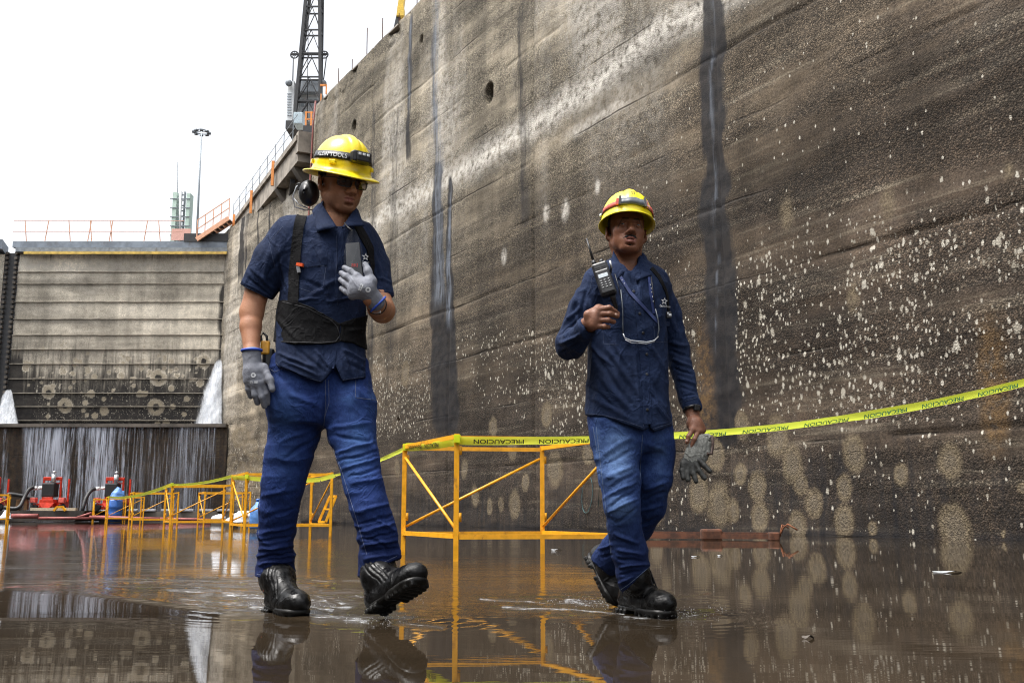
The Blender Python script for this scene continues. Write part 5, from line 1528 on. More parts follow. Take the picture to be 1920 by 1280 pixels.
M_SOLE = boot_mat('muddy_black_sole', (0.0055, 0.0052, 0.0048), 0.28)
M_SOLE2 = simple('muddy_sole_edge', (0.085, 0.07, 0.035), 0.4, var=0.7, scale=30, dirt=(0.012, 0.012, 0.010))
M_GLOVE = cloth_mat('grey_nitrile', (0.19, 0.20, 0.235), (0.28, 0.29, 0.32), rough=.6, bump=.2)
M_BLUEC = simple('blue_cuff', (0.02, 0.07, 0.45), .6)
M_WHITEI = simple('white_print', (0.70, 0.72, 0.74), .6, var=.1)
M_HAT = simple('yellow_helmet_shell', (0.86, 0.66, 0.010), 0.30, var=.05, scale=6, coat=.35)
M_HAT2 = simple('yellow_helmet_shell_bright', (0.88, 0.74, 0.010), 0.33, var=.06, scale=7, coat=.3, dirt=None)
M_BLKP = simple('black_plastic', (0.012, 0.012, 0.014), .38, var=.3, scale=30)
M_HAIR = simple('black_hair', (0.008, 0.007, 0.007), .6, var=.5, scale=200, bump=.8)
M_GREYP = simple('grey_plastic', (0.10, 0.115, 0.135), .4, var=.25, scale=30)
M_REDS = simple('faded_red_strap', (0.46, 0.075, 0.055), .7, var=.5, scale=40, dirt=(.55, .45, .40))
M_LENS = None
def lens_mat():
    t = NT('tinted_lens'); t.pri(color=(.012, .011, .012), rough=.06, spec=.6)
    tr = t.n('BsdfTransparent', {'Color': (.60, .56, .53, 1)}); mx = t.n('MixShader', {0: .12})
    t.t.links.new(tr.outputs[0], mx.inputs[1]); t.t.links.new(t.b.outputs[0], mx.inputs[2]); t.t.links.new(mx.outputs[0], t.out.inputs[0]); return t.m
M_LENS = lens_mat()
def clear_mat():
    t = NT('clear_vinyl'); t.pri(color=(.35, .37, .40), rough=.22, spec=.8)
    tr = t.n('BsdfTransparent', {'Color': (.88, .9, .92, 1)}); mx = t.n('MixShader', {0: .025})
    t.t.links.new(tr.outputs[0], mx.inputs[1]); t.t.links.new(t.b.outputs[0], mx.inputs[2]); t.t.links.new(mx.outputs[0], t.out.inputs[0]); return t.m
M_CLEAR = clear_mat()
M_EYEW = simple('eye_white', (.33, .295, .265), .25, var=.05)
M_IRIS = simple('dark_iris', (.012, .007, .005), .12)

def head_sdf(s, C, M, open_mouth=0.0, wide=1.0, lean=1.0, sc=1.0):
    """sculpt a head into s; local units in metres, eyes at z=0"""
    T = lambda x, y, z: np.asarray(C) + M @ (np.array([x * wide, y, z]) * sc)
    E = lambda c, r, k=.018, mode='add', A=None: s.ell(T(*c), np.array(r) * sc, M if A is None else M @ A, k * sc, mode)
    Cp = lambda a, b, ra, rb=None, k=.015, mode='add': s.cap(T(*a), T(*b), ra * sc, (ra if rb is None else rb) * sc, k * sc, mode)
    E((0, .018, .035), (.077 * wide, .097, .086), .0)
    E((0, -.030, -.018), (.063 * wide, .064, .092), .03)
    E((0, -.032, -.072), (.047 * wide, .050, .040), .025)
    E((0, -.074, -.100), (.024, .020, .017), .022)
    for sx in (-1, 1):
        Cp((sx * .057, .012, -.050), (sx * .024, -.072, -.098), .017, .013, .025)
        E((sx * .043, -.060, -.024), (.022, .022, .017), .022)
        E((sx * .040, -.052, -.056), (.022 * lean, .022, .024), .025)
        Cp((sx * .012, -.088, .021), (sx * .044, -.076, .020), .0105, .009, .014)
        E((sx * .032, -.102, .0005), (.0165, .014, .0105), .010, 'sub')
        # lids
        a, b, c_ = (sx * .0165, -.0885, .0015), (sx * .032, -.0918, .0070), (sx * .0475, -.0795, .0015)
        Cp(a, b, .0032, .0042, .004); Cp(b, c_, .0042, .0032, .004)
        b2_ = (sx * .032, -.0895, -.0085); Cp(a, b2_, .003, .0042, .005); Cp(b2_, c_, .0042, .003, .005)
        E((sx * .0150, -.104, -.0405), (.0095, .0125, .0090), .006)
        # ear
        A = np.array(Matrix.Rotation(R(-14), 3, 'X')) @ np.array(Matrix.Rotation(R(sx * 26), 3, 'Z'))
        E((sx * .0835, .018, -.012), (.0085, .020, .033), .007, 'add', A)
        E((sx * .0915, .011, -.008), (.0060, .0100, .018), .005, 'sub', A)
        E((sx * .0775, .008, -.038), (.0065, .009, .011), .006)
    Cp((0, -.088, .010), (0, -.114, -.030), .0085, .0120, .014)
    E((0, -.119, -.0345), (.0125, .0125, .0110), .009)
    for sx in (-1, 1): E((sx * .0072, -.115, -.0460), (.0046, .0064, .0048), .004, 'sub')
    E((0, -.078, -.068), (.036, .022, .027), .02)
    Cp((-.023, -.0885, -.066 - open_mouth * .2), (-.006, -.1000, -.0605), .0042, .0062, .006); Cp((.023, -.0885, -.066 - open_mouth * .2), (.006, -.1000, -.0605), .0042, .0062, .006)
    zl = -.0745 - open_mouth
    Cp((-.021, -.0885, -.068 - open_mouth * .6), (0, -.0985, zl), .0046, .0072, .006); Cp((.021, -.0885, -.068 - open_mouth * .6), (0, -.0985, zl), .0046, .0072, .006)
    if open_mouth > 0: E((0, -.098, -.0675 - open_mouth * .45), (.0165, .016, .0022 + open_mouth * .42), .003, 'sub')
    else:
        Cp((-.023, -.096, -.0672), (0, -.1065, -.0668), .0017, .0022, .003, 'sub'); Cp((.023, -.096, -.0672), (0, -.1065, -.0668), .0017, .0022, .003, 'sub')
    E((0, -.094, -.0865 - open_mouth), (.018, .008, .005), .008, 'sub')
    return T

def head_tint(V, C, M, base, lips, stub=None, wide=1.0, om=0.0, hairline=True, sc=1.0):
    L = (V - np.asarray(C)) @ M / sc; x, y, z = L[:, 0] / wide, L[:, 1], L[:, 2]
    T = np.tile(np.array(base, float), (len(V), 1))
    inh = (np.abs(x) < .12) & (z > -.14) & (z < .15) & (y > -.15) & (y < .13)
    warm = np.exp(-((np.abs(x) - .04) / .02) ** 2 - ((z + .03) / .02) ** 2) * (y < 0) * inh
    T = tint_blend(T, warm * .25, np.array(base) * np.array([1.15, .85, .8]))
    zc = -.0672 - om * .45
    lp = np.exp(-(x / .0215) ** 4 - ((z - zc) / (.0115 + om * .6)) ** 4) * (y < -.082) * inh
    T = tint_blend(T, np.clip(lp, 0, 1) * .85, lips)
    br = np.exp(-((z - .0215 - .10 * np.abs(x) + 2.4 * np.maximum(np.abs(x) - .036, 0)) / .0049) ** 4) * (np.abs(x) > .011) * (np.abs(x) < .054) * (y < -.045) * inh
    T = tint_blend(T, br * .92, (.012, .010, .008))
    if stub is not None:
        sb = sstep(-.042, -.066, z + .12 * (y + .09)) * (y < .03) * inh * (1 - lp) * (z > -.125)
        T = tint_blend(T, np.clip(sb, 0, 1) * stub[1], stub[0])
    if hairline:
        hr = ((z > .012 - .0 * y) & (y > -.012) & inh).astype(float) * sstep(-.02, .0, y)
        T = tint_blend(T, hr * .9, (.012, .010, .009))
    return T

def eyes(C, M, parent, wide=1.0, look=(0, 0), sc=1.0):
    for sx in (-1, 1):
        c = np.asarray(C) + M @ (np.array([sx * .032 * wide, -.0775, .000]) * sc)
        m = MB(); m.lathe(c, [(0.0012, -.0124)] + [(.0125 * math.sin(a), -.0125 * math.cos(a)) for a in np.linspace(.2, math.pi - .1, 12)], 18, axis=M @ np.array([0, 1, 0]))
        e = m.build('eye', M_EYEW, parent)
        d = M @ np.array([look[0], -1, look[1]]); d /= np.linalg.norm(d)
        m = MB(); m.lathe(c + d * .0119, [(.0064, -.0006), (.0052, .0004), (.0030, .0010), (.0004, .0012)], 14, axis=d); m.build('iris', M_IRIS, e)

def helmet(name, C, M, parent, mat, brim, label=None, a=.111, b=.138, h=.122, z0=.040, y0=.008):
    """dome with raised crown ridges and a brim whose width depends on the angle; returns dome(theta, t)"""
    nth, nt_ = 120, 26
    def dome_l(th, t):
        """th: 0 = front (-y), + towards image right. t 0 top..1 base"""
        sp_ = math.sin(t * math.pi / 2) ** 0.86; cz = max(0.0, math.cos(t * math.pi / 2)) ** 0.92
        x = a * sp_ * math.sin(th); y = -b * sp_ * math.cos(th); z = h * cz
        rid = math.exp(-((abs(x)) / .017) ** 4) * .0055 * (1 - t ** 3) - math.exp(-((abs(x) - .024) / .005) ** 2) * .0022 * (1 - t ** 3)
        return np.array([x * (1 + .03 * t), y + y0, z + z0 + rid])
    rows = []
    for i in range(nth):
        th = 2 * math.pi * i / nth
        r = [dome_l(th, t) for t in np.linspace(0.02, 1.0, nt_)]
        rad = np.array([math.sin(th), -math.cos(th), 0]); base = r[-1]; w, drop = brim(th)
        r += [base + rad * .003 + np.array([0, 0, -.006]), base + rad * .0065 + np.array([0, 0, -.0125])]
        q = r[-1]
        for u in (.25, .5, .8, 1.0): r.append(q + rad * w * u + np.array([0, 0, -drop * u ** 1.4]))
        e = r[-1]; r.append(e + rad * .0015 + np.array([0, 0, -.003])); r.append(e + np.array([0, 0, -.0055]))
        for u in (.6, .2): r.append(q + rad * w * u + np.array([0, 0, -drop * u ** 1.4 - .0045]))
        r.append(base - rad * .003 + np.array([0, 0, -.012]))
        for t in np.linspace(.95, 0.05, 8): r.append((dome_l(th, t) - np.array([0, y0, z0])) * .965 + np.array([0, y0, z0]) + np.array([0, 0, -.001]))
        rows.append(r)
    V = np.array(rows); nr = V.shape[1]
    W = (V.reshape(-1, 3) @ M.T) + np.asarray(C)
    F = [[i * nr + j, i * nr + j + 1, ((i + 1) % nth) * nr + j + 1, ((i + 1) % nth) * nr + j] for i in range(nth) for j in range(nr - 1)]
    n0 = len(W); W = np.concatenate([W, [np.asarray(C) + M @ (dome_l(0, 0.0))]])
    F += [[n0, i * nr, ((i + 1) % nth) * nr] for i in range(nth)]
    o = mesh_np(name, W, F, mat, parent)
    def dome(th, t, lift=0.0):
        p = dome_l(th, t); e = 1e-3
        n = np.cross(dome_l(th + e, t) - p, dome_l(th, t + e) - p); n /= np.linalg.norm(n) + 1e-12
        if n @ (p - np.array([0, y0, z0])) < 0: n = -n
        return np.asarray(C) + M @ (p + n * lift), M @ n
    return o, dome

def band(dome, th0, th1, t0f, t1f, lift, n=40, thick=.002):
    V = []
    for i in range(n):
        th = th0 + (th1 - th0) * i / (n - 1)
        for t_, l_ in ((t0f(th), lift), (t1f(th), lift), (t1f(th), lift - thick - .002), (t0f(th), lift - thick - .002)): V.append(dome(th, t_, l_)[0])
    F = [[i * 4 + k, i * 4 + (k + 1) % 4, (i + 1) * 4 + (k + 1) % 4, (i + 1) * 4 + k] for i in range(n - 1) for k in range(4)] + [[0, 1, 2, 3], [(n - 1) * 4 + k for k in (3, 2, 1, 0)]]
    return np.array(V), F

def boot(prefix_parent, heel, toe, up, shaft_top, side_sign=1, tread_seed=1, laces=True, sh_r=.058, strip=False):
    """work boot: heel/toe = ground-contact points of the sole, up = direction out of the sole"""
    heel = np.asarray(heel, float); toe = np.asarray(toe, float); f = toe - heel; Lf = np.linalg.norm(f); f /= Lf
    up = np.asarray(up, float); up = up - f * (up @ f); up /= np.linalg.norm(up); sd = np.cross(f, up)
    B = np.stack([f, sd, up], 1)
    Q = lambda x, y, z: heel + f * x * Lf + sd * y + up * z
    allp = np.array([heel, toe, np.asarray(shaft_top)]); lo = allp.min(0) - .11; hi = allp.max(0) + .11
    s = SDF(lo, hi, .0034)
    ank = Q(.24, 0, .115)
    s.cap(shaft_top, ank, sh_r, .050, .0)
    s.ell(Q(.19, 0, .055), (.066, .043, .052), B, .02)
    s.cap(ank, Q(.46, 0, .075), .047, .040, .03); s.cap(Q(.46, 0, .072), Q(.74, 0, .050), .040, .036, .03)
    s.ell(Q(.79, 0, .050), (.074, .050, .042), B, .02)
    s.ell(Q(.50, 0, .042), (.11, .045, .038), B, .02); s.cap(Q(.16, 0, .036), Q(.80, 0, .036), .041, .048, .02, flat=(up, .55))
    # collar padding, toe cap ridge, vamp creases
    st = np.asarray(shaft_top); ax = (ank - st) / np.linalg.norm(ank - st)
    for q in (0.018, 0.05): s.cap(st + ax * q, st + ax * (q + .004), sh_r + .004, sh_r + .004, .012)
    V, F = s.mesh(2)
    L = (V - heel) @ B; x = L[:, 0] / Lf; z = L[:, 2]
    N = vnormals(V, F)
    dsp = .0025 * np.exp(-((x - .66) / .014) ** 2) * (z > .028)
    for xc in (.40, .47, .54): dsp -= .0030 * np.exp(-((x + .25 * (z - .08) / .1 - xc + .01 * vnoise(V * 60, 3)) / .014) ** 2) * (z > .06)
    dsp += .0020 * fbm(V * 45, 3, 4) + .0012 * np.exp(-((z - .050 - .03 * np.cos(x * 6)) / .004) ** 2)
    upV, upF = V + N * dsp[:, None], F
    up_o = mesh_np('boot', upV, upF, M_BOOT, prefix_parent)
    # sole
    s = SDF(lo, hi, .0034)
    s.cap(Q(.13, 0, .017), Q(.84, 0, .017), .043, .048, .0, flat=(up, .42))
    s.cap(Q(.62, 0, .017), Q(.80, .002, .017), .051, .051, .01, flat=(up, .40))
    for xx in np.arange(.08, 1.0, .085):
        if .30 < xx < .44: continue
        wdt = .034 if xx < .9 else .024
        for sy in (-1, 1): s.box(Q(xx, sy * wdt, .004), (.0085, .016, .008), B, .003, .004)
    s.box(Q(.36, 0, -.002), (.022, .08, .010), B, .003, .004, 'sub')
    for xx in np.arange(.13, .95, .085): s.box(Q(xx, 0, -.002), (.004, .028, .005), B, .002, .003, 'sub')
    V, F = s.mesh(1)
    so_ = mesh_np('sole', V, F, M_SOLE, up_o)
    if strip:
        m = MB()
        for k in range(4): m.box(Q(.10 + .06 * k, -.0435 * strip, .034), (.009, .004, .014), M=Matrix(B.tolist()), bev=.001)
        m.build('reflective_tab', M_WHITEI, up_o)
    if laces:
        sf_ = BVHTree.FromPolygons([tuple(v) for v in upV], [tuple(f_) for f_ in upF.tolist()])
        def on(x, y, l=.002):
            h = sf_.ray_cast(Vector(Q(x, y, .30)), Vector(-up))
            return np.array(h[0]) + up * l if h[0] is not None else Q(x, y, .1)
        m = MB(); prev = None
        for k in range(6):
            xx = .64 - .060 * k; ww = .019
            a, b = on(xx, -ww), on(xx, ww); c_ = on(xx, 0, .004)
            m.tube([a, c_, b], .0026, 6)
            if prev is not None: m.tube([prev[0], on(xx + .03, 0, .005), b], .0024, 6); m.tube([prev[1], on(xx + .03, 0, .005), a], .0024, 6)
            for q in (a, b): m.lathe(q, [(.0045, -.001), (.0045, .001), (.002, .0018)], 8, axis=up)
            prev = (a, b)
        m.build('laces', M_LACE, up_o)
    return up_o, Q

def torso_rows(rows, yaw):
    """rows: (py, pxL, pxR, Y, depth half)"""
    out = []
    for py, l, r, Y, b in rows:
        p0, p1 = P(l, py, Y), P(r, py, Y); c = (p0 + p1) / 2; half = (p1[0] - p0[0]) / 2
        a2 = max(1e-4, half ** 2 - (b * math.sin(yaw)) ** 2) / math.cos(yaw) ** 2
        out.append((c[2], c[0], Y, math.sqrt(a2), b, yaw))
    return out
# ================================================================== the taller worker (left of the photo)
pA = empty('person', (P(603, 1140, 3.72)[0], 3.72, 0), 'taller worker in dark glasses and black back belt, gloved hand on a chest pouch', 'person', 'workers walking through the shallow water')
YA = R(19)
HA = P(640, 342, 3.75); MA = rot(36, 15, 0)
# ---- joints
shR, shL = P(528, 446, 3.70), P(689, 452, 3.84)
elR, wrR = P(472, 585, 3.72), P(472, 660, 3.66)
elL, wrL = P(717, 582, 3.75), P(704, 569, 3.57)
neck0, neck1 = P(632, 385, 3.78), P(625, 432, 3.79)
# ---- body: head, neck, trunk and arms in one skin
s = SDF(P(425, 700, 3.7) * [1, 0, 1] + [0, 3.44, 0], [P(752, 240, 3.7)[0], 4.02, HA[2] + .16], .0027)
TA = head_sdf(s, HA, MA, wide=.98, lean=.85)
s.chain([HA + MA @ np.array([0, .028, -.05]), neck0, neck1], [.055, .060, .068], k=.03)
s.cap(neck1, P(607, 475, 3.79), .06, .08, .04)
s.cap(P(575, 470, 3.75), P(655, 470, 3.82), .05, .05, .04); s.cap(P(603, 480, 3.78), P(600, 690, 3.77), .12, .12, .05, flat=((math.sin(YA), -math.cos(YA), 0), .7))
s.chain([shR + [.03, .02, -.03], P(484, 538, 3.73), elR], [.045, .047, .043], k=.04)
s.chain([elR, P(470, 612, 3.70), wrR, P(474, 678, 3.65)], [.041, .039, .0285, .027], k=.02)
s.chain([shL + [-.03, 0, -.03], P(706, 530, 3.82), elL], [.042, .046, .045], k=.04)
s.chain([elL, P(711, 577, 3.66), wrL, P(694, 560, 3.54)], [.045, .043, .031, .028], k=.02)
V, F = s.mesh(2)
tint = head_tint(V, HA, MA, (.370, .172, .090), (.28, .10, .085), stub=((.13, .075, .052), .42), wide=1.03)
vx_, vy_ = proj(V)
fore = sstep(520, 600, vy_) * (np.abs(vx_ - 472) < 60)
tint = tint_blend(tint, fore * .35, (.39, .195, .115))
bodyA = mesh_np('body', V, F, M_SKIN, pA, colors=tint)
eyes(HA, MA, pA, 1.03, look=(.1, -.35))
# ---- short hair below the helmet
s = SDF(HA - .13, HA + .15, .003)
s.ell(HA + MA @ np.array([0, .021, .034]), (.082, .100, .088), MA, 0)
s.box(HA + MA @ np.array([0, -.115, .0]), (.2, .105, .2), MA, .01, .008, 'sub'); s.box(HA + MA @ np.array([0, 0, -.135]), (.2, .2, .1), MA, .005, .008, 'sub')
for sx in (-1, 1): s.ell(HA + MA @ np.array([sx * .083, .010, -.012]), (.02, .024, .036), MA, .004, 'sub')
V, F = s.mesh(1); mesh_np('hair', V + vnormals(V, F) * (.0018 * vnoise(V * 300, 2))[:, None], F, M_HAIR, pA)

# ---- shirt
rowsA = [(398, 614, 653, 3.80, .050), (412, 580, 676, 3.795, .078), (428, 547, 695, 3.79, .098), (452, 533, 703, 3.785, .120), (500, 530, 699, 3.775, .133), (545, 530, 692, 3.77, .131), (590, 523, 685, 3.765, .124),
         (625, 521, 682, 3.765, .122), (660, 516, 685, 3.765, .130), (700, 512, 692, 3.765, .150), (730, 510, 695, 3.765, .153)]
rA = torso_rows(rowsA, YA)
s = SDF(P(425, 745, 3.7) * [1, 0, 1] + [0, 3.52, 0], [P(752, 240, 3.7)[0], 4.02, P(0, 366, 3.76)[2]], .0037)
s.loft(rA, 0, 2.35, rad=.02)
s.chain([P(545, 440, 3.72), P(513, 488, 3.715), P(482, 545, 3.735)], [.072, .075, .069], k=.045)
s.chain([P(672, 448, 3.84), P(700, 500, 3.835), P(711, 553, 3.80)], [.067, .064, .056], k=.045)
# open neck
s.cap(P(640, 372, 3.745), P(632, 420, 3.73), .056, .040, .012, 'sub')
s.cap(P(634, 392, 3.66), P(640, 432, 3.66), .035, .012, .01, 'sub')
# sleeve ends
s.cut_px(lambda x: np.interp(x, [430, 447, 512, 518, 519, 684, 685, 735, 745], [528, 531, 563, 566, 2000, 2000, 541, 557, 560]), P(0, 470, 3.8)[2])
s.cut_px(lambda x: np.interp(x, [495, 503, 520, 560, 603, 612, 628, 636, 642, 694, 700], [650, 660, 684, 703, 716, 708, 684, 700, 714, 706, 700]), P(0, 640, 3.8)[2])
V, F = s.mesh(2); N = vnormals(V, F); vx_, vy_ = proj(V)
d = .0042 * fbm(V * np.array([9, 9, 6]), 3, 3) + .0030 * (1 - np.abs(fbm(V * np.array([15, 15, 8]) + 3, 2, 5)) * 3.2)
V = V + N * d[:, None]
fl = [((520, 455), (545, 560), 7, .007), ((505, 470), (492, 545), 8, .006), ((535, 470), (500, 520), 6, -.006), ((470, 500), (515, 545), 6, .006), ((463, 520), (505, 552), 4, -.005), ((530, 545), (520, 480), 5, -.006),
      ((575, 560), (640, 520), 8, .006), ((560, 520), (615, 545), 7, -.005), ((600, 470), (618, 560), 9, .006), ((575, 440), (600, 500), 8, -.005), ((630, 470), (637, 560), 5, .004),
      ((540, 565), (600, 560), 5, .006), ((610, 565), (680, 555), 5, .006), ((660, 460), (690, 520), 8, .007), ((700, 470), (725, 545), 6, .006), ((690, 490), (712, 540), 5, -.006), ((705, 520), (735, 530), 4, .005), ((695, 545), (735, 548), 3, .004),
      ((520, 660), (590, 690), 6, .007), ((560, 655), (610, 700), 6, -.006), ((530, 675), (600, 705), 5, .006), ((640, 655), (690, 680), 6, .007), ((650, 680), (695, 700), 5, -.005), ((640, 660), (660, 705), 6, .006), ((590, 655), (620, 690), 5, .006),
      ((520, 505), (535, 550), 5, .006), ((555, 425), (590, 450), 8, -.004), ((450, 525), (515, 560), 2.0, .003), ((690, 538), (735, 554), 2.0, .003)]
V = folds(V, N, fl)
shirtA = mesh_np('shirt', V, F, M_NAVY1, pA); SA = Surf(V, F)
# collar flaps
def flap(corners, Ys, name, mat, parent, curl=.010, n=8):
    """corners: 4 pixels (inner top, inner bottom, tip, outer top) with depths"""
    c = [P(x, y, Y) for (x, y), Y in zip(corners, Ys)]
    V = []
    for i in range(n):
        for j in range(n):
            u, v = i / (n - 1), j / (n - 1)
            p = (c[0] * (1 - v) + c[1] * v) * (1 - u) + (c[3] * (1 - v) + c[2] * v) * u
            p = p + np.array([0, -1, .25]) * curl * math.sin(math.pi * u) * (1 - .4 * v)
            V.append(p)
    V = np.array(V); top = V; bot = V + np.array([0, .005, -.001])
    F = grid_faces(n, n); F2 = F[:, ::-1] + n * n
    rim = []
    idx = [i * n for i in range(n)] + [(n - 1) * n + j for j in range(1, n)] + [i * n + n - 1 for i in range(n - 2, -1, -1)] + [j for j in range(n - 2, 0, -1)]
    for a, b in zip(idx, idx[1:] + idx[:1]): rim.append([a, a + n * n, b + n * n, b])
    return mesh_np(name, np.concatenate([top, bot]), np.concatenate([F, F2, np.array(rim)]), mat, parent)
cA = flap([(602, 380), (633, 427), (594, 434), (585, 396)], [3.72, 3.630, 3.635, 3.715], 'collar', M_NAVY1, shirtA)
cB = flap([(665, 390), (641, 427), (683, 423), (672, 394)], [3.74, 3.630, 3.655, 3.755], 'collar', M_NAVY1, shirtA)
m = MB()      # stand behind the neck
V = []; n_ = 24
for i in range(n_):
    a = math.pi * (-.12 + 1.24 * i / (n_ - 1)) + YA
    for r_, dz in ((.070, -.03), (.067, .022), (.062, .022), (.064, -.03)): V.append(P(633, 397, 3.765) + np.array([math.cos(a) * r_, math.sin(a) * r_ * 1.05, dz - .014 * math.sin(a)]))
mesh_np('collar_stand', np.array(V), [[i * 4 + k, i * 4 + (k + 1) % 4, (i + 1) * 4 + (k + 1) % 4, (i + 1) * 4 + k] for i in range(n_ - 1) for k in range(4)], M_NAVY1, shirtA)
# placket, pocket seams, hems
ribbon(SA, [(637, 430), (640, 480), (633, 540), (636, 565)], 11, .0030, 'placket', M_NAVY1, shirtA)
ribbon(SA, [(627, 655), (622, 690)], 8, .0025, 'placket', M_NAVY1, shirtA)
ribbon(SA, [(562, 497), (612, 492)], 10, .0030, 'pocket_flap', M_NAVY1, shirtA); ribbon(SA, [(658, 500), (703, 497)], 8, .0030, 'pocket_flap', M_NAVY1, shirtA)
m = MB()
for pts in ([(562, 497), (560, 540), (585, 548), (606, 538), (612, 494)], [(562, 503), (612, 498)], [(631, 440), (632, 490), (628, 540), (633, 572)], [(452, 534), (514, 564)], [(505, 662), (522, 686), (562, 704), (602, 715)], [(643, 712), (694, 704)], [(690, 537), (734, 552)], [(530, 425), (505, 455), (515, 500)]): seam(m, SA, pts)
m.build('stitching', M_THREAD, shirtA)
m = MB()
seam(m, cA and SA, [(594, 432), (630, 425)]); m.build('stitching', M_THREAD, shirtA)
# emblem on the chest: five pointed star outline with a line of small lettering
sv, sf = star_ring(wd=.14)
decal(SA, sv, sf, 684, 482, 14, 15, 0.08, .004, 'star_emblem', M_WHITEI, shirtA)
tv, tf = text_mesh('Canal de Panama', 1.0, 0, .01); tv = tv[:, :2] - (tv[:, :2].max(0) + tv[:, :2].min(0)) / 2; tv = tv / (tv.max(0) - tv.min(0))
decal(SA, tv, tf, 688, 492, 20, 4.2, 0.06, .004, 'emblem_lettering', M_WHITEI, shirtA)

# ---- back support belt with braces
s = SDF(P(490, 672, 3.7) * [1, 0, 1] + [0, 3.56, 0], [P(712, 540, 3.7)[0], 3.98, P(0, 545, 3.8)[2]], .004)
s.loft([(z, cx, cy, a + .003, b + .008, yw) for z, cx, cy, a, b, yw in rA], 0, 2.35)
s.cut_px(lambda x: np.interp(x, [495, 508, 560, 620, 640, 660, 690, 700], [636, 640, 645, 646, 640, 643, 657, 657]), 9)
s.cut_px(lambda x: np.interp(x, [495, 512, 530, 560, 590, 610, 632, 637, 660, 690, 700], [566, 566, 562, 565, 580, 592, 603, 606, 598, 590, 590]), 9, keep_above=False)
V, F = s.mesh(2); N = vnormals(V, F); V = V + N * (.0025 * fbm(V * 14, 3, 7))[:, None]
V = folds(V, N, [((515, 590), (560, 640), 6, .004), ((640, 604), (636, 642), 3, -.006), ((560, 567), (634, 602), 2.2, .004), ((520, 643), (634, 643), 2.2, .004), ((650, 620), (686, 615), 5, .004)])
beltA = mesh_np('back_support_belt', V, F, M_BLACKC, pA)
m = MB(); SB = Surf(V, F); seam(m, SB, [(530, 566), (575, 577), (620, 600), (632, 612), (637, 628), (630, 640), (600, 643), (520, 640)], .0016); m.build('belt_binding', simple('belt_binding', (.03, .03, .033), .7), beltA)
ribbon(SA, [(566, 404), (560, 425), (556, 460), (552, 520), (550, 572)], 19, .005, 'brace_strap', M_BLACKC, beltA)
ribbon(SA, [(668, 420), (682, 445), (694, 468), (697, 500), (693, 580)], [12, 14, 13, 10, 8], .005, 'brace_strap', M_BLACKC, beltA)

# ---- jeans
s = SDF(P(455, 1105, 3.75) * [1, 0, 1] + [0, 3.42, 0], [P(775, 640, 3.7)[0], 4.02, P(0, 655, 3.76)[2]], .0038)
s.loft(torso_rows([(660, 516, 684, 3.768, .098), (690, 509, 690, 3.768, .112), (730, 506, 698, 3.765, .122), (770, 505, 700, 3.762, .120), (800, 520, 690, 3.76, .10)], YA * .8), 0, 2.4, rad=.03)
s.chain([P(556, 760, 3.77), P(551, 810, 3.77), P(541, 855, 3.77), P(531, 905, 3.775), P(523, 950, 3.80), P(519, 1000, 3.835), P(518, 1045, 3.865), P(516, 1080, 3.875)],
        [.099, .096, .088, .081, .072, .067, .067, .068], k=.03)
s.chain([P(655, 760, 3.74), P(659, 810, 3.72), P(671, 855, 3.685), P(682, 905, 3.65), P(694, 950, 3.635), P(707, 1000, 3.64), P(710, 1040, 3.65), P(712, 1066, 3.65)],
        [.095, .087, .074, .069, .070, .068, .069, .067], k=.03)
s.cap(P(516, 1070, 3.872), P(515, 1082, 3.875), .078, .079, .015); s.cap(P(711, 1055, 3.65), P(711, 1066, 3.652), .077, .078, .015)
s.cut_px(lambda x: np.interp(x, [470, 480, 520, 552, 600, 650, 672, 682, 710, 745, 760], [1080, 1081, 1087, 1072, 1060, 1090, 1080, 1080, 1062, 1047, 1040]), P(0, 1000, 3.7)[2])
V, F = s.mesh(2); N = vnormals(V, F); vx_, vy_ = proj(V)
low = sstep(930, 1040, vy_)
d = .0040 * fbm(V * np.array([8, 8, 9]), 3, 13) + (.0022 + .004 * low) * (1 - np.abs(fbm(V * np.array([7, 7, 17]) + 9, 2, 15)) * 3.2)
V = V + N * d[:, None]
fj = [((600, 800), (520, 830), 7, .006), ((605, 815), (530, 860), 6, -.006), ((600, 790), (540, 790), 6, .005), ((612, 740), (605, 800), 5, -.008), ((610, 805), (700, 790), 7, .006), ((615, 815), (708, 830), 6, -.005), ((625, 850), (710, 825), 5, .007), ((630, 865), (712, 845), 5, -.006), ((640, 880), (715, 858), 5, .007), ((650, 895), (718, 875), 5, -.006), ((655, 905), (720, 895), 6, .006),
      ((485, 930), (560, 915), 8, .005), ((560, 950), (490, 975), 7, -.005), ((482, 1000), (556, 985), 6, .007), ((482, 1015), (556, 1005), 5, -.006), ((482, 1030), (555, 1022), 6, .009), ((482, 1046), (555, 1036), 4, -.008), ((482, 1058), (552, 1050), 5, .009), ((490, 1068), (540, 1066), 4, -.006),
      ((665, 960), (735, 945), 6, .006), ((668, 985), (742, 965), 5, -.006), ((670, 1000), (746, 980), 6, .008), ((672, 1013), (748, 998), 4, -.008), ((675, 1024), (750, 1012), 6, .010), ((676, 1036), (750, 1026), 4, -.009), ((680, 1050), (748, 1036), 6, .007), ((700, 970), (745, 1000), 5, .006), ((690, 1005), (735, 1035), 5, -.006),
      ((540, 740), (600, 760), 9, .005), ((520, 700), (560, 740), 9, -.004), ((660, 720), (705, 760), 8, .005), ((482, 1074), (550, 1068), 2.0, .003), ((676, 1072), (745, 1043), 2.0, .003)]
V = folds(V, N, fj); vx_, vy_ = proj(V)
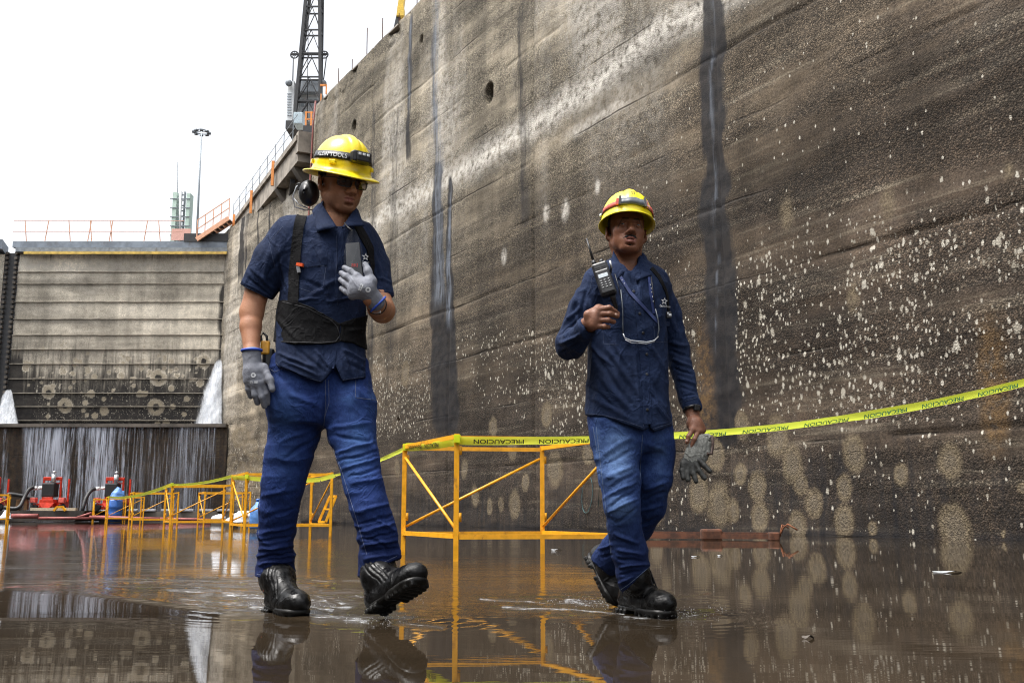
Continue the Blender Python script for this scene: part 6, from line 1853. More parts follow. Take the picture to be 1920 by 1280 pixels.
fade = .75 * np.exp(-((vx_ - 665) / 34) ** 2 - ((vy_ - 840) / 70) ** 2) + .45 * np.exp(-((vx_ - 535) / 30) ** 2 - ((vy_ - 800) / 80) ** 2) + .4 * np.exp(-((vx_ - 655) / 16) ** 2 - ((vy_ - 745) / 28) ** 2) + .5 * np.exp(-((vx_ - 700) / 10) ** 2 - ((vy_ - 745) / 30) ** 2)
fade *= .5 + .5 * sstep(-.3, .4, vnoise(V * np.array([6, 6, 40]), 4)); fade[N[:, 1] > .2] = 0
jeansA = mesh_np('jeans', V, F, M_JEAN1, pA, attrs=dict(fade=fade, damp=sstep(.46, .12, V[:, 2] + .10 * fbm(V * 6, 3, 5)))); SJ = Surf(V, F)
m = MB()
for pts in ([(612, 815), (640, 880), (655, 930), (672, 985), (688, 1040)], [(500, 800), (493, 870), (487, 940), (484, 1010)], [(504, 690), (515, 697), (532, 690)], [(610, 710), (611, 760), (607, 800)], [(616, 712), (617, 755), (608, 785)], [(482, 1076), (516, 1082), (550, 1068)], [(680, 1074), (712, 1057), (744, 1042)], [(668, 690), (666, 745), (706, 750)]): seam(m, SJ, pts)
m.build('stitching', M_THREAD2, jeansA)

# ---- boots
o, Q = boot(pA, ground(503, 1150) + [0, 0.055, .004], ground(566, 1157) + [0, -.02, .004], (0, 0, 1), P(517, 1083, 3.875), laces=False, sh_r=.062)
m = MB(); p_ = P(500, 1104, 3.80); m.bar(p_ + [-.012, 0, -.004], p_ + [.014, -.01, .006], .006); m.build('orange_tab', simple('orange_tab', (.7, .12, .02), .5), o)
hl = ground(699, 1161) + [0, 0, .012]; tl = P(793, 1094, 3.44)
o, Q = boot(pA, hl, tl, (-.42, .55, .72), P(710, 1066, 3.655), laces=False, sh_r=.062, strip=1)

# ---- gloves
def glove(path_wrist, palm, fingers, thumb, cuff, name='glove', parent=None, mat=None, r0=.0125):
    pts = [q for f_ in fingers for q in f_] + list(thumb) + [path_wrist, palm]
    lo = np.min(pts, 0) - .05; hi = np.max(pts, 0) + .05
    s = SDF(lo, hi, .0024)
    s.cap(path_wrist, palm, .034, .034, 0)
    for f_ in fingers:
        s.cap(palm, f_[0], .026, .0165, .02)
        finger(s, f_, r0, r0 * .82, .005)
    s.chain([palm] + list(thumb), [.024, .0165, r0 * 1.05, r0 * .88], k=.014)
    V, F = s.mesh(2); N = vnormals(V, F)
    V = V + N * (.0012 * fbm(V * 60, 3, 5))[:, None]
    o = mesh_np(name, V, F, mat or M_GLOVE, parent)
    m = MB(); a, b = cuff; d = (np.asarray(b) - a); d /= np.linalg.norm(d); x, y, _ = frame_of(d)
    m.tube([np.asarray(a) + (x * math.cos(t) + y * math.sin(t)) * .0365 for t in np.linspace(0, 2 * math.pi, 22, endpoint=False)], .0045, 6, closed=True)
    m.build('cuff_edge', M_BLUEC, o)
    return o, Surf(V, F)
Yg = 3.655
def hp(x, y, dy=0.0): return P(x, y, Yg + dy)
gR, SgR = glove(hp(472, 664), hp(475, 697, -.005),
    [[hp(492, 715, -.012), hp(500, 738, -.012), hp(503, 755, .004)], [hp(484, 719, -.02), hp(491, 744, -.02), hp(496, 761, -.004)], [hp(474, 719, -.018), hp(478, 741, -.018), hp(483, 755, -.002)], [hp(465, 714, -.008), hp(466, 730, -.008), hp(470, 743, .004)]],
    [hp(494, 690, -.01), hp(506, 712, -.028), hp(511, 730, -.036)], (hp(472, 657), hp(472, 668)), parent=pA)
Yg = 3.525
gL, SgL = glove(hp(704, 566, .03), hp(685, 541, .0),
    [[hp(670, 519, .0), hp(657, 508, .012), hp(646, 502, .034)], [hp(664, 530, -.006), hp(650, 519, .006), hp(640, 512, .03)], [hp(661, 543, -.004), hp(648, 532, .010), hp(639, 524, .032)], [hp(661, 554, .004), hp(650, 547, .014), hp(641, 541, .034)]],
    [hp(697, 527, .0), hp(690, 509, .004), hp(685, 496, .014)], (hp(709, 570, .035), hp(702, 563, .03)), parent=pA)
def stamp(surf, cx, cy, r, par):
    n = 18; ro = [(math.cos(2 * math.pi * k / n) * .5, math.sin(2 * math.pi * k / n) * .5) for k in range(n)]; ri = [(x * .45, y * .45) for x, y in ro]
    decal(surf, ro + ri, [[k, (k + 1) % n, n + (k + 1) % n, n + k] for k in range(n)], cx, cy, r * 2, r * 2, 0, .0016, 'round_print', M_WHITEI, par)
stamp(SgR, 475, 703, 4.6, gR); stamp(SgL, 690, 543, 5, gL)
def txt2(b):
    tv, tf = text_mesh(b, 1.0, 0, .012); tv = tv[:, :2] - (tv[:, :2].max(0) + tv[:, :2].min(0)) / 2; return tv / (tv.max(0) - tv.min(0)), tf
tv, tf = txt2('EN 388'); decal(SgR, tv, tf, 476, 716, 14, 4.5, .05, .0016, 'size_print', M_WHITEI, gR); decal(SgL, tv, tf, 677, 539, 5, 13, .4, .0016, 'size_print', M_WHITEI, gL)
# watch on the far wrist
m = MB(); d = wrL - elL; d /= np.linalg.norm(d); x, y, _ = frame_of(d); c = wrL + (elL - wrL) * .16
m.tube([c + (x * math.cos(t) + y * math.sin(t)) * .0325 for t in np.linspace(0, 2 * math.pi, 20, endpoint=False)], .006, 6, closed=True)
wa = m.build('watch', M_BLKP, pA); m = MB(); m.box(c + np.array([.006, -.026, -.026]), (.028, .010, .022), bev=.003); m.build('watch_case', M_CHROME, wa)

# ---- helmet with head lamp
hatA, domeA = helmet('hard_hat', HA, MA, pA, M_HAT, lambda th: (.025 + .017 * max(0, math.cos(th)) ** 2 + .004 * max(0, -math.cos(th)), .006 + .012 * max(0, math.cos(th)) ** 2), a=.108, b=.132, h=.138, z0=.045, y0=.012)
V, F = band(domeA, -math.pi, math.pi, lambda th: .735, lambda th: .875, .0035, 80); strapA = mesh_np('headlamp_strap', V, F, M_BLKP, hatA)
tv, tf = text_mesh('KLEIN TOOLS', 1.0, 0, .004); tv = tv[:, :2] - (tv[:, :2].max(0) + tv[:, :2].min(0)) / 2; tv = tv / (tv.max(0) - tv.min(0))
VV = [domeA(R(-54) + x * R(64), .805 - y * .078, .0052)[0] for x, y in tv]
mesh_np('strap_lettering', np.array(VV), tf, M_WHITEI, strapA, smooth=False)
p_, n_ = domeA(R(2), .82, .017); zz = MA[:, 2]; xx = np.cross(n_, zz) * -1; xx /= np.linalg.norm(xx)
BB = Matrix(np.stack([xx, n_, np.cross(xx, n_)], 1).tolist())
m = MB(); m.box(p_, (.080, .036, .046), M=BB, bev=.008); m.box(p_ + n_ * .010 - zz * .004, (.058, .030, .034), M=BB, bev=.006); lampA = m.build('headlamp', M_BLKP, strapA)
for k in (-1, 0, 1):
    m = MB(); m.box(p_ + n_ * .0245 + xx * .018 * k + zz * .007, (.011, .004, .010), M=BB, bev=.0015); m.build('lens', M_WHITEI, strapA)
BBt = np.stack([xx, n_, np.cross(xx, n_)], 1)
tv, tf = txt2('BASIC'); VV = [p_ + n_ * .0256 - zz * .010 + xx * (x * .024) + zz * (y * .008) for x, y in tv]; mesh_np('lamp_lettering', np.array(VV), tf, M_GREYP, strapA, smooth=False)
for th in (-48, 50, -110):                                            # slot bosses above the brim
    p_, n_ = domeA(R(th), .93, .004); m = MB(); zz2 = MA[:, 2]; x2 = np.cross(n_, zz2); x2 /= np.linalg.norm(x2); m.box(p_, (.030, .010, .016), M=Matrix(np.stack([x2, n_, np.cross(x2, n_)], 1).tolist()), bev=.003); m.build('slot_boss', M_HAT, hatA)

# ---- glasses
HL = lambda x, y, z: HA + MA @ np.array([x, y, z])
m = MB()
for sx in (-1, 1):
    pts = []
    for a in np.linspace(0, 2 * math.pi, 28, endpoint=False):
        ca, sa = math.cos(a), math.sin(a); r_ = 1 / ((abs(ca) ** 4 + abs(sa) ** 4) ** .25)
        x = sx * .034 + .0270 * ca * r_; z = -.004 + .0185 * sa * r_; pts.append(HL(x, -.1120 + .28 * max(0, abs(x) - .02), z))
    m.tube(pts, .0022, 6, closed=True)
m.tube([HL(-.008, -.1125, .004), HL(0, -.116, .006), HL(.008, -.1125, .004)], .0022, 6)
for sx in (-1, 1): m.tube([HL(sx * .061, -.100, .006), HL(sx * .076, -.080, .006), HL(sx * .083, .0, .008), HL(sx * .084, .022, -.002)], .0024, 6)
glA = m.build('glasses', M_BLKP, pA)
for sx in (-1, 1):
    m = MB(); V = []
    for i in range(9):
        for j in range(7):
            x = sx * .034 + .026 * (i / 4 - 1); z = -.004 + .0175 * (j / 3 - 1); V.append(HL(x, -.1120 + .28 * max(0, abs(x) - .02) - .0015 * (1 - (i / 4 - 1) ** 2), z))
    V = np.array(V); mesh_np('lens', np.concatenate([V, V + MA @ np.array([0, .0012, 0])]), np.concatenate([grid_faces(9, 7), grid_faces(9, 7)[:, ::-1] + 63]), M_LENS, glA)

# ---- ear defenders hung behind the neck
c = P(579, 362, 3.80); d = np.array([-.35, -.9, -.05]); d /= np.linalg.norm(d); x, y, _ = frame_of(d)
em = empty('ear_defenders', c, 'black cup ear defenders with a wire band hanging behind the neck of the taller worker', 'ear defenders')
m = MB(); V = []
prof = [(.15, .035), (.55, .032), (.85, .022), (1.0, .006), (1.0, -.012), (.9, -.022), (.3, -.024)]
n_ = 32
vs = [c + d * z + (np.array([1, 0, 0]) * 0 + x * math.cos(2 * math.pi * k / n_) * .040 + y * math.sin(2 * math.pi * k / n_) * .052) * r for r, z in prof for k in range(n_)]
fs = [[i * n_ + k, i * n_ + (k + 1) % n_, (i + 1) * n_ + (k + 1) % n_, (i + 1) * n_ + k] for i in range(len(prof) - 1) for k in range(n_)] + [list(range(n_)), [(len(prof) - 1) * n_ + k for k in range(n_)]]
m.add(vs, fs, True); m.build('ear_cup', M_BLKP, em)
m = MB(); m.tube([P(570, 345, 3.80), P(556, 350, 3.80), P(549, 368, 3.80), P(553, 388, 3.80), P(572, 394, 3.82), P(600, 392, 3.86)], .0028, 6); m.tube([P(549, 370, 3.805), P(560, 383, 3.805), P(580, 392, 3.82)], .0022, 6); m.build('wire_band', M_CHROME, em)
m = MB(); m.box(P(561, 350, 3.80), (.014, .012, .03), bev=.003); m.build('band_slider', M_BLKP, em)

# ---- pen knife in the pocket, tool on the hip, pouch at the chest
pk = empty('folding_knife', SA.hit(564, 505, .006)[0], 'orange handled folding knife clipped in the chest pocket of the taller worker', 'pocket knife')
m = MB(); a, b = SA.hit(561, 500, .010)[0], SA.hit(565, 528, .007)[0]; m.bar(a, a * .55 + b * .45, .013, .012); m.build('clip_blade', M_CHROME, pk)
m = MB(); m.bar(SA.hit(559, 497, .012)[0], SA.hit(571, 498, .012)[0], .014, .012); m.build('handle', simple('orange_handle', (.75, .10, .02), .45), pk)
tk = empty('tool_holster', P(499, 655, 3.72), 'black belt holster with a yellow handled tool on the hip of the taller worker', 'tool holster')
m = MB(); m.box(P(503, 678, 3.735), (.045, .05, .10), rz=.3, bev=.012); m.build('holster', M_BLKP, tk)
m = MB(); m.box(P(497, 652, 3.715), (.034, .03, .052), rz=.3, bev=.006); m.build('tool_body', simple('tool_yellow', (.75, .36, .03), .4), tk)
m = MB(); m.tube([P(492, 648, 3.71), P(489, 630, 3.71), P(493, 624, 3.71), P(500, 630, 3.71), P(502, 650, 3.71)], .005, 8); m.build('carry_loop', M_BLKP, tk)
po = empty('clear_pouch', SA.hit(660, 480, .02)[0], 'clear vinyl pouch with a black device inside, held to the chest of the taller worker', 'pouch')
def slab(poly, Ys, th, name, mat, parent, bulge=.0):
    f_ = [P(x, y, Y) for (x, y), Y in zip(poly, Ys)]; n = len(f_); c = np.mean(f_, 0)
    m = MB(); fr = f_ + [c + np.array([0, -bulge, 0])]; bk = [q + np.array([0, th, 0]) for q in f_]
    m.add(fr + bk, [[i, (i + 1) % n, n] for i in range(n)] + [[i, n + 1 + i, n + 1 + (i + 1) % n, (i + 1) % n] for i in range(n)] + [[n + 1 + i for i in reversed(range(n))]], False)
    return m.build(name, mat, parent)
nu_, nv_ = 10, 16; V = []
for i in range(nv_):
    v = i / (nv_ - 1); xl = np.interp(v, [0, .15, .5, 1], [658, 651, 645, 646]); xr = np.interp(v, [0, .15, .5, 1], [666, 672, 682, 681])
    for j in range(nu_):
        u = j / (nu_ - 1); V.append(P(xl + (xr - xl) * u, 430 + 90 * v, 3.600 - .055 * v - .010 * math.sin(math.pi * u) + .004 * math.sin(9 * u + 7 * v) + .002 * math.sin(23 * u - 5 * v)))
mesh_np('vinyl_sleeve', np.array(V), grid_faces(nv_, nu_), M_CLEAR, po)
slab([(648, 456), (673, 454), (680, 522), (650, 524)], [3.608, 3.612, 3.585, 3.580], .018, 'device', M_BLKP, po, .002)
ro_ = P(665, 497, 3.588); tv, tf = txt2('RKI'); mesh_np('red_lettering', np.array([ro_ + np.array([x * .022, .0, y * .013]) for x, y in tv]), tf, simple('red_print', (.6, .02, .015), .5), po, smooth=False)
m = MB(); m.tube([P(660, 432, 3.60), P(652, 426, 3.62), P(646, 418, 3.64)], .003, 6); m.build('pouch_cord', M_BLKP, po)
# ================================================================== the shorter worker (right of the photo)
pB = empty('person', (P(1180, 1140, 3.74)[0], 3.74, 0), 'shorter mustached worker in long sleeved navy shirt, radio on shoulder, carrying loose gloves', 'person', 'workers walking through the shallow water')
YB = R(10); KB = .90
HB = P(1175, 433, 3.73); MB_ = rot(4, -2, 3)
shR, shL = P(1112, 532, 3.68), P(1236, 534, 3.80)
elR, wrR = P(1068, 647, 3.69), P(1099, 612, 3.53)
elL, wrL = P(1270, 660, 3.85), P(1297, 768, 3.77)
neck0, neck1 = P(1176, 480, 3.755), P(1176, 525, 3.765)
hR = P(1113, 601, 3.485)                                   # palm of the raised hand
hL = P(1303, 795, 3.745)                                   # palm of the hanging hand
s = SDF([P(1030, 700, 3.6)[0], 3.36, P(0, 865, 3.76)[2]], [P(1335, 500, 3.7)[0], 4.0, HB[2] + .15], .0026)
TB = head_sdf(s, HB, MB_, open_mouth=.0028, wide=.98, lean=.9, sc=KB)
s.chain([HB + MB_ @ np.array([0, .026, -.045]), neck0, neck1], [.048, .052, .058], k=.03)
for sx in (-1, 1): s.cap(HB + MB_ @ np.array([sx * .045, .02, -.06]), P(1176 + sx * 8, 522, 3.72), .012, .010, .02)
s.cap(neck1, P(1176, 570, 3.77), .055, .08, .04); s.cap(P(1150, 560, 3.75), P(1205, 560, 3.79), .045, .045, .04)
s.cap(P(1176, 575, 3.77), P(1176, 780, 3.77), .10, .10, .05, flat=((math.sin(YB), -math.cos(YB), 0), .7))
s.chain([shR + [.03, .01, -.03], P(1085, 600, 3.69), elR], [.036, .040, .034], k=.04); s.chain([elR, wrR], [.034, .0265], k=.02)
s.chain([shL + [-.03, 0, -.03], P(1255, 600, 3.83), elL], [.034, .029, .031], k=.04); s.chain([elL, P(1286, 720, 3.81), wrL], [.033, .029, .0245], k=.02)
# raised hand: back of the hand to the viewer, fingers bent across
s.cap(wrR, hR, .026, .030, .02, flat=((.35, -.9, .2), .80))
def f2(kn, mid, tip, r=.0098, dy=(0, -.004, .018)):
    pts = [P(kn[0], kn[1], 3.470 + dy[0]), P(mid[0], mid[1], 3.468 + dy[1]), P(tip[0], tip[1], 3.468 + dy[2])]
    s.cap(hR, pts[0], .024, .0125, .016); finger(s, pts, r, r * .80, .004)
f2((1121, 580), (1142, 577), (1153, 584), .0110)
f2((1118, 589), (1143, 588), (1157, 593), .0110)
f2((1116, 600), (1140, 600), (1151, 603), .0106)
f2((1113, 611), (1133, 612), (1141, 613), .0098)
s.chain([P(1103, 590, 3.475), P(1122, 578, 3.500), P(1144, 580, 3.505), P(1158, 588, 3.498)], [.017, .012, .0105, .0088], k=.012)
# hanging hand pinching the cuff of a glove between thumb and forefinger
s.cap(wrL, hL, .0245, .027, .02, flat=((.3, -.9, 0), .72))
def f3(pts, r=.0092, rk=.0125):
    q = [P(*a) for a in pts]; s.cap(hL, q[0], .022, rk, .016); finger(s, q, r, r * .82, .004)
f3([(1298, 806, 3.715), (1291, 818, 3.700), (1288, 829, 3.700)], .0092)          # thumb side
f3([(1309, 808, 3.722), (1302, 823, 3.700), (1295, 838, 3.705)], .0094)          # forefinger
f3([(1314, 808, 3.735), (1310, 824, 3.720), (1303, 834, 3.735)], .0092)
f3([(1317, 806, 3.750), (1315, 822, 3.745), (1308, 832, 3.755)], .0088)
f3([(1317, 803, 3.765), (1316, 816, 3.765), (1311, 825, 3.770)], .0080)
V, F = s.mesh(2)
N = vnormals(V, F)
hx, hy = proj(V)
hand = ((hx < 1165) & (hx > 1075) & (hy > 568) & (hy < 632) & (V[:, 1] < 3.56)) | ((hx > 1280) & (hy > 765))
V = V + N * (np.where(hand, .0010, .0003) * fbm(V * 70, 3, 8))[:, None]
SKB = np.array((.205, .084, .043))
tint = head_tint(V, HB, MB_, SKB, (.40, .16, .135), stub=None, wide=.98, om=.0028, sc=KB)
tint = tint_blend(tint, hand * .45, (.185, .088, .056))
kn = hand * np.clip(fbm(V * 45, 2, 9) * 1.5, 0, 1); tint = tint_blend(tint, kn * .5, (.07, .03, .02))
bodyB = mesh_np('body', V, F, M_SKIN, pB, colors=tint)
eyes(HB, MB_, pB, .98, look=(-.10, -.02), sc=KB)
for (a, b) in (((1155, 589.5), 3.458), ((1288, 826), 3.690)):
    c = P(a[0], a[1], b); m = MB(); m.lathe(c, [(.0052, -.001), (.0050, .0006), (.002, .0012)], 12, axis=(.25, -.95, .1)); m.build('fingernail', simple('nail', (.36, .22, .17), .4), pB)
# teeth, mustache, chin tuft, hair
TBl = lambda x, y, z: HB + MB_ @ (np.array([x * .98, y, z]) * KB)
m = MB(); m.tube([TBl(x, -.0880 - .004 * (1 - (x / .016) ** 2), -.0670) for x in np.linspace(-.015, .015, 7)], .0026, 8); m.build('teeth', simple('teeth', (.42, .38, .30), .35), pB)
s = SDF(HB + MB_ @ np.array([0, -.09, -.05]) - .06, HB + MB_ @ np.array([0, -.09, -.05]) + .06, .0016)
for sx in (-1, 1):
    s.chain([TBl(sx * .003, -.1030, -.0540), TBl(sx * .015, -.0985, -.0560), TBl(sx * .026, -.0890, -.0640), TBl(sx * .0295, -.0845, -.0735)], [.0044 * KB, .0056 * KB, .0054 * KB, .0034 * KB], k=.004)
s.ell(TBl(0, -.0900, -.0905), (.0050, .003, .0030), MB_, .003)
V, F = s.mesh(1); V = V + vnormals(V, F) * (.0012 * vnoise(V * np.array([900, 300, 300]), 3))[:, None]
mesh_np('mustache', V, F, simple('greying_hair', (.015, .0135, .013), .6, var=.6, scale=260, bump=.9, dirt=(.09, .085, .08)), pB)
s = SDF(HB - .12, HB + .13, .003)
s.ell(HB + MB_ @ np.array([0, .019, .031]), np.array((.0795 * .98, .0985, .087)) * KB, MB_, 0)
s.box(HB + MB_ @ np.array([0, -.108, .0]), (.2, .105, .2), MB_, .01, .008, 'sub'); s.box(HB + MB_ @ np.array([0, 0, -.118]), (.2, .2, .1), MB_, .005, .008, 'sub')
for sx in (-1, 1): s.ell(HB + MB_ @ np.array([sx * .075, .009, -.012]), (.018, .022, .033), MB_, .004, 'sub')
V, F = s.mesh(1); mesh_np('hair', V + vnormals(V, F) * (.0018 * vnoise(V * 300, 2))[:, None], F, bpy.data.materials['greying_hair'], pB)

# ---- shirt
rB = torso_rows([(478, 1160, 1192, 3.765, .050), (492, 1137, 1214, 3.762, .070), (508, 1114, 1238, 3.76, .092), (530, 1104, 1248, 3.757, .112), (560, 1102, 1248, 3.75, .120), (600, 1102, 1248, 3.745, .122), (640, 1102, 1250, 3.745, .120), (680, 1101, 1251, 3.745, .118),
                 (720, 1100, 1252, 3.745, .120), (760, 1099, 1254, 3.745, .126), (800, 1098, 1257, 3.745, .132), (830, 1098, 1258, 3.745, .134)], YB)
s = SDF([P(1025, 700, 3.6)[0], 3.46, P(0, 835, 3.75)[2]], [P(1330, 500, 3.7)[0], 4.0, P(0, 455, 3.75)[2]], .0036)
s.loft(rB, 0, 2.35, rad=.02)
s.chain([P(1122, 530, 3.69), P(1096, 580, 3.685), P(1070, 642, 3.69)], [.058, .056, .051], k=.04)
s.chain([P(1069, 647, 3.69), P(1080, 634, 3.60), P(1093, 622, 3.545)], [.054, .047, .040], k=.02)
s.cap(P(1091, 624, 3.553), P(1096, 617, 3.530), .0405, .0400, .006)
s.chain([P(1228, 533, 3.80), P(1253, 590, 3.83), P(1268, 655, 3.85)], [.058, .049, .044], k=.04)
s.chain([P(1268, 655, 3.85), P(1281, 705, 3.82), P(1293, 750, 3.785), P(1296, 763, 3.775)], [.046, .040, .0345, .0345], k=.02)
s.cap(P(1291, 742, 3.79), P(1296.5, 764, 3.773), .0365, .0360, .006)
s.cap(P(1176, 462, 3.72), P(1176, 508, 3.705), .050, .038, .012, 'sub')
s.cap(P(1182, 490, 3.64), P(1194, 536, 3.64), .030, .010, .01, 'sub')
# cuffs open
d_ = wrL - elL; d_ /= np.linalg.norm(d_); s.cap(P(1297, 768, 3.768), P(1303, 790, 3.755), .030, .034, .004, 'sub')
d_ = (hR - wrR) / np.linalg.norm(hR - wrR); s.cap(wrR + d_ * .012, wrR + d_ * .06, .0315, .036, .004, 'sub')
s.cut_px(lambda x: np.interp(x, [1085, 1096, 1130, 1172, 1205, 1214, 1217, 1219, 1226, 1258, 1262, 1264], [775, 778, 781, 793, 805, 803, 780, 800, 808, 797, 795, 2000]), P(0, 720, 3.8)[2])
V, F = s.mesh(2); N = vnormals(V, F); vx_, vy_ = proj(V)
sl = ((vx_ > 1262) & (vy_ > 560)) | ((vx_ < 1098) & (vy_ > 540))
d = .0045 * fbm(V * np.array([9, 9, 6]), 3, 33) + (.0030 + .002 * sl) * (1 - np.abs(fbm(V * np.array([14, 14, 10]) + 3, 2, 35)) * 3.2)
V = V + N * d[:, None]
fl = [((1130, 640), (1200, 745), 9, .007), ((1110, 660), (1190, 770), 8, -.005), ((1120, 700), (1190, 780), 9, .006), ((1100, 640), (1150, 690), 6, .006), ((1150, 640), (1180, 690), 7, .005), ((1100, 740), (1190, 790), 8, .005), ((1100, 720), (1160, 770), 5, -.004),
      ((1215, 640), (1250, 700), 8, .006), ((1205, 690), (1250, 760), 8, -.005), ((1215, 740), (1255, 790), 6, .005), ((1190, 640), (1200, 780), 5, .004), ((1105, 560), (1120, 620), 7, .006), ((1120, 540), (1140, 600), 7, -.005), ((1235, 560), (1250, 640), 7, .006),
      ((1085, 540), (1065, 600), 7, .007), ((1100, 540), (1085, 610), 6, -.006), ((1050, 615), (1090, 575), 6, .007), ((1048, 630), (1085, 600), 4, -.007), ((1048, 645), (1090, 625), 5, .008), ((1052, 660), (1090, 640), 4, -.006), ((1060, 672), (1095, 655), 4, .006), ((1080, 590), (1095, 640), 5, .006),
      ((1250, 580), (1278, 640), 7, .006), ((1262, 570), (1275, 620), 5, -.005), ((1255, 640), (1290, 650), 6, .007), ((1256, 655), (1294, 672), 5, -.006), ((1260, 672), (1298, 690), 5, .008), ((1264, 690), (1302, 704), 4, -.006), ((1270, 706), (1305, 722), 5, .007), ((1275, 724), (1307, 735), 4, -.005), ((1280, 742), (1308, 738), 2.5, -.004),
      ((1098, 786), (1200, 800), 2.2, .003), ((1222, 800), (1258, 790), 2.2, .003), ((1092, 600), (1098, 628), 2.2, .003)]
V = folds(V, N, fl)
shirtB = mesh_np('shirt', V, F, M_NAVY2, pB); SA = Surf(V, F)
flap([(1150, 470), (1172, 509), (1155, 527), (1145, 492)], [3.72, 3.650, 3.640, 3.700], 'collar', M_NAVY2, shirtB)
flap([(1204, 473), (1192, 528), (1222, 516), (1215, 488)], [3.725, 3.640, 3.655, 3.735], 'collar', M_NAVY2, shirtB)
V = []; n_ = 24
for i in range(n_):
    a = math.pi * (-.12 + 1.24 * i / (n_ - 1)) + YB
    for r_, dz in ((.062, -.03), (.060, .020), (.055, .020), (.056, -.03)): V.append(P(1177, 487, 3.755) + np.array([math.cos(a) * r_, math.sin(a) * r_ * 1.05, dz - .012 * math.sin(a)]))
mesh_np('collar_stand', np.array(V), [[i * 4 + k, i * 4 + (k + 1) % 4, (i + 1) * 4 + (k + 1) % 4, (i + 1) * 4 + k] for i in range(n_ - 1) for k in range(4)], M_NAVY2, shirtB)
ribbon(SA, [(1194, 534), (1200, 600), (1208, 680), (1212, 740), (1214, 795)], 15, .0030, 'placket', M_NAVY2, shirtB)
ribbon(SA, [(1226, 608), (1256, 607)], 9, .0030, 'pocket_flap', M_NAVY2, shirtB); ribbon(SA, [(1128, 612), (1168, 610)], 9, .0030, 'pocket_flap', M_NAVY2, shirtB)
for q in ((1188, 547), (1199, 588), (1205, 624), (1212, 664), (1212, 702), (1213, 768)):
    p_, n_ = SA.hit(*q, .0045)
    if p_ is not None: MB().lathe(p_, [(.0052, -.002), (.0056, .0005), (.004, .0015), (.001, .0008)], 12, axis=n_).build('button', M_BLKP, shirtB)
m = MB()
for pts in ([(1187, 540), (1193, 600), (1201, 680), (1206, 740), (1207, 800)], [(1098, 775), (1130, 778), (1172, 789), (1205, 801)], [(1224, 804), (1258, 793)], [(1226, 612), (1228, 640), (1252, 642), (1255, 612)], [(1130, 615), (1132, 645), (1160, 646)], [(1138, 497), (1110, 520), (1106, 545)], [(1222, 500), (1252, 528), (1252, 560)], [(1284, 752), (1309, 744)], [(1282, 762), (1310, 756)]): seam(m, SA, pts)
m.build('stitching', M_THREAD, shirtB)
sv, sf = star_ring(wd=.15)
decal(SA, sv, sf, 1244, 565, 13, 15, .1, .004, 'star_emblem', M_WHITEI, shirtB)
tv, tf = txt2('Canal de Panama'); decal(SA, tv, tf, 1246, 574, 19, 4.2, .08, .004, 'emblem_lettering', M_WHITEI, shirtB)
# lanyard and badge reel
la = ribbon(SA, [(1163, 520), (1180, 548), (1205, 575), (1232, 604)], 5.5, .006, 'lanyard', simple('blue_lanyard', (.011, .026, .115), .6), pB)
ribbon(SA, [(1216, 520), (1221, 560), (1226, 588)], 4.5, .005, 'lanyard_band', bpy.data.materials['blue_lanyard'], la)
m = MB()
for q in ((1218, 535), (1219, 542), (1220, 549), (1221, 557), (1222, 565), (1166, 527), (1170, 533)):
    p_, n_ = SA.hit(*q, .0085); m.box(p_, (.0018, .001, .0045))
m.build('lanyard_print', M_WHITEI, la)
bp = SA.hit(1248, 590, .012)[0]; m = MB(); m.box(bp, (.020, .008, .026), bev=.003); m.build('badge_reel', M_BLKP, la); m = MB(); m.box(bp + [0.004, -.005, 0], (.010, .002, .008)); m.box(bp + [-.004, -.005, .006], (.005, .002, .006)); m.build('badge_clip', M_WHITEI, la)
ribbon(SA, [(1221, 503), (1236, 520), (1250, 550), (1254, 590)], [7, 6, 4, 3], .003, 'radio_strap', M_BLACKC, pB)

# ---- jeans
s = SDF([P(1080, 900, 3.7)[0], 3.48, P(0, 1125, 3.8)[2]], [P(1280, 900, 3.7)[0], 4.16, P(0, 735, 3.75)[2]], .0040)
s.loft(torso_rows([(745, 1106, 1250, 3.745, .092), (780, 1102, 1256, 3.745, .104), (820, 1103, 1260, 3.745, .112), (850, 1110, 1258, 3.745, .10)], YB), 0, 2.4, rad=.03)
s.chain([P(1155, 800, 3.72), P(1157, 850, 3.70), P(1162, 900, 3.67), P(1166, 945, 3.655), P(1171, 990, 3.68), P(1181, 1035, 3.70), P(1188, 1075, 3.715), P(1188, 1090, 3.72)],
        [.087, .082, .074, .064, .059, .062, .063, .062], k=.03)
s.chain([P(1220, 800, 3.77), P(1226, 850, 3.765), P(1224, 900, 3.755), P(1216, 945, 3.80), P(1192, 985, 3.88), P(1160, 1025, 3.97), P(1138, 1052, 4.02)],
        [.081, .077, .071, .066, .064, .061, .060], k=.025)
s.cut_px(lambda x: np.interp(x, [1110, 1153, 1156, 1165, 1200, 1222, 1230], [1300, 1300, 1112, 1116, 1080, 1057, 1050]), P(0, 1030, 3.7)[2])
s.cut_px(lambda x: np.interp(x, [1100, 1120, 1140, 1152, 1155], [1038, 1060, 1076, 1084, 3000]), P(0, 1000, 4.0)[2])
V, F = s.mesh(2); N = vnormals(V, F); vx_, vy_ = proj(V)
d = .0036 * fbm(V * np.array([8, 8, 9]), 3, 53) + .0028 * (1 - np.abs(fbm(V * np.array([7, 7, 15]) + 9, 2, 55)) * 3.2)
V = V + N * d[:, None]
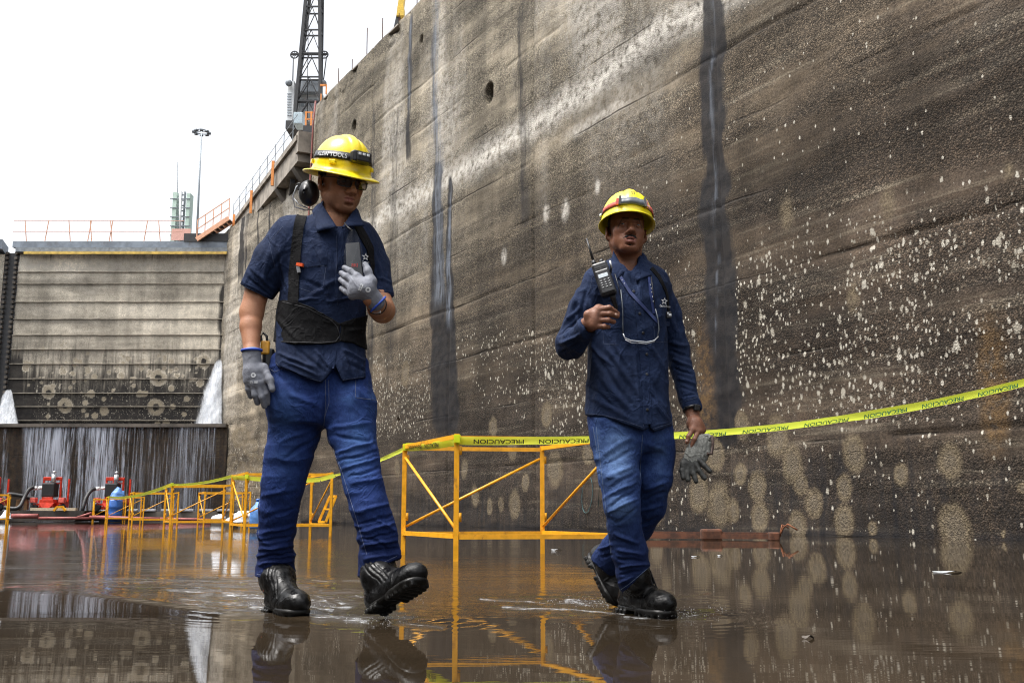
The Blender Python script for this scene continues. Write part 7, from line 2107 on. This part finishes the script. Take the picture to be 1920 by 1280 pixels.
fj = [((1110, 800), (1120, 900), 7, .004), ((1190, 815), (1130, 850), 8, .005), ((1190, 840), (1140, 870), 6, -.004), ((1190, 870), (1130, 900), 7, .005), ((1195, 885), (1140, 915), 6, -.005), ((1196, 900), (1130, 935), 6, .007), ((1197, 915), (1140, 950), 5, -.006), ((1196, 932), (1138, 962), 5, .006), ((1195, 950), (1150, 985), 5, -.005),
      ((1150, 1000), (1200, 1020), 6, .006), ((1155, 1030), (1208, 1040), 6, .007), ((1155, 1048), (1210, 1052), 5, -.007), ((1160, 1062), (1218, 1056), 5, .008), ((1160, 1078), (1205, 1068), 4, -.006), ((1158, 1095), (1190, 1080), 5, .006),
      ((1205, 830), (1255, 850), 8, .004), ((1205, 920), (1255, 900), 6, .006), ((1205, 940), (1250, 920), 5, -.006), ((1200, 960), (1245, 945), 6, .006), ((1200, 985), (1235, 968), 5, -.005), ((1120, 1030), (1150, 1020), 5, .006), ((1125, 1045), (1150, 1040), 4, -.005)]
V = folds(V, N, fj); vx_, vy_ = proj(V)
fr = (V[:, 1] < 3.74)
fade = .80 * np.exp(-((vx_ - 1157) / 26) ** 2 - ((vy_ - 865) / 80) ** 2) + .45 * np.exp(-((vx_ - 1168) / 22) ** 2 - ((vy_ - 955) / 22) ** 2) + .30 * np.exp(-((vx_ - 1238) / 14) ** 2 - ((vy_ - 860) / 50) ** 2) + .3 * np.exp(-((vx_ - 1120) / 6) ** 2) * (vy_ < 960)
fade *= .45 + .55 * sstep(-.3, .4, vnoise(V * np.array([8, 8, 60]), 4)); fade[N[:, 1] > .2] = 0
jeansB = mesh_np('jeans', V, F, M_JEAN2, pB, attrs=dict(fade=fade, damp=sstep(.46, .12, V[:, 2] + .10 * fbm(V * 6, 3, 5)))); SJ = Surf(V, F)
m = MB()
for pts in ([(1118, 800), (1125, 860), (1132, 920), (1139, 980), (1146, 1040), (1152, 1095)], [(1159, 1108), (1180, 1094), (1220, 1060)], [(1205, 815), (1202, 850), (1200, 900)], [(1112, 800), (1120, 850)]): seam(m, SJ, pts)
m.build('stitching', simple('light_thread', (.10, .14, .22), .8), jeansB)

# ---- boots
o, Q = boot(pB, ground(1172, 1148) + [0, .05, .003], ground(1250, 1158) + [.01, -.03, .003], (0, 0, 1), P(1191, 1082, 3.722), sh_r=.056)
tb_ = P(1143, 1132, 4.03); hb_ = P(1109, 1045, 4.14)
o, Q = boot(pB, hb_ + [-.01, 0, .0], tb_ + [.012, -.01, -.005], (.80, -.50, .30), P(1141, 1056, 4.03), sh_r=.052)

# ---- helmet
MHB = rot(4, -8, 4)
hatB, domeB = helmet('hard_hat', HB, MHB, pB, M_HAT2, lambda th: (.0015 + .026 * max(0, math.cos(th)) ** 3, .002 + .008 * max(0, math.cos(th)) ** 2), a=.0965, b=.120, h=.118, z0=.040, y0=.004)
sag_ = lambda th: .045 * math.cos(th)
V, F = band(domeB, -math.pi, math.pi, lambda th: .835 - .02 * math.cos(th), lambda th: .945 - .02 * math.cos(th), .003, 90); strapB = mesh_np('headlamp_strap', V, F, M_BLKP, hatB)
for a, b in ((-78, -26), (26, 78)):
    V, F = band(domeB, R(a), R(b), lambda th: .84 - .02 * math.cos(th), lambda th: .94 - .02 * math.cos(th), .0045, 24); mesh_np('red_webbing', V, F, M_REDS, strapB)
V, F = band(domeB, R(-25), R(25), lambda th: .79, lambda th: .925, .010, 24, thick=.007); mesh_np('grey_sleeve', V, F, M_GREYP, strapB)
for th in (-27, 27):
    m = MB(); q = [domeB(R(th + k), t_, .011)[0] for t_ in (.745, .94) for k in (-1.6, 1.6)]
    m.bar((q[0] + q[1]) / 2, (q[2] + q[3]) / 2, .008, .010); m.build('strap_clip', M_BLKP, strapB)
    m = MB(); q = [domeB(R(th * 1.18), t_, .009)[0] for t_ in (.79, .93)]; m.bar(q[0], q[1], .012, .008); m.build('strap_loop', M_REDS, strapB)
sv, sf = star_ring(wd=.13); VV = [domeB(R(3) + x * .25, .585 - y * .20, .0015)[0] for x, y in sv]; mesh_np('star_emblem', np.array(VV), sf, simple('emblem_grey', (.06, .06, .02), .5), hatB, smooth=False)
for th in (-88, 88):
    p_, n_ = domeB(R(th), .93, .006); MB().lathe(p_, [(.007, -.004), (.007, .002), (.003, .004)], 12, axis=n_).build('side_rivet', M_WHITEP, hatB)

# ---- radio on the shoulder
rd = empty('two_way_radio', SA.hit(1134, 545, .02)[0], 'black two way radio with antenna and keypad on the shoulder of the shorter worker', 'radio')
c = P(1133, 524, 3.585); up_ = P(1123, 494, 3.60) - P(1143, 554, 3.572); hh_ = np.linalg.norm(up_); up_ /= hh_
fw_ = np.array([-.10, -.95, -.08]); fw_ -= up_ * (fw_ @ up_); fw_ /= np.linalg.norm(fw_); rt_ = np.cross(up_, fw_) * -1
if rt_[0] < 0: rt_ = -rt_
BR = np.stack([rt_, fw_, np.cross(rt_, fw_)], 1)
if np.linalg.det(BR) < 0: BR[:, 2] *= -1
upd = BR[:, 2] if BR[:, 2] @ up_ > 0 else -BR[:, 2]
RQ = lambda x, y, z: c + rt_ * x + fw_ * y + upd * z
BRm = Matrix(BR.tolist())
m = MB(); m.box(RQ(0, 0, 0), (.060, .034, hh_), M=BRm, bev=.008); m.box(RQ(0, .008, -.014), (.054, .026, hh_ * .72), M=BRm, bev=.006); m.build('radio_body', M_BLKP, rd)
m = MB(); m.tube([RQ(-.016, 0, hh_ / 2), RQ(-.017, 0, hh_ / 2 + .018)], [.0085, .0075], 10); m.tube([RQ(-.017, 0, hh_ / 2 + .016), P(1100, 447, 3.615)], [.0055, .0028], 8); m.build('antenna', M_BLKP, rd)
m = MB(); m.cyl(RQ(.012, 0, hh_ / 2 - .002), RQ(.012, 0, hh_ / 2 + .012), .008, 12); m.build('knob', M_BLKP, rd)
m = MB()
for k in range(4):
    for sx in (-1, 1): m.box(RQ(.0115 * sx, .0172, .044 - .0068 * k), (.017, .001, .0028), M=BRm)
m.build('speaker_slot', simple('slot_black', (.002, .002, .002), .8), rd)
def scr():
    t = NT('pale_display'); t.pri(color=(.50, .56, .60), rough=.25); return t.m
m = MB(); m.box(RQ(0, .0215, .008), (.036, .002, .015), M=BRm, bev=.0008); m.build('screen', scr(), rd)
m = MB()
for r_ in range(4):
    for k in (-1, 0, 1): m.box(RQ(.0145 * k, .0215, -.010 - .0095 * r_), (.0095, .003, .0055), M=BRm, bev=.001)
m.build('keypad', simple('key_grey', (.055, .058, .062), .4), rd)
m = MB()
for r_ in range(4):
    for k in (-1, 0, 1): m.box(RQ(.0145 * k + .001, .0234, -.010 - .0095 * r_), (.0045, .0006, .0014), M=BRm)
m.build('key_print', M_WHITEI, rd)
m = MB(); m.tube([RQ(.01, .0, -hh_ / 2), P(1150, 562, 3.59), P(1155, 575, 3.60), P(1153, 588, 3.62)], [.012, .010, .008, .007], 10); m.tube([P(1143, 488, 3.60), P(1146, 500, 3.60), P(1145, 512, 3.60)], .004, 8); m.build_each('clip', M_BLKP, rd)
m = MB(); m.tube([P(1144, 489, 3.585), P(1147, 503, 3.585)], .0035, 8); m.build('metal_ring', M_CHROME, rd)

# ---- reading glasses hung on a cord
sg = empty('hanging_glasses', SA.hit(1200, 640, .01)[0], 'grey framed glasses hanging on a cord on the chest of the shorter worker', 'glasses')
def onB(pts, lift):
    q = []
    for x, y in pts:
        p_, n_ = SA.hit(x, y, lift)
        q.append(p_ if p_ is not None else P(x, y, 3.6))
    return q
m = MB()
for pts in ([(1164, 545), (1167, 580), (1167, 610), (1168, 626)], [(1226, 580), (1231, 600), (1232, 618), (1230, 630)]): m.tube(onB(pts, .010), .0022, 6)
m.build('temple_arm', M_GREYP, sg)
m = MB(); arc = [(1168, 626), (1172, 634), (1182, 639), (1196, 641), (1210, 642), (1222, 639), (1230, 631)]
m.tube(onB(arc, .014), .0026, 8); m.tube(onB([(x, y + 3.5) for x, y in arc[1:4]], .014), .0018, 8); m.tube(onB([(x, y + 3.0) for x, y in arc[3:6]], .014), .0018, 8); m.build('frame', M_CHROME, sg)
m = MB(); m.tube(onB([(1152, 515), (1160, 540), (1164, 560)], .006), .0016, 6); m.tube(onB([(1219, 520), (1223, 550), (1226, 582)], .009), .0016, 6); m.build_each('neck_cord', M_BLKP, sg)

# ---- watch
d = wrL - elL; d /= np.linalg.norm(d); x, y, _ = frame_of(d); c = P(1297.5, 767, 3.768)
m = MB(); m.tube([c + (x * math.cos(t) + y * math.sin(t)) * .0305 for t in np.linspace(0, 2 * math.pi, 22, endpoint=False)], .0068, 8, closed=True); wb = m.build('watch', M_BLKP, pB)
m = MB(); m.box(P(1306, 764, 3.738), (.026, .012, .024), rz=.5, bev=.004); m.build('watch_case', M_BLKP, wb)

# ---- the pair of gloves he carries
gl = empty('carried_gloves', P(1310, 850, 3.70), 'grey knit work gloves with dark coated fingers dangling from the hand of the shorter worker', 'gloves')
s = SDF(P(1262, 915, 3.78) * [1, 0, 1] + [0, 3.62, 0], [P(1345, 805, 3.7)[0], 3.80, P(0, 800, 3.7)[2]], .0024)
fl_ = ((.25, -.95, .1), .34)
s.cap(P(1316, 832, 3.715), P(1306, 850, 3.71), .036, .040, 0, flat=fl_); s.cap(P(1328, 822, 3.715), P(1325, 842, 3.71), .018, .022, .01, flat=fl_); s.cap(P(1306, 850, 3.71), P(1296, 862, 3.71), .038, .030, .01, flat=fl_)
V, F = s.mesh(2); N = vnormals(V, F); V = V + N * (.0018 * vnoise(V * np.array([160, 160, 60]), 3) + .002 * fbm(V * 30, 2, 3))[:, None]
mesh_np('knit_cuff', V, F, cloth_mat('grey_knit', (.21, .215, .20), (.36, .36, .33), bump=.9), gl)
m = MB(); m.tube([P(1335, 815, 3.70), P(1337, 833, 3.70), P(1334, 851, 3.70), P(1326, 850, 3.695)], .0055, 8); m.build('cuff_binding', simple('brown_binding', (.06, .035, .028), .7), gl)
s = SDF(P(1262, 920, 3.78) * [1, 0, 1] + [0, 3.62, 0], [P(1345, 805, 3.7)[0], 3.80, P(0, 815, 3.7)[2]], .0024)
s.cap(P(1300, 856, 3.712), P(1289, 872, 3.705), .034, .030, 0, flat=fl_); s.cap(P(1312, 852, 3.712), P(1300, 866, 3.705), .026, .026, .01, flat=fl_)
for pts in ([(1284, 868), (1279, 882), (1281, 895)], [(1290, 872), (1288, 886), (1290, 899)], [(1297, 872), (1300, 888), (1305, 902)], [(1303, 868), (1311, 882), (1321, 896)], [(1309, 862), (1320, 872), (1331, 883)]):
    finger(s, [P(x, y, 3.705 - .006 * i) for i, (x, y) in enumerate(pts)], .0115, .0092, .004)
V, F = s.mesh(2); V = V + vnormals(V, F) * (.0015 * fbm(V * 50, 3, 6))[:, None]
mesh_np('coated_fingers', V, F, simple('dark_nitrile', (.030, .031, .029), .55, var=.4, scale=40, bump=.3), gl)
# ================================================================== sky and sun: bright overcast
w = bpy.data.worlds.new('World'); SC.world = w; w.use_nodes = True
nt = w.node_tree; nt.nodes.clear()
out = nt.nodes.new('ShaderNodeOutputWorld'); bgd = nt.nodes.new('ShaderNodeBackground')
sky = nt.nodes.new('ShaderNodeTexSky'); sky.sky_type = 'NISHITA'; sky.sun_disc = False
SUN_EL, SUN_AZ = R(66), R(-112)          # azimuth measured from +Y towards +X
sky.sun_elevation = SUN_EL; sky.sun_rotation = SUN_AZ
sky.air_density = 1.2; sky.dust_density = 6.0; sky.ozone_density = 1.0
hs = nt.nodes.new('ShaderNodeHueSaturation'); hs.inputs['Saturation'].default_value = 0.22
nt.links.new(sky.outputs[0], hs.inputs['Color']); nt.links.new(hs.outputs[0], bgd.inputs[0]); nt.links.new(bgd.outputs[0], out.inputs[0])
bgd.inputs[1].default_value = 0.15
sd = bpy.data.lights.new('sun', 'SUN'); sd.energy = 1.5; sd.angle = R(25); sd.color = (1, 0.965, 0.92)
so_ = bpy.data.objects.new('sun', sd); COL.objects.link(so_)
dv = Vector((math.sin(SUN_AZ) * math.cos(SUN_EL), math.cos(SUN_AZ) * math.cos(SUN_EL), math.sin(SUN_EL)))
so_.rotation_euler = dv.to_track_quat('Z', 'Y').to_euler()
SC.view_settings.view_transform = 'Standard'; SC.view_settings.look = 'None'; SC.view_settings.gamma = 1
SC.view_settings.use_curve_mapping = False
SC.view_settings.exposure = 1.25
SC.cycles.max_bounces = 8; SC.cycles.transparent_max_bounces = 12; SC.cycles.use_denoising = True; SC.cycles.filter_width = 1.15
